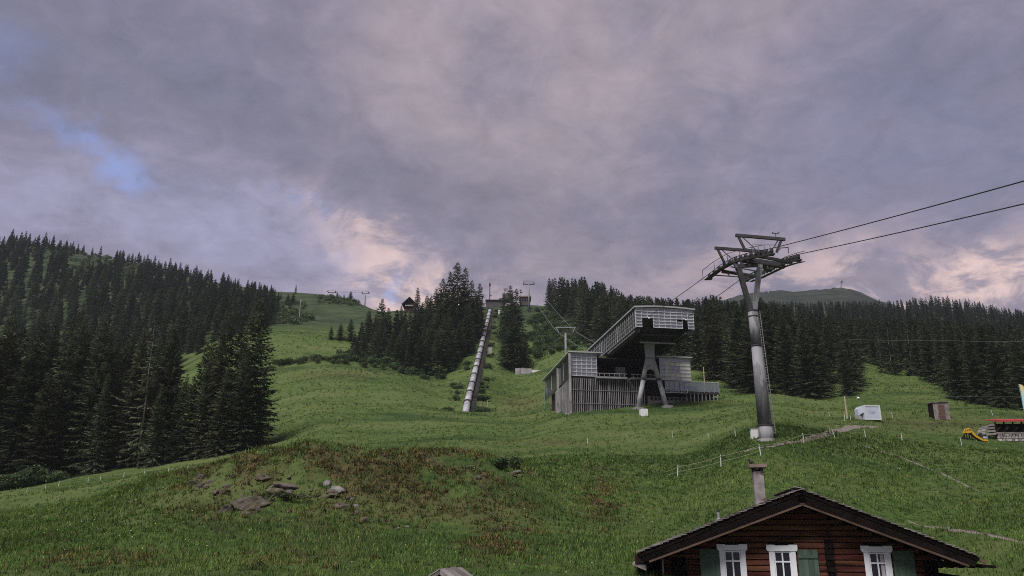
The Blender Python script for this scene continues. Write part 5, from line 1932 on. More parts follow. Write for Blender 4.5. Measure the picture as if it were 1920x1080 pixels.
# railing and anemometer
for k in range(5):
    p = P(1412 + k * 11, 473, 69)
    MB().bar(p, p + Vector((0, 0, 0.75)), 0.05, 0.05).build('rail_post', 'steel_grey', py_)
MB().bar(P(1412, 459, 69), P(1456, 459, 69), 0.04, 0.04).build('guard_rail', 'steel_grey', py_)
hr = MB().path([P(1461, 469, 66), P(1463, 465, 66), P(1478, 464, 66), P(1478, 475, 66)], 0.04, 6)
hr.build('guard_hoop', 'steel_dark', py_)
am = P(1455, 446, 67)
mb = MB().bar(am, am + Vector((0, 0, 0.3)), 0.05, 0.05)
mb.bar(am + Vector((-0.2, 0, 0.42)), am + Vector((0.22, 0, 0.42)), 0.05, 0.05)
mb.bar(am + Vector((-0.2, 0, 0.42)), am + Vector((-0.3, 0, 0.52)), 0.06, 0.1)
mb.bar(am + Vector((0.22, 0, 0.42)), am + Vector((0.3, 0, 0.52)), 0.06, 0.1)
mb.bar(am + Vector((0, 0, 0.3)), am + Vector((0, 0, 0.42)), 0.05, 0.05)
mb.build('wind_gauge', 'steel_dark', py_)
# lower outrigger frame seen under the left train
fr = MB().path([P(1338, 516, 75), P(1349, 516.5, 75), P(1390, 519.5, 71)], 0.06, 6)
fr.path([P(1358, 507, 74), P(1369, 518, 73.4)], 0.05, 6)
fr.build('outrigger', 'steel_dark', py_)
q = hit(1417, 822)
bxr = thing('junction_box', 'pale concrete junction box at the foot of the pylon', 'junction box', q)
F_ = Frame(q.x, q.y, R(-6))
F_.box(MB(), -0.36, 0.36, 0, 0.6, q.z - 0.3, q.z + 0.85).build('body', 'wall_white', bxr)
F_.box(MB(), -0.40, 0.40, -0.04, 0.64, q.z + 0.85, q.z + 0.92).build('lid', 'concrete', bxr)


def rope(pts, r_, label, mat='rope', sag=0.0, group=None, name='haul_rope'):
    out = []
    for a_, c_ in zip(pts[:-1], pts[1:]):
        n = 12
        for k in range(n):
            t = k / n
            p = a_.lerp(c_, t)
            p.z -= sag * (c_ - a_).length * 4 * t * (1 - t)
            out.append(p)
    out.append(pts[-1])
    mb = MB()
    n = 6
    vs, fs = [], []
    for k, p in enumerate(out):
        d = (out[min(k + 1, len(out) - 1)] - out[max(k - 1, 0)]).normalized()
        x = d.cross(Vector((0, 0, 1))).normalized()
        y = d.cross(x)
        for m in range(n):
            e = x * math.cos(6.2832 * m / n) + y * math.sin(6.2832 * m / n)
            vs.append(p + e * r_)
    for k in range(len(out) - 1):
        for m in range(n):
            m2 = (m + 1) % n
            fs.append((k * n + m, k * n + m2, (k + 1) * n + m2, (k + 1) * n + m))
    mb.add(vs, fs)
    return tag(mb.build(name, mat), label, 'cable', group)


up = Vector((0, 0, 0.05))
l_end = P(1925, 338, 36)
r_end = P(1925, 381, 38)
l_far = l_end + (l_end - lt[5]) * 0.9
r_far = r_end + (r_end - rt[5]) * 0.9
_ls = S.w(ca[2], bf + 1.0, zMid + 0.35)
_rs = S.w(ca[8] + 0.2, bf + 1.0, zMid + 0.2)
rope([_ls] + [p + up for p in lt] + [l_end, l_far], 0.035, 'upper dark haul cable running over the pylon to the station', sag=0.002, group='haul cables over the pylon')
rope([_rs] + [p + up for p in rt] + [r_end, r_far], 0.035, 'lower dark haul cable running over the pylon to the station', sag=0.002, group='haul cables over the pylon')


# ------------------------------------------------------------------ smaller pylons up the line
def small_pylon(px, Y, top_row, gauge, label, group, hroom=None, mast=False):
    g = ground(px, Y)
    t = P(px, top_row, Y)
    root = thing('line_pylon', label, 'pylon', g, group)
    H = t.z - g.z
    zc = g.z + H - 0.32 * gauge
    MB().tube((g.x, g.y, g.z - 0.5), (g.x, g.y, zc), 0.055 * gauge + 0.12, 0.05 * gauge + 0.08, 12).build('pole', 'galv', root, True)
    MB().bar((g.x - gauge / 2, g.y, zc), (g.x + gauge / 2, g.y, zc), 0.35, 0.35).build('cross_arm', 'steel_dark', root)
    for s in (-1, 1):
        x = g.x + s * gauge / 2
        tr = MB().bar((x, g.y - 1.8, zc + 0.1), (x, g.y + 1.8, zc + 0.3), 0.3, 0.32)
        tr = tr.build('sheave_train', 'steel_dark', root)
        MB().bar((x - s * 0.55, g.y, zc + 0.1), (x + s * 0.05, g.y, t.z - 0.1), 0.2, 0.2).build('gantry_leg', 'steel_grey', root)
        for k in range(4):
            yy = g.y - 1.4 + k * 0.93
            MB().tube((x - 0.12, yy, zc + 0.32), (x + 0.12, yy, zc + 0.32), 0.2, 0.2, 10).build('sheave', 'rubber', tr)
    MB().bar((g.x - gauge * 0.56, g.y, t.z), (g.x + gauge * 0.56, g.y, t.z), 0.22, 0.22).build('gantry_beam', 'steel_grey', root)
    if mast:
        MB().bar((g.x - 0.8, g.y, t.z + 0.1), (g.x - 0.8, g.y, t.z + 1.4), 0.12, 0.12).build('antenna', 'steel_dark', root)
    return [Vector((g.x + s * gauge / 2, g.y, zc + 0.56)) for s in (-1, 1)]


m1 = small_pylon(1062, 198, 614, 4.6, 'slim grey line pylon rising right behind the station', 'smaller line pylons')
m2 = small_pylon(992, 325, 527, 4.4, 'grey line pylon on the skyline beside the summit building', 'smaller line pylons', mast=True)
m3 = small_pylon(622, 455, 544, 4.6, 'left one of the two tiny pylons on the grassy ridge', 'smaller line pylons')
m4 = small_pylon(684, 470, 546, 4.2, 'right one of the two tiny pylons on the grassy ridge', 'smaller line pylons')
small_pylon(1441, 960, 543, 7.5, 'tiny pylon on the bare mountain beyond the steel pylon', 'smaller line pylons')
bk = [S.w(ca[2], 12, zT - 3), S.w(ca[8], 12, zT - 3)]
for s, nm in ((0, 'left'), (1, 'right')):
    rope([bk[s], m1[s], m2[s]], 0.05, '%s cable climbing from the station to the skyline pylon' % nm, 'rope_far', 0.006, 'cables up the slope')
rope([m3[1], m4[0]], 0.06, 'thin cable between the two tiny ridge pylons', 'rope_far', 0.004)
rope([P(1585, 636, 148), P(1760, 638, 120), P(1940, 640, 96)], 0.02, 'thin overhead wire crossing before the right-hand wood', 'rope_far', 0.004, None, 'overhead_wire')
rope([P(1760, 743, 118), P(1940, 744, 100)], 0.015, 'thin low wire behind the brown hut', 'rope_far', 0.002, None, 'overhead_wire')

# ------------------------------------------------------------------ buildings on the skyline
q = ground(945, 368)
sm = thing('summit_building', 'dark concrete building with rooftop frames on the crest above the pipe', 'building', q)
F_ = Frame(q.x, q.y, 0)


def sbox(px0, px1, r0, r1, Y, depth, name, mat, par):
    a, c = P(px0, r0, Y), P(px1, r1, Y)
    mb = MB()
    mb.hexa([(a.x, Y, c.z), (c.x, Y, c.z), (c.x, Y + depth, c.z), (a.x, Y + depth, c.z), (a.x, Y, a.z), (c.x, Y, a.z), (c.x, Y + depth, a.z), (a.x, Y + depth, a.z)])
    return mb.build(name, mat, par)


sbox(911, 946, 563, 592, 362, 10, 'wall', 'concrete_dark', sm)
sbox(910, 947, 561.5, 562.9, 361.5, 11, 'roof', 'roof_dark', sm)
sbox(936, 944, 559, 561.3, 364, 4, 'roof_box', 'concrete_dark', sm)
sbox(942, 962, 550, 561.3, 366, 6, 'upper_storey', 'concrete_dark', sm)
sbox(975, 994, 557, 572, 366, 8, 'wing_wall', 'concrete_dark', sm)
sbox(974, 996, 554.5, 556.8, 365.6, 9, 'wing_roof', 'slab_brown', sm)
for k in range(3):
    sbox(978 + k * 5, 981 + k * 5, 560, 564, 365.8, 0.15, 'window', 'pane_dark', sm)
for (x0, x1, r0, r1) in ((945, 946, 541, 550), (950, 951, 541, 550), (944, 952, 541, 542.2), (947, 949, 543, 545), (974, 978, 543, 545), (975, 980, 547, 549), (976, 977, 545.2, 555)):
    sbox(x0, x1, r0, r1, 367, 0.3, 'antenna_frame', 'steel_dark', sm)
q = ground(918, 366)
ms = thing('radio_mast', 'slim dark radio mast on the crest above the pipe', 'mast', q)
tp = P(918.5, 529, 366)
MB().tube((tp.x, q.y, q.z - 0.5), (tp.x, q.y, tp.z), 0.28, 0.16, 8).build('pole', 'steel_dark', ms)
MB().tube((tp.x, q.y, tp.z - 2.0), (tp.x, q.y, tp.z - 0.8), 0.45, 0.45, 8).build('antenna', 'steel_dark', ms)
MB().bar((tp.x, q.y, tp.z - 6.8), (tp.x + 0.9, q.y, tp.z - 6.8), 0.3, 0.5).build('bracket', 'steel_dark', ms)

q = ground(768, 328)
rc = thing('ridge_chalet', 'small dark-roofed chalet with white balcony on the wooded ridge', 'house', q)
Yc = 328
pa, pb, pt_ = P(755, 572, Yc), P(783, 572, Yc), P(768.5, 557.5, Yc)
F_ = Frame(pt_.x, Yc, 0)
hw_ = (pb.x - pa.x) / 2
eh, rh = pa.z, pt_.z
zb0 = q.z - 1.5
w = F_.w
mb = MB()
mb.prism([w(-hw_ + 1.2, 0, zb0), w(hw_ - 1.2, 0, zb0), w(hw_ - 1.2, 0, eh + 0.5), w(0, 0, rh - 0.35), w(-hw_ + 1.2, 0, eh + 0.5)], (0, 8, 0))
mb.build('wall', 'timber_dark', rc)
for s in (-1, 1):
    MB().hexa([w(0, -1.2, rh - 0.3), w(s * hw_, -1.2, eh), w(s * hw_, 9, eh), w(0, 9, rh - 0.3), w(0, -1.2, rh), w(s * hw_, -1.2, eh + 0.3), w(s * hw_, 9, eh + 0.3), w(0, 9, rh)]).build('roof', 'roof_dark', rc)
F_.box(MB(), -hw_ + 1.5, hw_ - 1.5, -1.1, -0.05, eh - 0.7, eh - 0.2).build('balcony', 'concrete', rc)
F_.box(MB(), -hw_ + 1.3, hw_ - 1.3, -0.12, -0.02, zb0, eh - 1.6).build('base_wall', 'timber_brown', rc)
for s in (-1.6, 1.0):
    F_.box(MB(), s, s + 0.8, -0.2, -0.125, eh - 3.2, eh - 2.0).build('window', 'pane_dark', rc)

q = ground(1570, 990)
mh = thing('mountain_hut', 'tiny dark hut on top of the bare mountain', 'hut', q)
a, c = P(1562, 540, 985), P(1567, 544, 985)
Fh = Frame(a.x, 985, 0)
Fh.box(MB(), 0, c.x - a.x, 0, 4, c.z - 3, a.z).build('wall', 'concrete_dark', mh)
Fh.box(MB(), -0.3, c.x - a.x + 0.3, -0.3, 4.3, a.z, a.z + 0.5).build('roof', 'roof_dark', mh)
q = ground(1576, 990)
mm = thing('summit_mast', 'leaning lattice mast on top of the bare mountain', 'mast', q)
t0, t1 = P(1576, 543, 990), P(1578, 528, 990)
t0.z = min(t0.z, q.z)
for s in (-0.5, 0.5):
    MB().bar(t0 + Vector((s, 0, -1)), t1 + Vector((s, 0, 0)), 0.3, 0.3).build('leg', 'steel_dark', mm)
for k in range(6):
    p = t0.lerp(t1, (k + 0.5) / 6)
    MB().bar(p - Vector((0.5, 0, 0)), p + Vector((0.5, 0, 0.6)), 0.2, 0.2).build('lattice_bar', 'steel_dark', mm)
MB().tube(t1 - Vector((0.6, 0, 1.2)), t1 + Vector((0.9, 0, 0.8)), 0.9, 1.1, 10).build('drum', 'steel_dark', mm)

# ------------------------------------------------------------------ timber chalet in front
D = 0.9                                     # gable overhang
hx_ = P(1501, 918, 30.0)
TH = R(-11.0)
Hs = Frame(hx_.x + D * math.sin(-TH), hx_.y + D * math.cos(TH), TH)     # origin: apex in the wall plane
aA, zA = Hs.hit(1502, 917, -D)
aE0, zE0 = Hs.hit(1197, 1036, -D)
aE1, zE1 = Hs.hit(1838, 1044, -D)
aW0, _ = Hs.hit(1237, 1060, 0)
aW1, _ = Hs.hit(1757, 1060, 0)
HD = 6.0
gh = gz(*Hs.w(aA, 1, 0).xy)
ch = thing('timber_chalet', 'dark brown timber chalet with green shutters and white window frames', 'house', Vector((Hs.w(aA, 0, 0).x, Hs.w(aA, 0, 0).y, gh)))
w = Hs.w
mL, mR = (zA - zE0) / (aA - aE0), (zA - zE1) / (aE1 - aA)


def roof_z(a):
    return zA - (aA - a) * mL if a < aA else zA - (a - aA) * mR


TRF = 0.16                                   # roof thickness
zbot = gh - 0.6
# body behind the log skin
mb = MB()
ins = 0.12
mb.prism([w(aW0 + ins, 0.10, zbot), w(aW1 - ins, 0.10, zbot), w(aW1 - ins, 0.10, roof_z(aW1) - TRF - 0.32), w(aA, 0.10, zA - TRF - 0.32), w(aW0 + ins, 0.10, roof_z(aW0) - TRF - 0.32)], Hs.e2 * (HD - 0.3))
mb.build('wall', 'timber_dark', ch)
# windows: px of outer frame, row of the top
WIN = [(1345, 1396, 1021.5), (1438, 1490, 1022.5), (1615.5, 1668, 1024.5)]
wins = []
for x0, x1, r in WIN:
    a0, zt = Hs.hit(x0, r, 0)
    a1, _ = Hs.hit(x1, r, 0)
    a0, _ = Hs.hit(x0 + 4, r + 30, 0)
    a1, _ = Hs.hit(x1 + 3, r + 30, 0)
    wins.append((a0 + 0.03, a1 - 0.03, zt - 1.45, zt - 0.05))
CH_ = 0.205
z = zbot
row = 0
while z < zA - 0.5:
    z1 = z + CH_
    zm = z1
    # clip the course under the roof
    l = aW0 if zm < roof_z(aW0) - TRF - 0.30 else aA - (zA - TRF - 0.30 - zm) / mL
    r = aW1 if zm < roof_z(aW1) - TRF - 0.30 else aA + (zA - TRF - 0.30 - zm) / mR
    spans = [(l, r)]
    for (a0, a1, zb, zt) in wins:
        if zb < z1 and zt > z:
            ns = []
            for s0, s1 in spans:
                if a0 < s1 and a1 > s0:
                    if a0 > s0:
                        ns.append((s0, a0))
                    if a1 < s1:
                        ns.append((a1, s1))
                else:
                    ns.append((s0, s1))
            spans = ns
    for s0, s1 in spans:
        if s1 - s0 > 0.15:
            j = random.uniform(-0.012, 0.012)
            e = 0.018
            mb = MB()
            mb.prism([w(s0, -0.0 + j, z + 0.012), w(s0, -0.05 + j, z + e + 0.012), w(s0, -0.05 + j, z1 - e - 0.004), w(s0, j, z1 - 0.004), w(s0, 0.098, z1 - 0.004), w(s0, 0.098, z + 0.012)], Hs.e1 * (s1 - s0))
            mb.build('timber', 'timber', ch)
    z = z1
    row += 1
# crossing log ends: dark vertical strips
for px0, px1, r0 in ((1544, 1561, 1012), (1258, 1286, 1045), (1731, 1756, 1052)):
    a0, zt = Hs.hit(px0, r0, -0.1)
    a1, _ = Hs.hit(px1, r0, -0.1)
    k = 0
    z = zbot
    while z < zt:
        Hs.box(MB(), a0 + random.uniform(0, 0.03), a1 - random.uniform(0, 0.03), -0.16 + random.uniform(-0.02, 0.02), -0.055, z + 0.012, min(z + CH_ - 0.012, zt)).build('log_end', 'timber_black', ch)
        z += CH_
a0, z1 = Hs.hit(1548, 993, -0.08)
a1, z0 = Hs.hit(1556, 1005, -0.08)
Hs.box(MB(), a0, a1, -0.12, -0.056, z0, z1).build('vent_hole', 'hall_dark', ch)
# windows
for i, (a0, a1, zb, zt) in enumerate(wins):
    wn = thing('window', None, None, Vector((0, 0, 0)))
    wn.parent = ch
    wn.location = Hs.w(a0, 0, zb) - ch.location
    wn['label'] = ('white window between the left shutter and bare timber', 'white window in the middle with a shutter at its right', 'white window at the right with a pale curtain inside')[i]
    fw = 0.15
    Hs.box(MB(), a0 - 0.02, a0 + fw, -0.10, -0.06, zb, zt - fw).build('casing', 'window_white', wn)
    Hs.box(MB(), a1 - fw, a1 + 0.02, -0.10, -0.06, zb, zt - fw).build('casing', 'window_white', wn)
    Hs.box(MB(), a0 - 0.07, a1 + 0.07, -0.12, -0.06, zt - fw + 0.002, zt + 0.05).build('lintel', 'window_white', wn)
    for s0, s1 in ((a0 - 0.10, a0 + 0.20), (a1 - 0.20, a1 + 0.10)):
        Hs.box(MB(), s0, s1, -0.123, -0.062, zt - 0.10, zt + 0.075).build('lintel_ear', 'window_white', wn)
    Hs.box(MB(), a0 - 0.06, a1 + 0.06, -0.16, -0.06, zb - 0.06, zb - 0.002).build('sill', 'window_white', wn)
    i0, i1 = a0 + fw, a1 - fw
    mid = (i0 + i1) / 2
    tz_ = zt - fw - 0.37
    for s0, s1 in ((i0 - 0.01, i0 + 0.05), (i1 - 0.05, i1 + 0.01)):
        Hs.box(MB(), s0, s1, -0.075, -0.03, zb, zt - fw).build('sash', 'window_white', wn)
    Hs.box(MB(), mid - 0.025, mid + 0.025, -0.072, -0.03, zb, zt - fw).build('mullion', 'window_white', wn)
    for zz in (tz_, zb + 0.04, zt - fw - 0.035):
        Hs.box(MB(), i0 + 0.05, i1 - 0.05, -0.069, -0.032, zz - 0.025, zz + 0.025).build('glazing_bar', 'window_white', wn)
    for s0, s1 in ((i0 + 0.05, mid - 0.025), (mid + 0.025, i1 - 0.05)):
        for z0, z1 in ((zb, tz_ - 0.025), (tz_ + 0.025, zt - fw - 0.06)):
            Hs.box(MB(), s0, s1, -0.012, -0.004, z0, z1).build('pane', 'pane_dark', wn)
    if i == 2:
        Hs.box(MB(), mid + 0.10, mid + 0.22, -0.022, -0.016, zb, zt - fw - 0.06).build('curtain', 'curtain', wn)
# shutters
for k, (x0, x1, r, lb) in enumerate(((1308, 1345, 1029, 'green shutter left of the first window'), (1491, 1529, 1030.5, 'green shutter right of the middle window'), (1669, 1709, 1033, 'green shutter right of the third window'))):
    a0, zt = Hs.hit(x0, r, -0.1)
    a1, _ = Hs.hit(x1, r, -0.1)
    dx = 0.06
    a0, a1 = a0 + dx, a1 + dx
    sh = thing('shutter', None, None, Vector((0, 0, 0)))
    sh.parent = ch
    sh.location = Hs.w(a0, 0, zt - 1.3) - ch.location
    sh['label'] = lb
    for m in range(4):
        b0, b1 = a0 + (a1 - a0) * m / 4, a0 + (a1 - a0) * (m + 1) / 4
        Hs.box(MB(), b0 + 0.002, b1 - 0.002, -0.105 + random.uniform(0, 0.006), -0.065, zt - 1.3, zt).build('board', 'shutter', sh)
    for zz in (zt - 0.24, zt - 1.05):
        Hs.box(MB(), a0 + 0.02, a1 - 0.02, -0.132, -0.107, zz - 0.06, zz + 0.06).build('batten', 'shutter', sh)
# roof planes with shingles
for side in (-1, 1):
    if side < 0:
        ar, zr, ae, ze = aA, zA, aE0, zE0
    else:
        ar, zr, ae, ze = aA, zA, aE1, zE1
    run = Vector((ae - ar, 0, ze - zr))
    Ls = run.length
    dr = run / Ls
    nrm = Vector((-dr.z, 0, dr.x)) if side > 0 else Vector((dr.z, 0, -dr.x))
    if nrm.z < 0:
        nrm = -nrm

    def rp(s, b, h):
        """point on the roof: s down the slope, b to the back, h above the sheathing"""
        return w(ar + dr.x * s + nrm.x * h, b, zr + dr.z * s + nrm.z * h)
    mb = MB()
    mb.hexa([rp(0, -D, -TRF), rp(Ls, -D, -TRF), rp(Ls, HD, -TRF), rp(0, HD, -TRF), rp(0, -D, -0.035), rp(Ls, -D, -0.035), rp(Ls, HD, -0.035), rp(0, HD, -0.035)])
    rf = mb.build('roof', 'timber_black', ch)
    # shingles
    NCRS = 27
    ex = Ls / NCRS
    s_start = -0.28 if side > 0 else 0.0
    cnt = 0
    stuff = MB()
    for c in range(-1 if side > 0 else 0, NCRS):
        b = -D - 0.04 - random.uniform(0, 0.02)
        m = 0
        while b < HD:
            wd_ = random.uniform(0.26, 0.48)
            s0, s1 = c * ex - 0.02, (c + 1) * ex + 0.07 + random.uniform(-0.02, 0.03)
            tk = random.uniform(0.02, 0.035)
            h0 = -0.03 + random.uniform(0, 0.012)
            h1 = 0.022 + random.uniform(0, 0.02)
            e = b + wd_ - 0.012
            pts = [rp(s0, b, h0), rp(s1, b, h1), rp(s1, e, h1), rp(s0, e, h0), rp(s0, b, h0 + tk), rp(s1, b, h1 + tk), rp(s1, e, h1 + tk), rp(s0, e, h0 + tk)]
            if m < 4:
                MB().hexa(pts).build('shingle', 'shingle', rf)
                cnt += 1
            else:
                stuff.hexa(pts)
            b += wd_
            m += 1
    so = stuff.build('shingle_field', 'shingle', rf)
    so['kind'] = 'stuff'
    # barge board, thin brown rafter edge and purlin ends
    mb = MB()
    mb.hexa([rp(0.0, -D + 0.02, -TRF - 0.30), rp(Ls - 0.05, -D + 0.02, -TRF - 0.22), rp(Ls - 0.05, -D + 0.10, -TRF - 0.22), rp(0.0, -D + 0.10, -TRF - 0.30),
             rp(0.0, -D + 0.02, -TRF - 0.002), rp(Ls - 0.05, -D + 0.02, -TRF - 0.002), rp(Ls - 0.05, -D + 0.10, -TRF - 0.002), rp(0.0, -D + 0.10, -TRF - 0.002)])
    mb.build('barge_board', 'timber_black', ch)
    mb = MB()
    mb.hexa([rp(0.12, -D - 0.01, -TRF - 0.385), rp(Ls - 0.25, -D - 0.01, -TRF - 0.305), rp(Ls - 0.25, -D + 0.11, -TRF - 0.305), rp(0.12, -D + 0.11, -TRF - 0.385),
             rp(0.12, -D - 0.01, -TRF - 0.315), rp(Ls - 0.25, -D - 0.01, -TRF - 0.235), rp(Ls - 0.25, -D + 0.11, -TRF - 0.235), rp(0.12, -D + 0.11, -TRF - 0.315)])
    mb.build('verge_trim', 'timber_brown', ch)
    for s in (0.48, 0.93):
        p0 = rp(Ls * s, -D + 0.12, -TRF - 0.16)
        p1 = rp(Ls * s, 0.09, -TRF - 0.16)
        MB().bar(p0, p1, 0.17, 0.2).build('purlin', 'timber_dark', ch)
    # rafter tails at the eaves
    for k in range(5):
        b = -0.4 + k * 1.2
        MB().bar(rp(Ls - 1.2, b, -TRF - 0.08), rp(Ls + 0.02, b, -TRF - 0.08), 0.12, 0.14).build('rafter', 'timber_brown', ch)
# ridge purlin
MB().bar(w(aA, -D + 0.12, zA - TRF - 0.22), w(aA, 0.09, zA - TRF - 0.22), 0.18, 0.2).build('purlin', 'timber_dark', ch)
# eave boxes and side canopies
a0, z0 = Hs.hit(1186, 1058, -0.7)
a1, z1 = Hs.hit(1212, 1070, -0.7)
mb = MB().hexa([w(a0, -0.75, z0 - 0.02), w(a1, -0.75, z1), w(a1, 4, z1), w(a0, 4, z0 - 0.02), w(a0, -0.75, z0 + 0.05), w(a1, -0.75, z1 + 0.22), w(a1, 4, z1 + 0.22), w(a0, 4, z0 + 0.05)])
mb.build('side_canopy', 'timber_grey', ch)
a0, z0 = Hs.hit(1190, 1038, -0.75)
a1, z1 = Hs.hit(1212, 1056, -0.75)
Hs.box(MB(), a0, a1, -0.8, 4, z1, z0 - 0.03).build('eave_box', 'timber_dark', ch)
a0, z0 = Hs.hit(1758, 1058, -0.3)
a1, z1 = Hs.hit(1866, 1062, -0.3)
prof_t, prof_b = [], []
for k in range(33):
    t = k / 32
    a_ = a0 + (a1 - a0) * t
    zt_ = z0 + 0.10 - 0.13 * t
    prof_t.append((a_, zt_))
    prof_b.append((a_, zt_ - (0.20 - 0.14 * t) - 0.03 * math.sin(t * 34)))
mb = MB()
outl = [w(a_, -0.4, z_) for a_, z_ in prof_t] + [w(a_, -0.4, z_) for a_, z_ in prof_b[::-1]]
mb.prism(outl, Hs.e2 * 3.5)
mb.build('side_canopy', 'timber_dark', ch, label='lean-to canopy with scalloped lower edge at the right wall')
for k in range(4):
    a_ = a0 + 0.25 + k * 0.42
    MB().bar(w(a_ - 0.25, -0.2, z0 + 0.42 - 0.05 * k), w(a_ + 0.1, -0.2, z0 + 0.10 - 0.015 * k), 0.09, 0.09).build('canopy_strut', 'timber_brown', ch)
a0, z0 = Hs.hit(1795, 1076, 0.3)
Hs.box(MB(), aW1, a0, -0.2, 2.5, z0 - 0.25, z0 - 0.05).build('lower_beam', 'timber_dark', ch)
# downpipe at the left corner
a_, z1 = Hs.hit(1242, 1048, -0.15)
MB().tube(w(a_, -0.15, zbot), w(a_, -0.15, z1), 0.04, 0.04, 8).build('downpipe', 'steel_grey', ch)
# chimney
bcm = 2.0
a0, zc1 = Hs.hit(1412, 884, bcm)
a1, zc0 = Hs.hit(1436, 940, bcm)
cm_ = thing('chimney', None, None, Vector((0, 0, 0)))
cm_.parent = ch
cm_.location = w((a0 + a1) / 2, bcm, zc0) - ch.location
Hs.box(MB(), a0, a1, bcm, bcm + 0.55, zc0 - 1.2, zc1).build('shaft', 'plaster', cm_)
ac0, zk = Hs.hit(1405, 870, bcm - 0.1)
ac1, zk0 = Hs.hit(1438, 876, bcm - 0.1)
for xx in (a0, a1 - 0.11):
    for bb_ in (bcm, bcm + 0.44):
        Hs.box(MB(), xx + 0.002, xx + 0.11, bb_ + 0.002, bb_ + 0.11, zc1, zk0).build('cap_support', 'roof_dark', cm_)
Hs.box(MB(), ac0, ac1, bcm - 0.14, bcm + 0.72, zk0 + 0.002, zk).build('cap', 'slab_brown', cm_)
Hs.box(MB(), a0 + 0.1, a1 - 0.1, bcm + 0.12, bcm + 0.42, zc1, zk0 - 0.06).build('flue', 'hall_dark', cm_)
# vent pipe on the left slope
av, zv0 = Hs.hit(1348, 975, 1.2)
_, zv1 = Hs.hit(1348, 955, 1.2)
vp = MB().tube(w(av, 1.2, zv0 - 0.5), w(av, 1.2, zv1 - 0.1), 0.055, 0.055, 10).build('vent_pipe', 'steel_grey', ch)
MB().tube(w(av, 1.2, zv1 - 0.1), w(av, 1.2, zv1), 0.06, 0.045, 10).build('vent_cap', 'rubber', vp)
MB().tube(w(av, 1.2, zv0 - 0.1), w(av, 1.2, zv0 + 0.08), 0.14, 0.065, 10).build('vent_flashing', 'steel_grey', vp)
# bird on the chimney cap
bp = w(ac0 + 0.08, bcm + 0.1, zk)
bd = bpy.data.meshes.new('small_bird')
bm = bmesh.new()
bmesh.ops.create_uvsphere(bm, u_segments=14, v_segments=10, radius=1.0)
for v in bm.verts:
    c = v.co
    if c.x > 0.3:
        c.z += 0.65 * (c.x - 0.3)
        c.y *= 1 - 0.35 * (c.x - 0.3)
    if c.x < -0.3:
        k_ = (-0.3 - c.x) / 0.7
        c.x -= 0.9 * k_
        c.y *= 1 - 0.55 * k_
        c.z = c.z * (1 - 0.75 * k_) - 0.25 * k_
    v.co = Vector((c.x * 0.085, c.y * 0.06, c.z * 0.072 + 0.085))
hb = bmesh.ops.create_uvsphere(bm, u_segments=12, v_segments=8, radius=0.05)
for v in hb['verts']:
    v.co += Vector((0.085, 0, 0.175))
bk_ = bmesh.ops.create_cone(bm, segments=6, radius1=0.014, radius2=0.001, depth=0.05, cap_ends=True)
for v in bk_['verts']:
    c = v.co.copy()
    v.co = Vector((c.z + 0.15, c.y, c.x + 0.172))
for s in (-0.02, 0.02):
    lg = bmesh.ops.create_cone(bm, segments=5, radius1=0.007, radius2=0.007, depth=0.05, cap_ends=True)
    for v in lg['verts']:
        v.co += Vector((0.0, s, 0.022))
bm.to_mesh(bd)
bm.free()
bd.materials.append(MATS['bird_dark'])
bird = bpy.data.objects.new('small_bird', bd)
COL.objects.link(bird)
bird.location = bp
bird.rotation_euler = (0, 0, R(200))
tag(bird, 'small dark bird perched on the corner of the chimney cap', 'bird')

# ------------------------------------------------------------------ little shed at the bottom edge
sp = P(824, 1066, 24.0)
gsh = gz(sp.x, sp.y)
shd = thing('small_shed', 'small shed with weathered plank roof at the bottom edge', 'shed', Vector((sp.x, sp.y, gsh)))
Fs = Frame(sp.x, sp.y, R(-24))
w = Fs.w
hw_, pit = 0.62, 0.62
mb = MB()
mb.prism([w(-hw_ + 0.15, 0.2, gsh - 0.3), w(hw_ - 0.15, 0.2, gsh - 0.3), w(hw_ - 0.15, 0.2, sp.z - pit * hw_ + 0.02), w(0, 0.2, sp.z - 0.1), w(-hw_ + 0.15, 0.2, sp.z - pit * hw_ + 0.02)], Fs.e2 * 1.05)
mb.build('wall', 'timber_dark', shd)
for s in (-1, 1):
    NBd = 4
    for k in range(NBd):
        b0, b1 = k * 0.34, (k + 1) * 0.34 - 0.02
        j = random.uniform(-0.01, 0.012)
        x = s * (hw_ + random.uniform(0, 0.08))
        MB().hexa([w(s * 0.003, b0, sp.z - 0.04 + j), w(x, b0, sp.z - 0.04 - pit * hw_ + j), w(x, b1, sp.z - 0.04 - pit * hw_ + j), w(s * 0.003, b1, sp.z - 0.04 + j),
                   w(s * 0.003, b0, sp.z + j), w(x, b0, sp.z - pit * hw_ + j), w(x, b1, sp.z - pit * hw_ + j), w(s * 0.003, b1, sp.z + j)]).build('roof_board', 'timber_grey', shd)
    MB().bar(w(0, 0.03, sp.z - 0.10), w(s * hw_, 0.03, sp.z - 0.10 - pit * hw_), 0.05, 0.09).build('barge_board', 'timber_grey', shd)

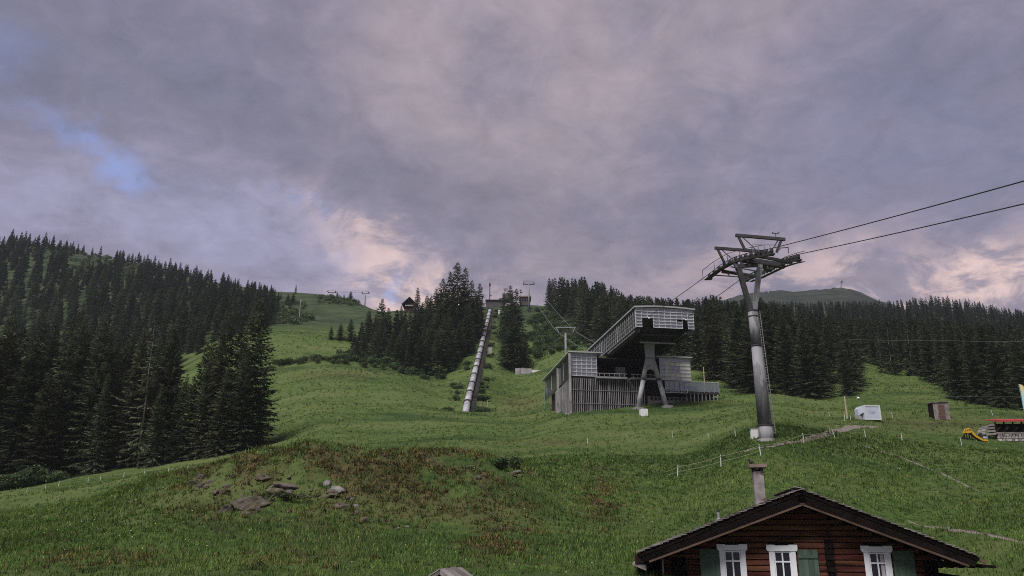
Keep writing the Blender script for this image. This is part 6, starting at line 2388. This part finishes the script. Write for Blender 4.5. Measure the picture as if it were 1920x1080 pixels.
# ------------------------------------------------------------------ trailer, hut, playground, posts
q = hit(1636, 790)
tr_ = thing('white_trailer', 'white box trailer with blurred blue lettering parked on the meadow', 'trailer', q)
Ft = Frame(q.x, q.y, R(4))
w = Ft.w
zb_ = q.z + 0.18
Wt, Ht, Dt = 2.35, 1.72, 1.9
Ft.box(MB(), -Wt / 2 + 0.3, Wt / 2, 0.03, Dt, zb_, zb_ + Ht).build('body', 'trailer_white', tr_)
mb = MB()
mb.hexa([w(-Wt / 2 - 0.12, 0.7, zb_ + 0.62), w(-Wt / 2 + 0.295, 0.05, zb_ + 0.9), w(-Wt / 2 + 0.295, Dt, zb_ + 0.9), w(-Wt / 2 - 0.12, Dt - 0.3, zb_ + 0.62),
         w(-Wt / 2 - 0.12, 0.7, zb_ + 1.45), w(-Wt / 2 + 0.295, 0.05, zb_ + Ht - 0.02), w(-Wt / 2 + 0.295, Dt, zb_ + Ht - 0.02), w(-Wt / 2 - 0.12, Dt - 0.3, zb_ + 1.45)])
mb.build('nose', 'trailer_white', tr_)
Ft.box(MB(), -Wt / 2 - 0.15, -Wt / 2 + 0.25, 0.6, 1.6, zb_ - 0.05, zb_ + 0.7).build('nose_box', 'concrete', tr_)
for a0, a1, z0, z1 in ((-Wt / 2 + 0.3, -Wt / 2 + 0.42, 0, Ht), (Wt / 2 - 0.12, Wt / 2 + 0.004, 0, Ht), (-Wt / 2 + 0.425, Wt / 2 - 0.125, Ht - 0.09, Ht), (-Wt / 2 + 0.425, Wt / 2 - 0.125, 0, 0.09)):
    Ft.box(MB(), a0, a1, -0.01, 0.027, zb_ + z0, zb_ + z1).build('edge_trim', 'trailer_frame', tr_)
Ft.box(MB(), -Wt / 2 + 0.28, Wt / 2 + 0.02, 0.0, Dt + 0.02, zb_ + Ht + 0.003, zb_ + Ht + 0.05).build('roof', 'trailer_frame', tr_)
lt_ = MB()
for ln, (n, z_, x0, x1) in enumerate(((11, 0.92, -0.42, 0.62), (9, 0.76, -0.22, 0.50))):
    for k in range(n):
        if ln == 0 and k in (4,):
            continue
        xx = x0 + (x1 - x0) * k / n
        ww = (x1 - x0) / n * 0.68
        Ft.box(lt_, xx, xx + 0.018, 0.018, 0.024, zb_ + z_, zb_ + z_ + 0.10)
        if k % 3 != 2:
            Ft.box(lt_, xx + 0.02, xx + ww, 0.018, 0.024, zb_ + z_ + (0.08 if k % 2 else 0.0), zb_ + z_ + (0.10 if k % 2 else 0.02))
        if k % 2:
            Ft.box(lt_, xx + ww, xx + ww + 0.018, 0.018, 0.024, zb_ + z_, zb_ + z_ + 0.10)
lt_.build('lettering', 'print_blue', tr_)
MB().tube(w(-0.02, 0.02, zb_ + 1.2), w(-0.02, 0.026, zb_ + 1.2), 0.05, 0.05, 8).build('emblem', 'print_blue', tr_)
for s in (0.1,):
    for bb_ in (0.05, Dt - 0.25):
        wh = MB().tube(w(s, bb_, q.z + 0.26), w(s, bb_ + 0.2, q.z + 0.26), 0.27, 0.27, 16).build('wheel', 'rubber', tr_)
        MB().tube(w(s, bb_ - 0.012, q.z + 0.26), w(s, bb_ + 0.02, q.z + 0.26), 0.15, 0.15, 12).build('hub', 'steel_grey', wh)
MB().bar(w(-Wt / 2 + 0.25, 1.1, zb_ + 0.15), w(-Wt / 2 - 0.95, 1.1, zb_ + 0.28), 0.1, 0.1).build('drawbar', 'timber_brown', tr_)
MB().bar(w(-Wt / 2 - 0.95, 1.1, zb_ + 0.35), w(-Wt / 2 - 1.1, 1.1, zb_ + 0.05), 0.09, 0.09).build('hitch', 'rubber', tr_)

q = hit(1768, 787)
hu = thing('plank_hut', 'small weathered brown plank hut standing on the meadow', 'hut', q)
Fh = Frame(q.x, q.y, R(-4))
w = Fh.w
Wh, Hh = 1.95, 2.25
Fh.box(MB(), -Wh / 2 + 0.03, Wh / 2 - 0.03, 0.03, 1.6, q.z - 0.2, q.z + Hh - 0.05).build('wall', 'timber_dark', hu)
for k in range(9):
    a0, a1 = -Wh / 2 + Wh * k / 9, -Wh / 2 + Wh * (k + 1) / 9
    Fh.box(MB(), a0 + 0.006, a1 - 0.006, -0.01 + random.uniform(0, 0.012), 0.028, q.z - 0.1, q.z + Hh - 0.02 - random.uniform(0, 0.05)).build('plank', 'timber_grey', hu)
MB().hexa([w(-Wh / 2 - 0.08, -0.12, q.z + Hh - 0.1), w(Wh / 2 + 0.08, -0.12, q.z + Hh), w(Wh / 2 + 0.08, 1.75, q.z + Hh + 0.12), w(-Wh / 2 - 0.08, 1.75, q.z + Hh + 0.02),
           w(-Wh / 2 - 0.08, -0.12, q.z + Hh + 0.0), w(Wh / 2 + 0.08, -0.12, q.z + Hh + 0.1), w(Wh / 2 + 0.08, 1.75, q.z + Hh + 0.22), w(-Wh / 2 - 0.08, 1.75, q.z + Hh + 0.12)]).build('roof', 'timber_grey', hu)
Fh.box(MB(), -0.40, 0.38, -0.04, -0.014, q.z + 0.05, q.z + 1.85).build('door', 'timber_brown', hu)

# yellow slide
q = hit(1822, 826)
sl = thing('playground_slide', 'yellow plastic slide with hooped top on the grass', 'slide', q)
tp, bt = P(1812, 812, q.y), P(1848, 827, q.y)
bt.z = gz(bt.x, bt.y) + 0.08
dv = Vector((0, 0.45, 0))
mb = MB()
pts = [tp + Vector((-0.1, 0, 0.0)), tp + Vector((0.55, 0, 0.02)), tp.lerp(bt, 0.5), bt - Vector((0.25, 0, -0.02)), bt + Vector((0.25, 0, -0.02))]
for a, c in zip(pts[:-1], pts[1:]):
    mb.hexa([a, c, c + dv, a + dv, a + Vector((0, 0, .05)), c + Vector((0, 0, .05)), c + dv + Vector((0, 0, .05)), a + dv + Vector((0, 0, .05))])
mb.build('chute', 'yellow_plastic', sl)
for o_ in (Vector((0, -0.03, 0)), dv + Vector((0, 0.03, 0))):
    mb = MB()
    for a, c in zip(pts[:-1], pts[1:]):
        mb.bar(a + o_ + Vector((0, 0, 0.10)), c + o_ + Vector((0, 0, 0.10)), 0.06, 0.2)
    mb.build('side_rail', 'yellow_plastic', sl)
for o_ in (Vector((0, -0.03, 0)), dv + Vector((0, 0.03, 0))):
    hp = [tp + o_ + Vector((0.02 + 0.30 * (1 - math.cos(t_)), 0, 0.12 + 0.34 * math.sin(t_))) for t_ in [k_ * math.pi / 8 for k_ in range(9)]]
    MB().path(hp, 0.06, 8).build('hoop', 'yellow_plastic', sl)
for x_ in (0.0, 0.5):
    for o_ in (Vector((0, 0, 0)), dv):
        p = tp + o_ + Vector((x_, 0, 0))
        MB().bar(p, Vector((p.x, p.y, gz(p.x, p.y) - 0.2)), 0.08, 0.08).build('post', 'timber_dark', sl)
MB().bar(tp + Vector((-0.5, 0.2, -0.7)), tp + Vector((-0.05, 0.2, 0.0)), 0.4, 0.05).build('ladder', 'timber_dark', sl)

# playground kiosk at the right edge: grey slatted hood, red awning, stone wall
q = hit(1905, 829)
ks = thing('kiosk', 'kiosk with red awning, grey slatted hood and rubble stone wall', 'kiosk', q)
Yk = q.y
sc = Yk / FPX
pL = P(1872, 829, Yk)
z_g, z_s, z_t = P(1880, 829, Yk).z, P(1880, 813, Yk).z, P(1880, 790, Yk).z
x0k, x1k = pL.x, pL.x + 5.2
Fk = Frame(0, Yk, 0)
Fk.box(MB(), x0k + 0.1, x1k, 0.12, 0.6, z_g - 0.5, z_s - 0.05).build('wall_core', 'concrete_dark', ks)
for r_ in range(4):
    x = x0k + random.uniform(0, 0.1)
    hgt = (z_s - z_g + 0.25) / 4
    while x < x1k:
        ww = random.uniform(0.22, 0.5)
        zz = z_g - 0.22 + r_ * hgt
        j = random.uniform(0, 0.06)
        a, c_ = x + 0.02, x + ww - 0.02
        z0, z1 = zz + 0.015, zz + hgt - 0.015
        mb = MB()
        mb.hexa([Fk.w(a, 0.12, z0), Fk.w(c_, 0.12, z0), Fk.w(c_, 0.12, z1), Fk.w(a, 0.12, z1),
                 Fk.w(a + 0.04, j - 0.06, z0 + 0.03), Fk.w(c_ - 0.05, j - 0.06, z0 + 0.02), Fk.w(c_ - 0.03, j - 0.06, z1 - 0.04), Fk.w(a + 0.05, j - 0.06, z1 - 0.02)])
        mb.build('stone', 'stone_wall', ks)
        x += ww
Fk.box(MB(), x0k - 0.05, x1k, -0.05, 0.75, z_s - 0.02, z_s + 0.16).build('counter', 'timber_grey', ks)
Fk.box(MB(), x0k + 0.2, x1k, 1.6, 1.8, z_s + 0.16, z_t - 0.05).build('back_wall', 'timber_dark', ks)
for k in range(6):
    xx = x0k + 0.15 + k * 0.95
    Fk.box(MB(), xx - 0.06, xx + 0.06, 0.2, 0.32, z_s + 0.16, z_t - 0.02).build('post', 'timber_dark', ks)
    if k < 5:
        MB().bar(Fk.w(xx + 0.1, 0.8, z_s + 0.25), Fk.w(xx + 0.75, 0.8, z_s + 0.75 + 0.1 * (k % 2)), 0.4, 0.08).build('bench_board', 'timber_grey', ks)
MB().hexa([Fk.w(x0k + 0.1, -0.5, z_t - 0.12), Fk.w(x1k, -0.5, z_t - 0.02), Fk.w(x1k, 2.0, z_t + 0.5), Fk.w(x0k + 0.1, 2.0, z_t + 0.4),
           Fk.w(x0k + 0.1, -0.5, z_t + 0.06), Fk.w(x1k, -0.5, z_t + 0.16), Fk.w(x1k, 2.0, z_t + 0.56), Fk.w(x0k + 0.1, 2.0, z_t + 0.46)]).build('awning', 'red_cloth', ks)
# curved slatted hood on the left
prev = None
c0 = P(1851, 812, Yk)
for k in range(6):
    t = k / 5
    ang = R(10 + 75 * t)
    p = Vector((x0k + 0.02 - 1.35 * math.cos(ang) * 0.85 - 0.1, Yk + 0.1, z_s - 0.35 + 1.35 * math.sin(ang)))
    if prev is not None:
        a, c_ = prev, p
        MB().hexa([a + Vector((0.02, 0, 0.02)), c_ + Vector((0, 0, -0.03)), c_ + Vector((0, 1.6, -0.03)), a + Vector((0.02, 1.6, 0.02)),
                   a + Vector((0.0, 0, 0.09)), c_ + Vector((-0.02, 0, 0.04)), c_ + Vector((-0.02, 1.6, 0.04)), a + Vector((0.0, 1.6, 0.09))]).build('hood_slat', 'timber_grey', ks)
    prev = p
for k in range(4):
    z0 = z_s - 0.1 + k * 0.32
    xl = x0k - 1.15 + 0.12 * k
    MB().bar(Vector((xl, Yk + 0.02, z0)), Vector((x0k - 0.1, Yk + 0.02, z0 + 0.1)), 0.05, 0.2).build('hood_board', 'timber_grey', ks)
Fk.box(MB(), x0k - 1.35, x0k - 0.85, 0.3, 0.9, z_g + 0.25, z_g + 0.65).build('box', 'trailer_white', ks)
Fk.box(MB(), x0k - 1.55, x0k - 1.38, 0.3, 0.9, z_g + 0.2, z_g + 1.0).build('side_board', 'roof_dark', ks)
Fk.box(MB(), x0k - 1.2, x0k, 0.5, 1.6, z_g - 0.3, z_g + 0.2).build('plinth', 'concrete_dark', ks)

# beach flag at the right edge
fb = hit(1918, 800)
Yf = q.y + 0.8
fl = thing('beach_flag', 'tall teal and yellow beach flag at the right edge', 'flag', Vector((P(1917, 786, Yf).x, Yf, gz(P(1917, 786, Yf).x, Yf))))
z0, z1 = P(1917, 786, Yf).z, P(1917, 720, Yf).z
xf = P(1915, 750, Yf).x
MB().tube((xf + 0.12, Yf, gz(xf, Yf) - 0.2), (xf, Yf, z1), 0.025, 0.018, 8).build('pole', 'steel_grey', fl)
for nm, m_, f0, f1 in (('teal_edge', 'flag_teal', 0.0, 0.22), ('cloth', 'flag_yellow', 0.222, 1.0)):
    vs, fs = [], []
    nz, nx = 14, 5
    for i in range(nz + 1):
        t = i / nz
        wid = 0.85 * min(1, 0.5 + 1.6 * (1 - t)) * (0.72 + 0.28 * math.sin(t * 2.6))
        for j in range(nx + 1):
            f = f0 + (f1 - f0) * j / nx
            vs.append((xf + 0.02 + 0.10 * (1 - t) + wid * f, Yf - 0.03 + 0.05 * math.sin(f * 5 + t * 6), z0 + (z1 - z0) * t - 0.12 * f * t))
    for i in range(nz):
        for j in range(nx):
            a = i * (nx + 1) + j
            fs.append((a, a + 1, a + nx + 2, a + nx + 1))
    MB().add(vs, fs).build(nm, m_, fl)
MB().hexa([Vector((xf + .42, Yf - .12, z0 + 1.2)), Vector((xf + .8, Yf - .12, z0 + 1.2)), Vector((xf + .8, Yf - .1, z0 + 1.2)), Vector((xf + .42, Yf - .1, z0 + 1.2)),
           Vector((xf + .42, Yf - .12, z0 + 1.75)), Vector((xf + .8, Yf - .12, z0 + 1.75)), Vector((xf + .8, Yf - .1, z0 + 1.75)), Vector((xf + .42, Yf - .1, z0 + 1.75))]).build('flag_mark', 'flag_red', fl)

# wooden lamp pole near the trailer
q = hit(1589, 786)
tp = P(1583.5, 743, q.y)
lp = thing('lamp_pole', 'leaning wooden pole with a small pale lamp on a wire', 'pole', q)
MB().tube(q - Vector((0, 0, 0.3)), tp, 0.13, 0.10, 10).build('pole', 'pole_wood', lp)
e_ = P(1609, 745, q.y)
MB().bar(tp - Vector((0, 0, 0.1)), e_, 0.04, 0.04).build('bracket', 'steel_dark', lp)
mb = MB().tube(e_ - Vector((0, 0, 0.12)), e_ + Vector((0, 0, 0.06)), 0.2, 0.07, 12)
mb.build('lamp_head', 'wall_white', lp)
q = hit(1341, 713)
gpole = thing('bare_pole', 'thin wooden pole behind the station terrace', 'pole', ground(1323, 138))
b0 = ground(1323, 138)
MB().tube(b0 - Vector((0, 0, 0.3)), Vector((b0.x, b0.y, P(1323, 688, 138).z)), 0.10, 0.08, 8).build('pole', 'pole_wood', gpole)
MB().bar(Vector((b0.x - .4, b0.y, P(1323, 690, 138).z)), Vector((b0.x + .4, b0.y, P(1323, 690, 138).z)), 0.06, 0.08).build('cross_bar', 'timber_dark', gpole)
q = ground(561, 330)
lm = thing('far_post', 'thin pale post on the far slope below the grassy ridge', 'post', q)
MB().tube(q - Vector((0, 0, 0.3)), Vector((q.x, q.y, P(561, 562, 330).z)), 0.16, 0.13, 8).build('pole', 'concrete', lm)
MB().bar(Vector((q.x - .9, q.y, P(561, 563, 330).z)), Vector((q.x + .9, q.y, P(561, 563, 330).z)), 0.14, 0.14).build('cross_bar', 'concrete', lm)


# ------------------------------------------------------------------ fence posts and their lines
def post(px, py_base, rows, label, group, lean=0.0, wdt=0.042, mat='post_white'):
    p = hit(px, py_base)
    h = rows / FPX * p.y * 1.02
    t = p + Vector((lean * h, 0, h))
    root = thing('fence_post', label, 'fence post', p, group)
    MB().tube(p - Vector((0, 0, 0.25)), t, wdt, wdt * 0.85, 8).build('stake', mat, root)
    d = (t - p)
    MB().tube(p + d * 0.86, p + d * 0.90, wdt * 1.5, wdt * 1.5, 8).build('insulator', 'tape', root)
    return p, t


G1 = 'posts of the taped fence by the pylon'
fp = [post(1270, 893, 19, 'fence post at the lower left end of the taped fence', G1, 0.12),
      post(1352, 875, 21, 'second fence post from the lower end of the taped fence', G1, 0.02),
      post(1427, 854, 20, 'fence post directly above the chalet chimney', G1, -0.1),
      post(1508, 832, 19, 'fence post right of the pylon foot', G1, -0.05),
      post(1567, 822, 18, 'leaning fence post at the edge of the gravel path', G1, -0.3)]
for px, py, r_, lb, ln in ((1557, 813, 15, 'thin yellowish post on the left side of the gravel path', -0.05), (1571, 812, 14, 'thin yellowish post beside the leaning one on the path', -0.1)):
    post(px, py, r_, lb, G1, ln, 0.04, 'pole_wood')
for k, f in enumerate((0.42, 0.86)):
    pts = [P(1245, 897 - 3 * k, fp[0][0].y)] + [b.lerp(t, f) for b, t in fp]
    pts[0] = fp[0][0] + (fp[0][0] - fp[1][0]) * 0.3 + Vector((0, 0, 0.25 + 0.3 * k))
    rope(pts, 0.018, ('lower', 'upper')[k] + ' yellowish tape of the fence by the pylon', 'tape', 0.02, 'tapes of the fence by the pylon', 'fence_tape')
G2 = 'single white stakes across the meadow'
for px, py, r_, lb, ln in ((1261, 821, 12, 'white stake in the grass below the station, farthest left'), (1378, 819, 14, 'white stake left of the pylon junction box'), (1328, 821, 11, 'faint stake midway between the station and pylon')) and \
        ((1261, 821, 12, 'white stake in the grass below the splayed station legs', 0), (1379, 818, 14, 'white stake left of the pylon junction box', 0), (1328, 820, 10, 'faint stake midway between the station legs and the pylon', 0),
         (1624, 820, 15, 'white stake below the white trailer', -0.15), (1692, 829, 16, 'upright white stake in the open meadow right of the trailer', 0), (1804, 836, 17, 'white stake just left of the yellow slide', -0.08),
         (1862, 779, 10, 'small pale stake beyond the kiosk hood', -0.2), (1674, 783, 11, 'small pale stake right beside the trailer', -0.1), (1584, 789, 13, 'pale stake at the foot of the wooden lamp pole', 0.05), (1595, 787, 8, 'short stake between the lamp pole and the trailer', 0), (1555, 780, 8, 'faint stake on the slope left of the lamp pole', 0),
         (1822, 686, 6, 'tiny stake', 0)[:0] or (1102, 832, 10, 'thin stake on the meadow below the station corner', 0), (1128, 773 - 90, 6, 'tiny stake', 0)[:0] or (1176, 822, 9, 'faint thin stake on the meadow below the station', 0)):
    post(px, py, r_, lb, G2, ln, 0.034)
G3 = 'white posts of the wire fence before the left stand'
fp3 = []
for k, (px, py) in enumerate(((50, 925), (85, 918), (110, 912), (165, 905), (188, 901), (232, 895), (271, 890), (316, 886), (352, 882))):
    fp3.append(post(px, py, 9, 'small white post of the wire fence before the dark stand', G3, 0.0, 0.05))
rope([b.lerp(t, 0.85) for b, t in fp3], 0.012, 'thin wire along the small white posts before the stand', 'tape', 0.01, None, 'fence_wire')
G4 = 'yellowish posts on the upper meadow'
for px, py, lb in ((651, 697, 'left yellowish post on the upper meadow'), (682, 698, 'middle yellowish post on the upper meadow'), (822, 690, 'yellowish post at the end of the alder bushes'), (902, 764, 'pale post beside the lower end of the pipe'), (914, 762, 'yellowish leaning board beside the lower end of the pipe')):
    post(px, py, 7 if px < 880 else 12, lb, G4, 0, 0.07, 'pole_wood')

# ------------------------------------------------------------------ haze: even, thin air round the whole scene
hb_ = MB()
zlo = float(V[:, 2].min()) if False else -170.0
hb_.hexa([(-1450, -1450, zlo), (1450, -1450, zlo), (1450, 1450, zlo), (-1450, 1450, zlo), (-1450, -1450, 345), (1450, -1450, 345), (1450, 1450, 345), (-1450, 1450, 345)])
hm = bpy.data.materials.new('haze_air')
hm.use_nodes = True
hm.node_tree.nodes.clear()
ho = hm.node_tree.nodes.new('ShaderNodeOutputMaterial')
hv = hm.node_tree.nodes.new('ShaderNodeVolumePrincipled')
hv.inputs['Color'].default_value = (0.80, 0.84, 0.92, 1)
hv.inputs['Density'].default_value = 0.00011
hv.inputs['Anisotropy'].default_value = 0.1
hm.node_tree.links.new(hv.outputs[0], ho.inputs['Volume'])
MATS['haze_air'] = hm
hz_ = hb_.build('haze', 'haze_air')
tag(hz_, 'thin pale haze hanging over the slopes', kind='stuff')
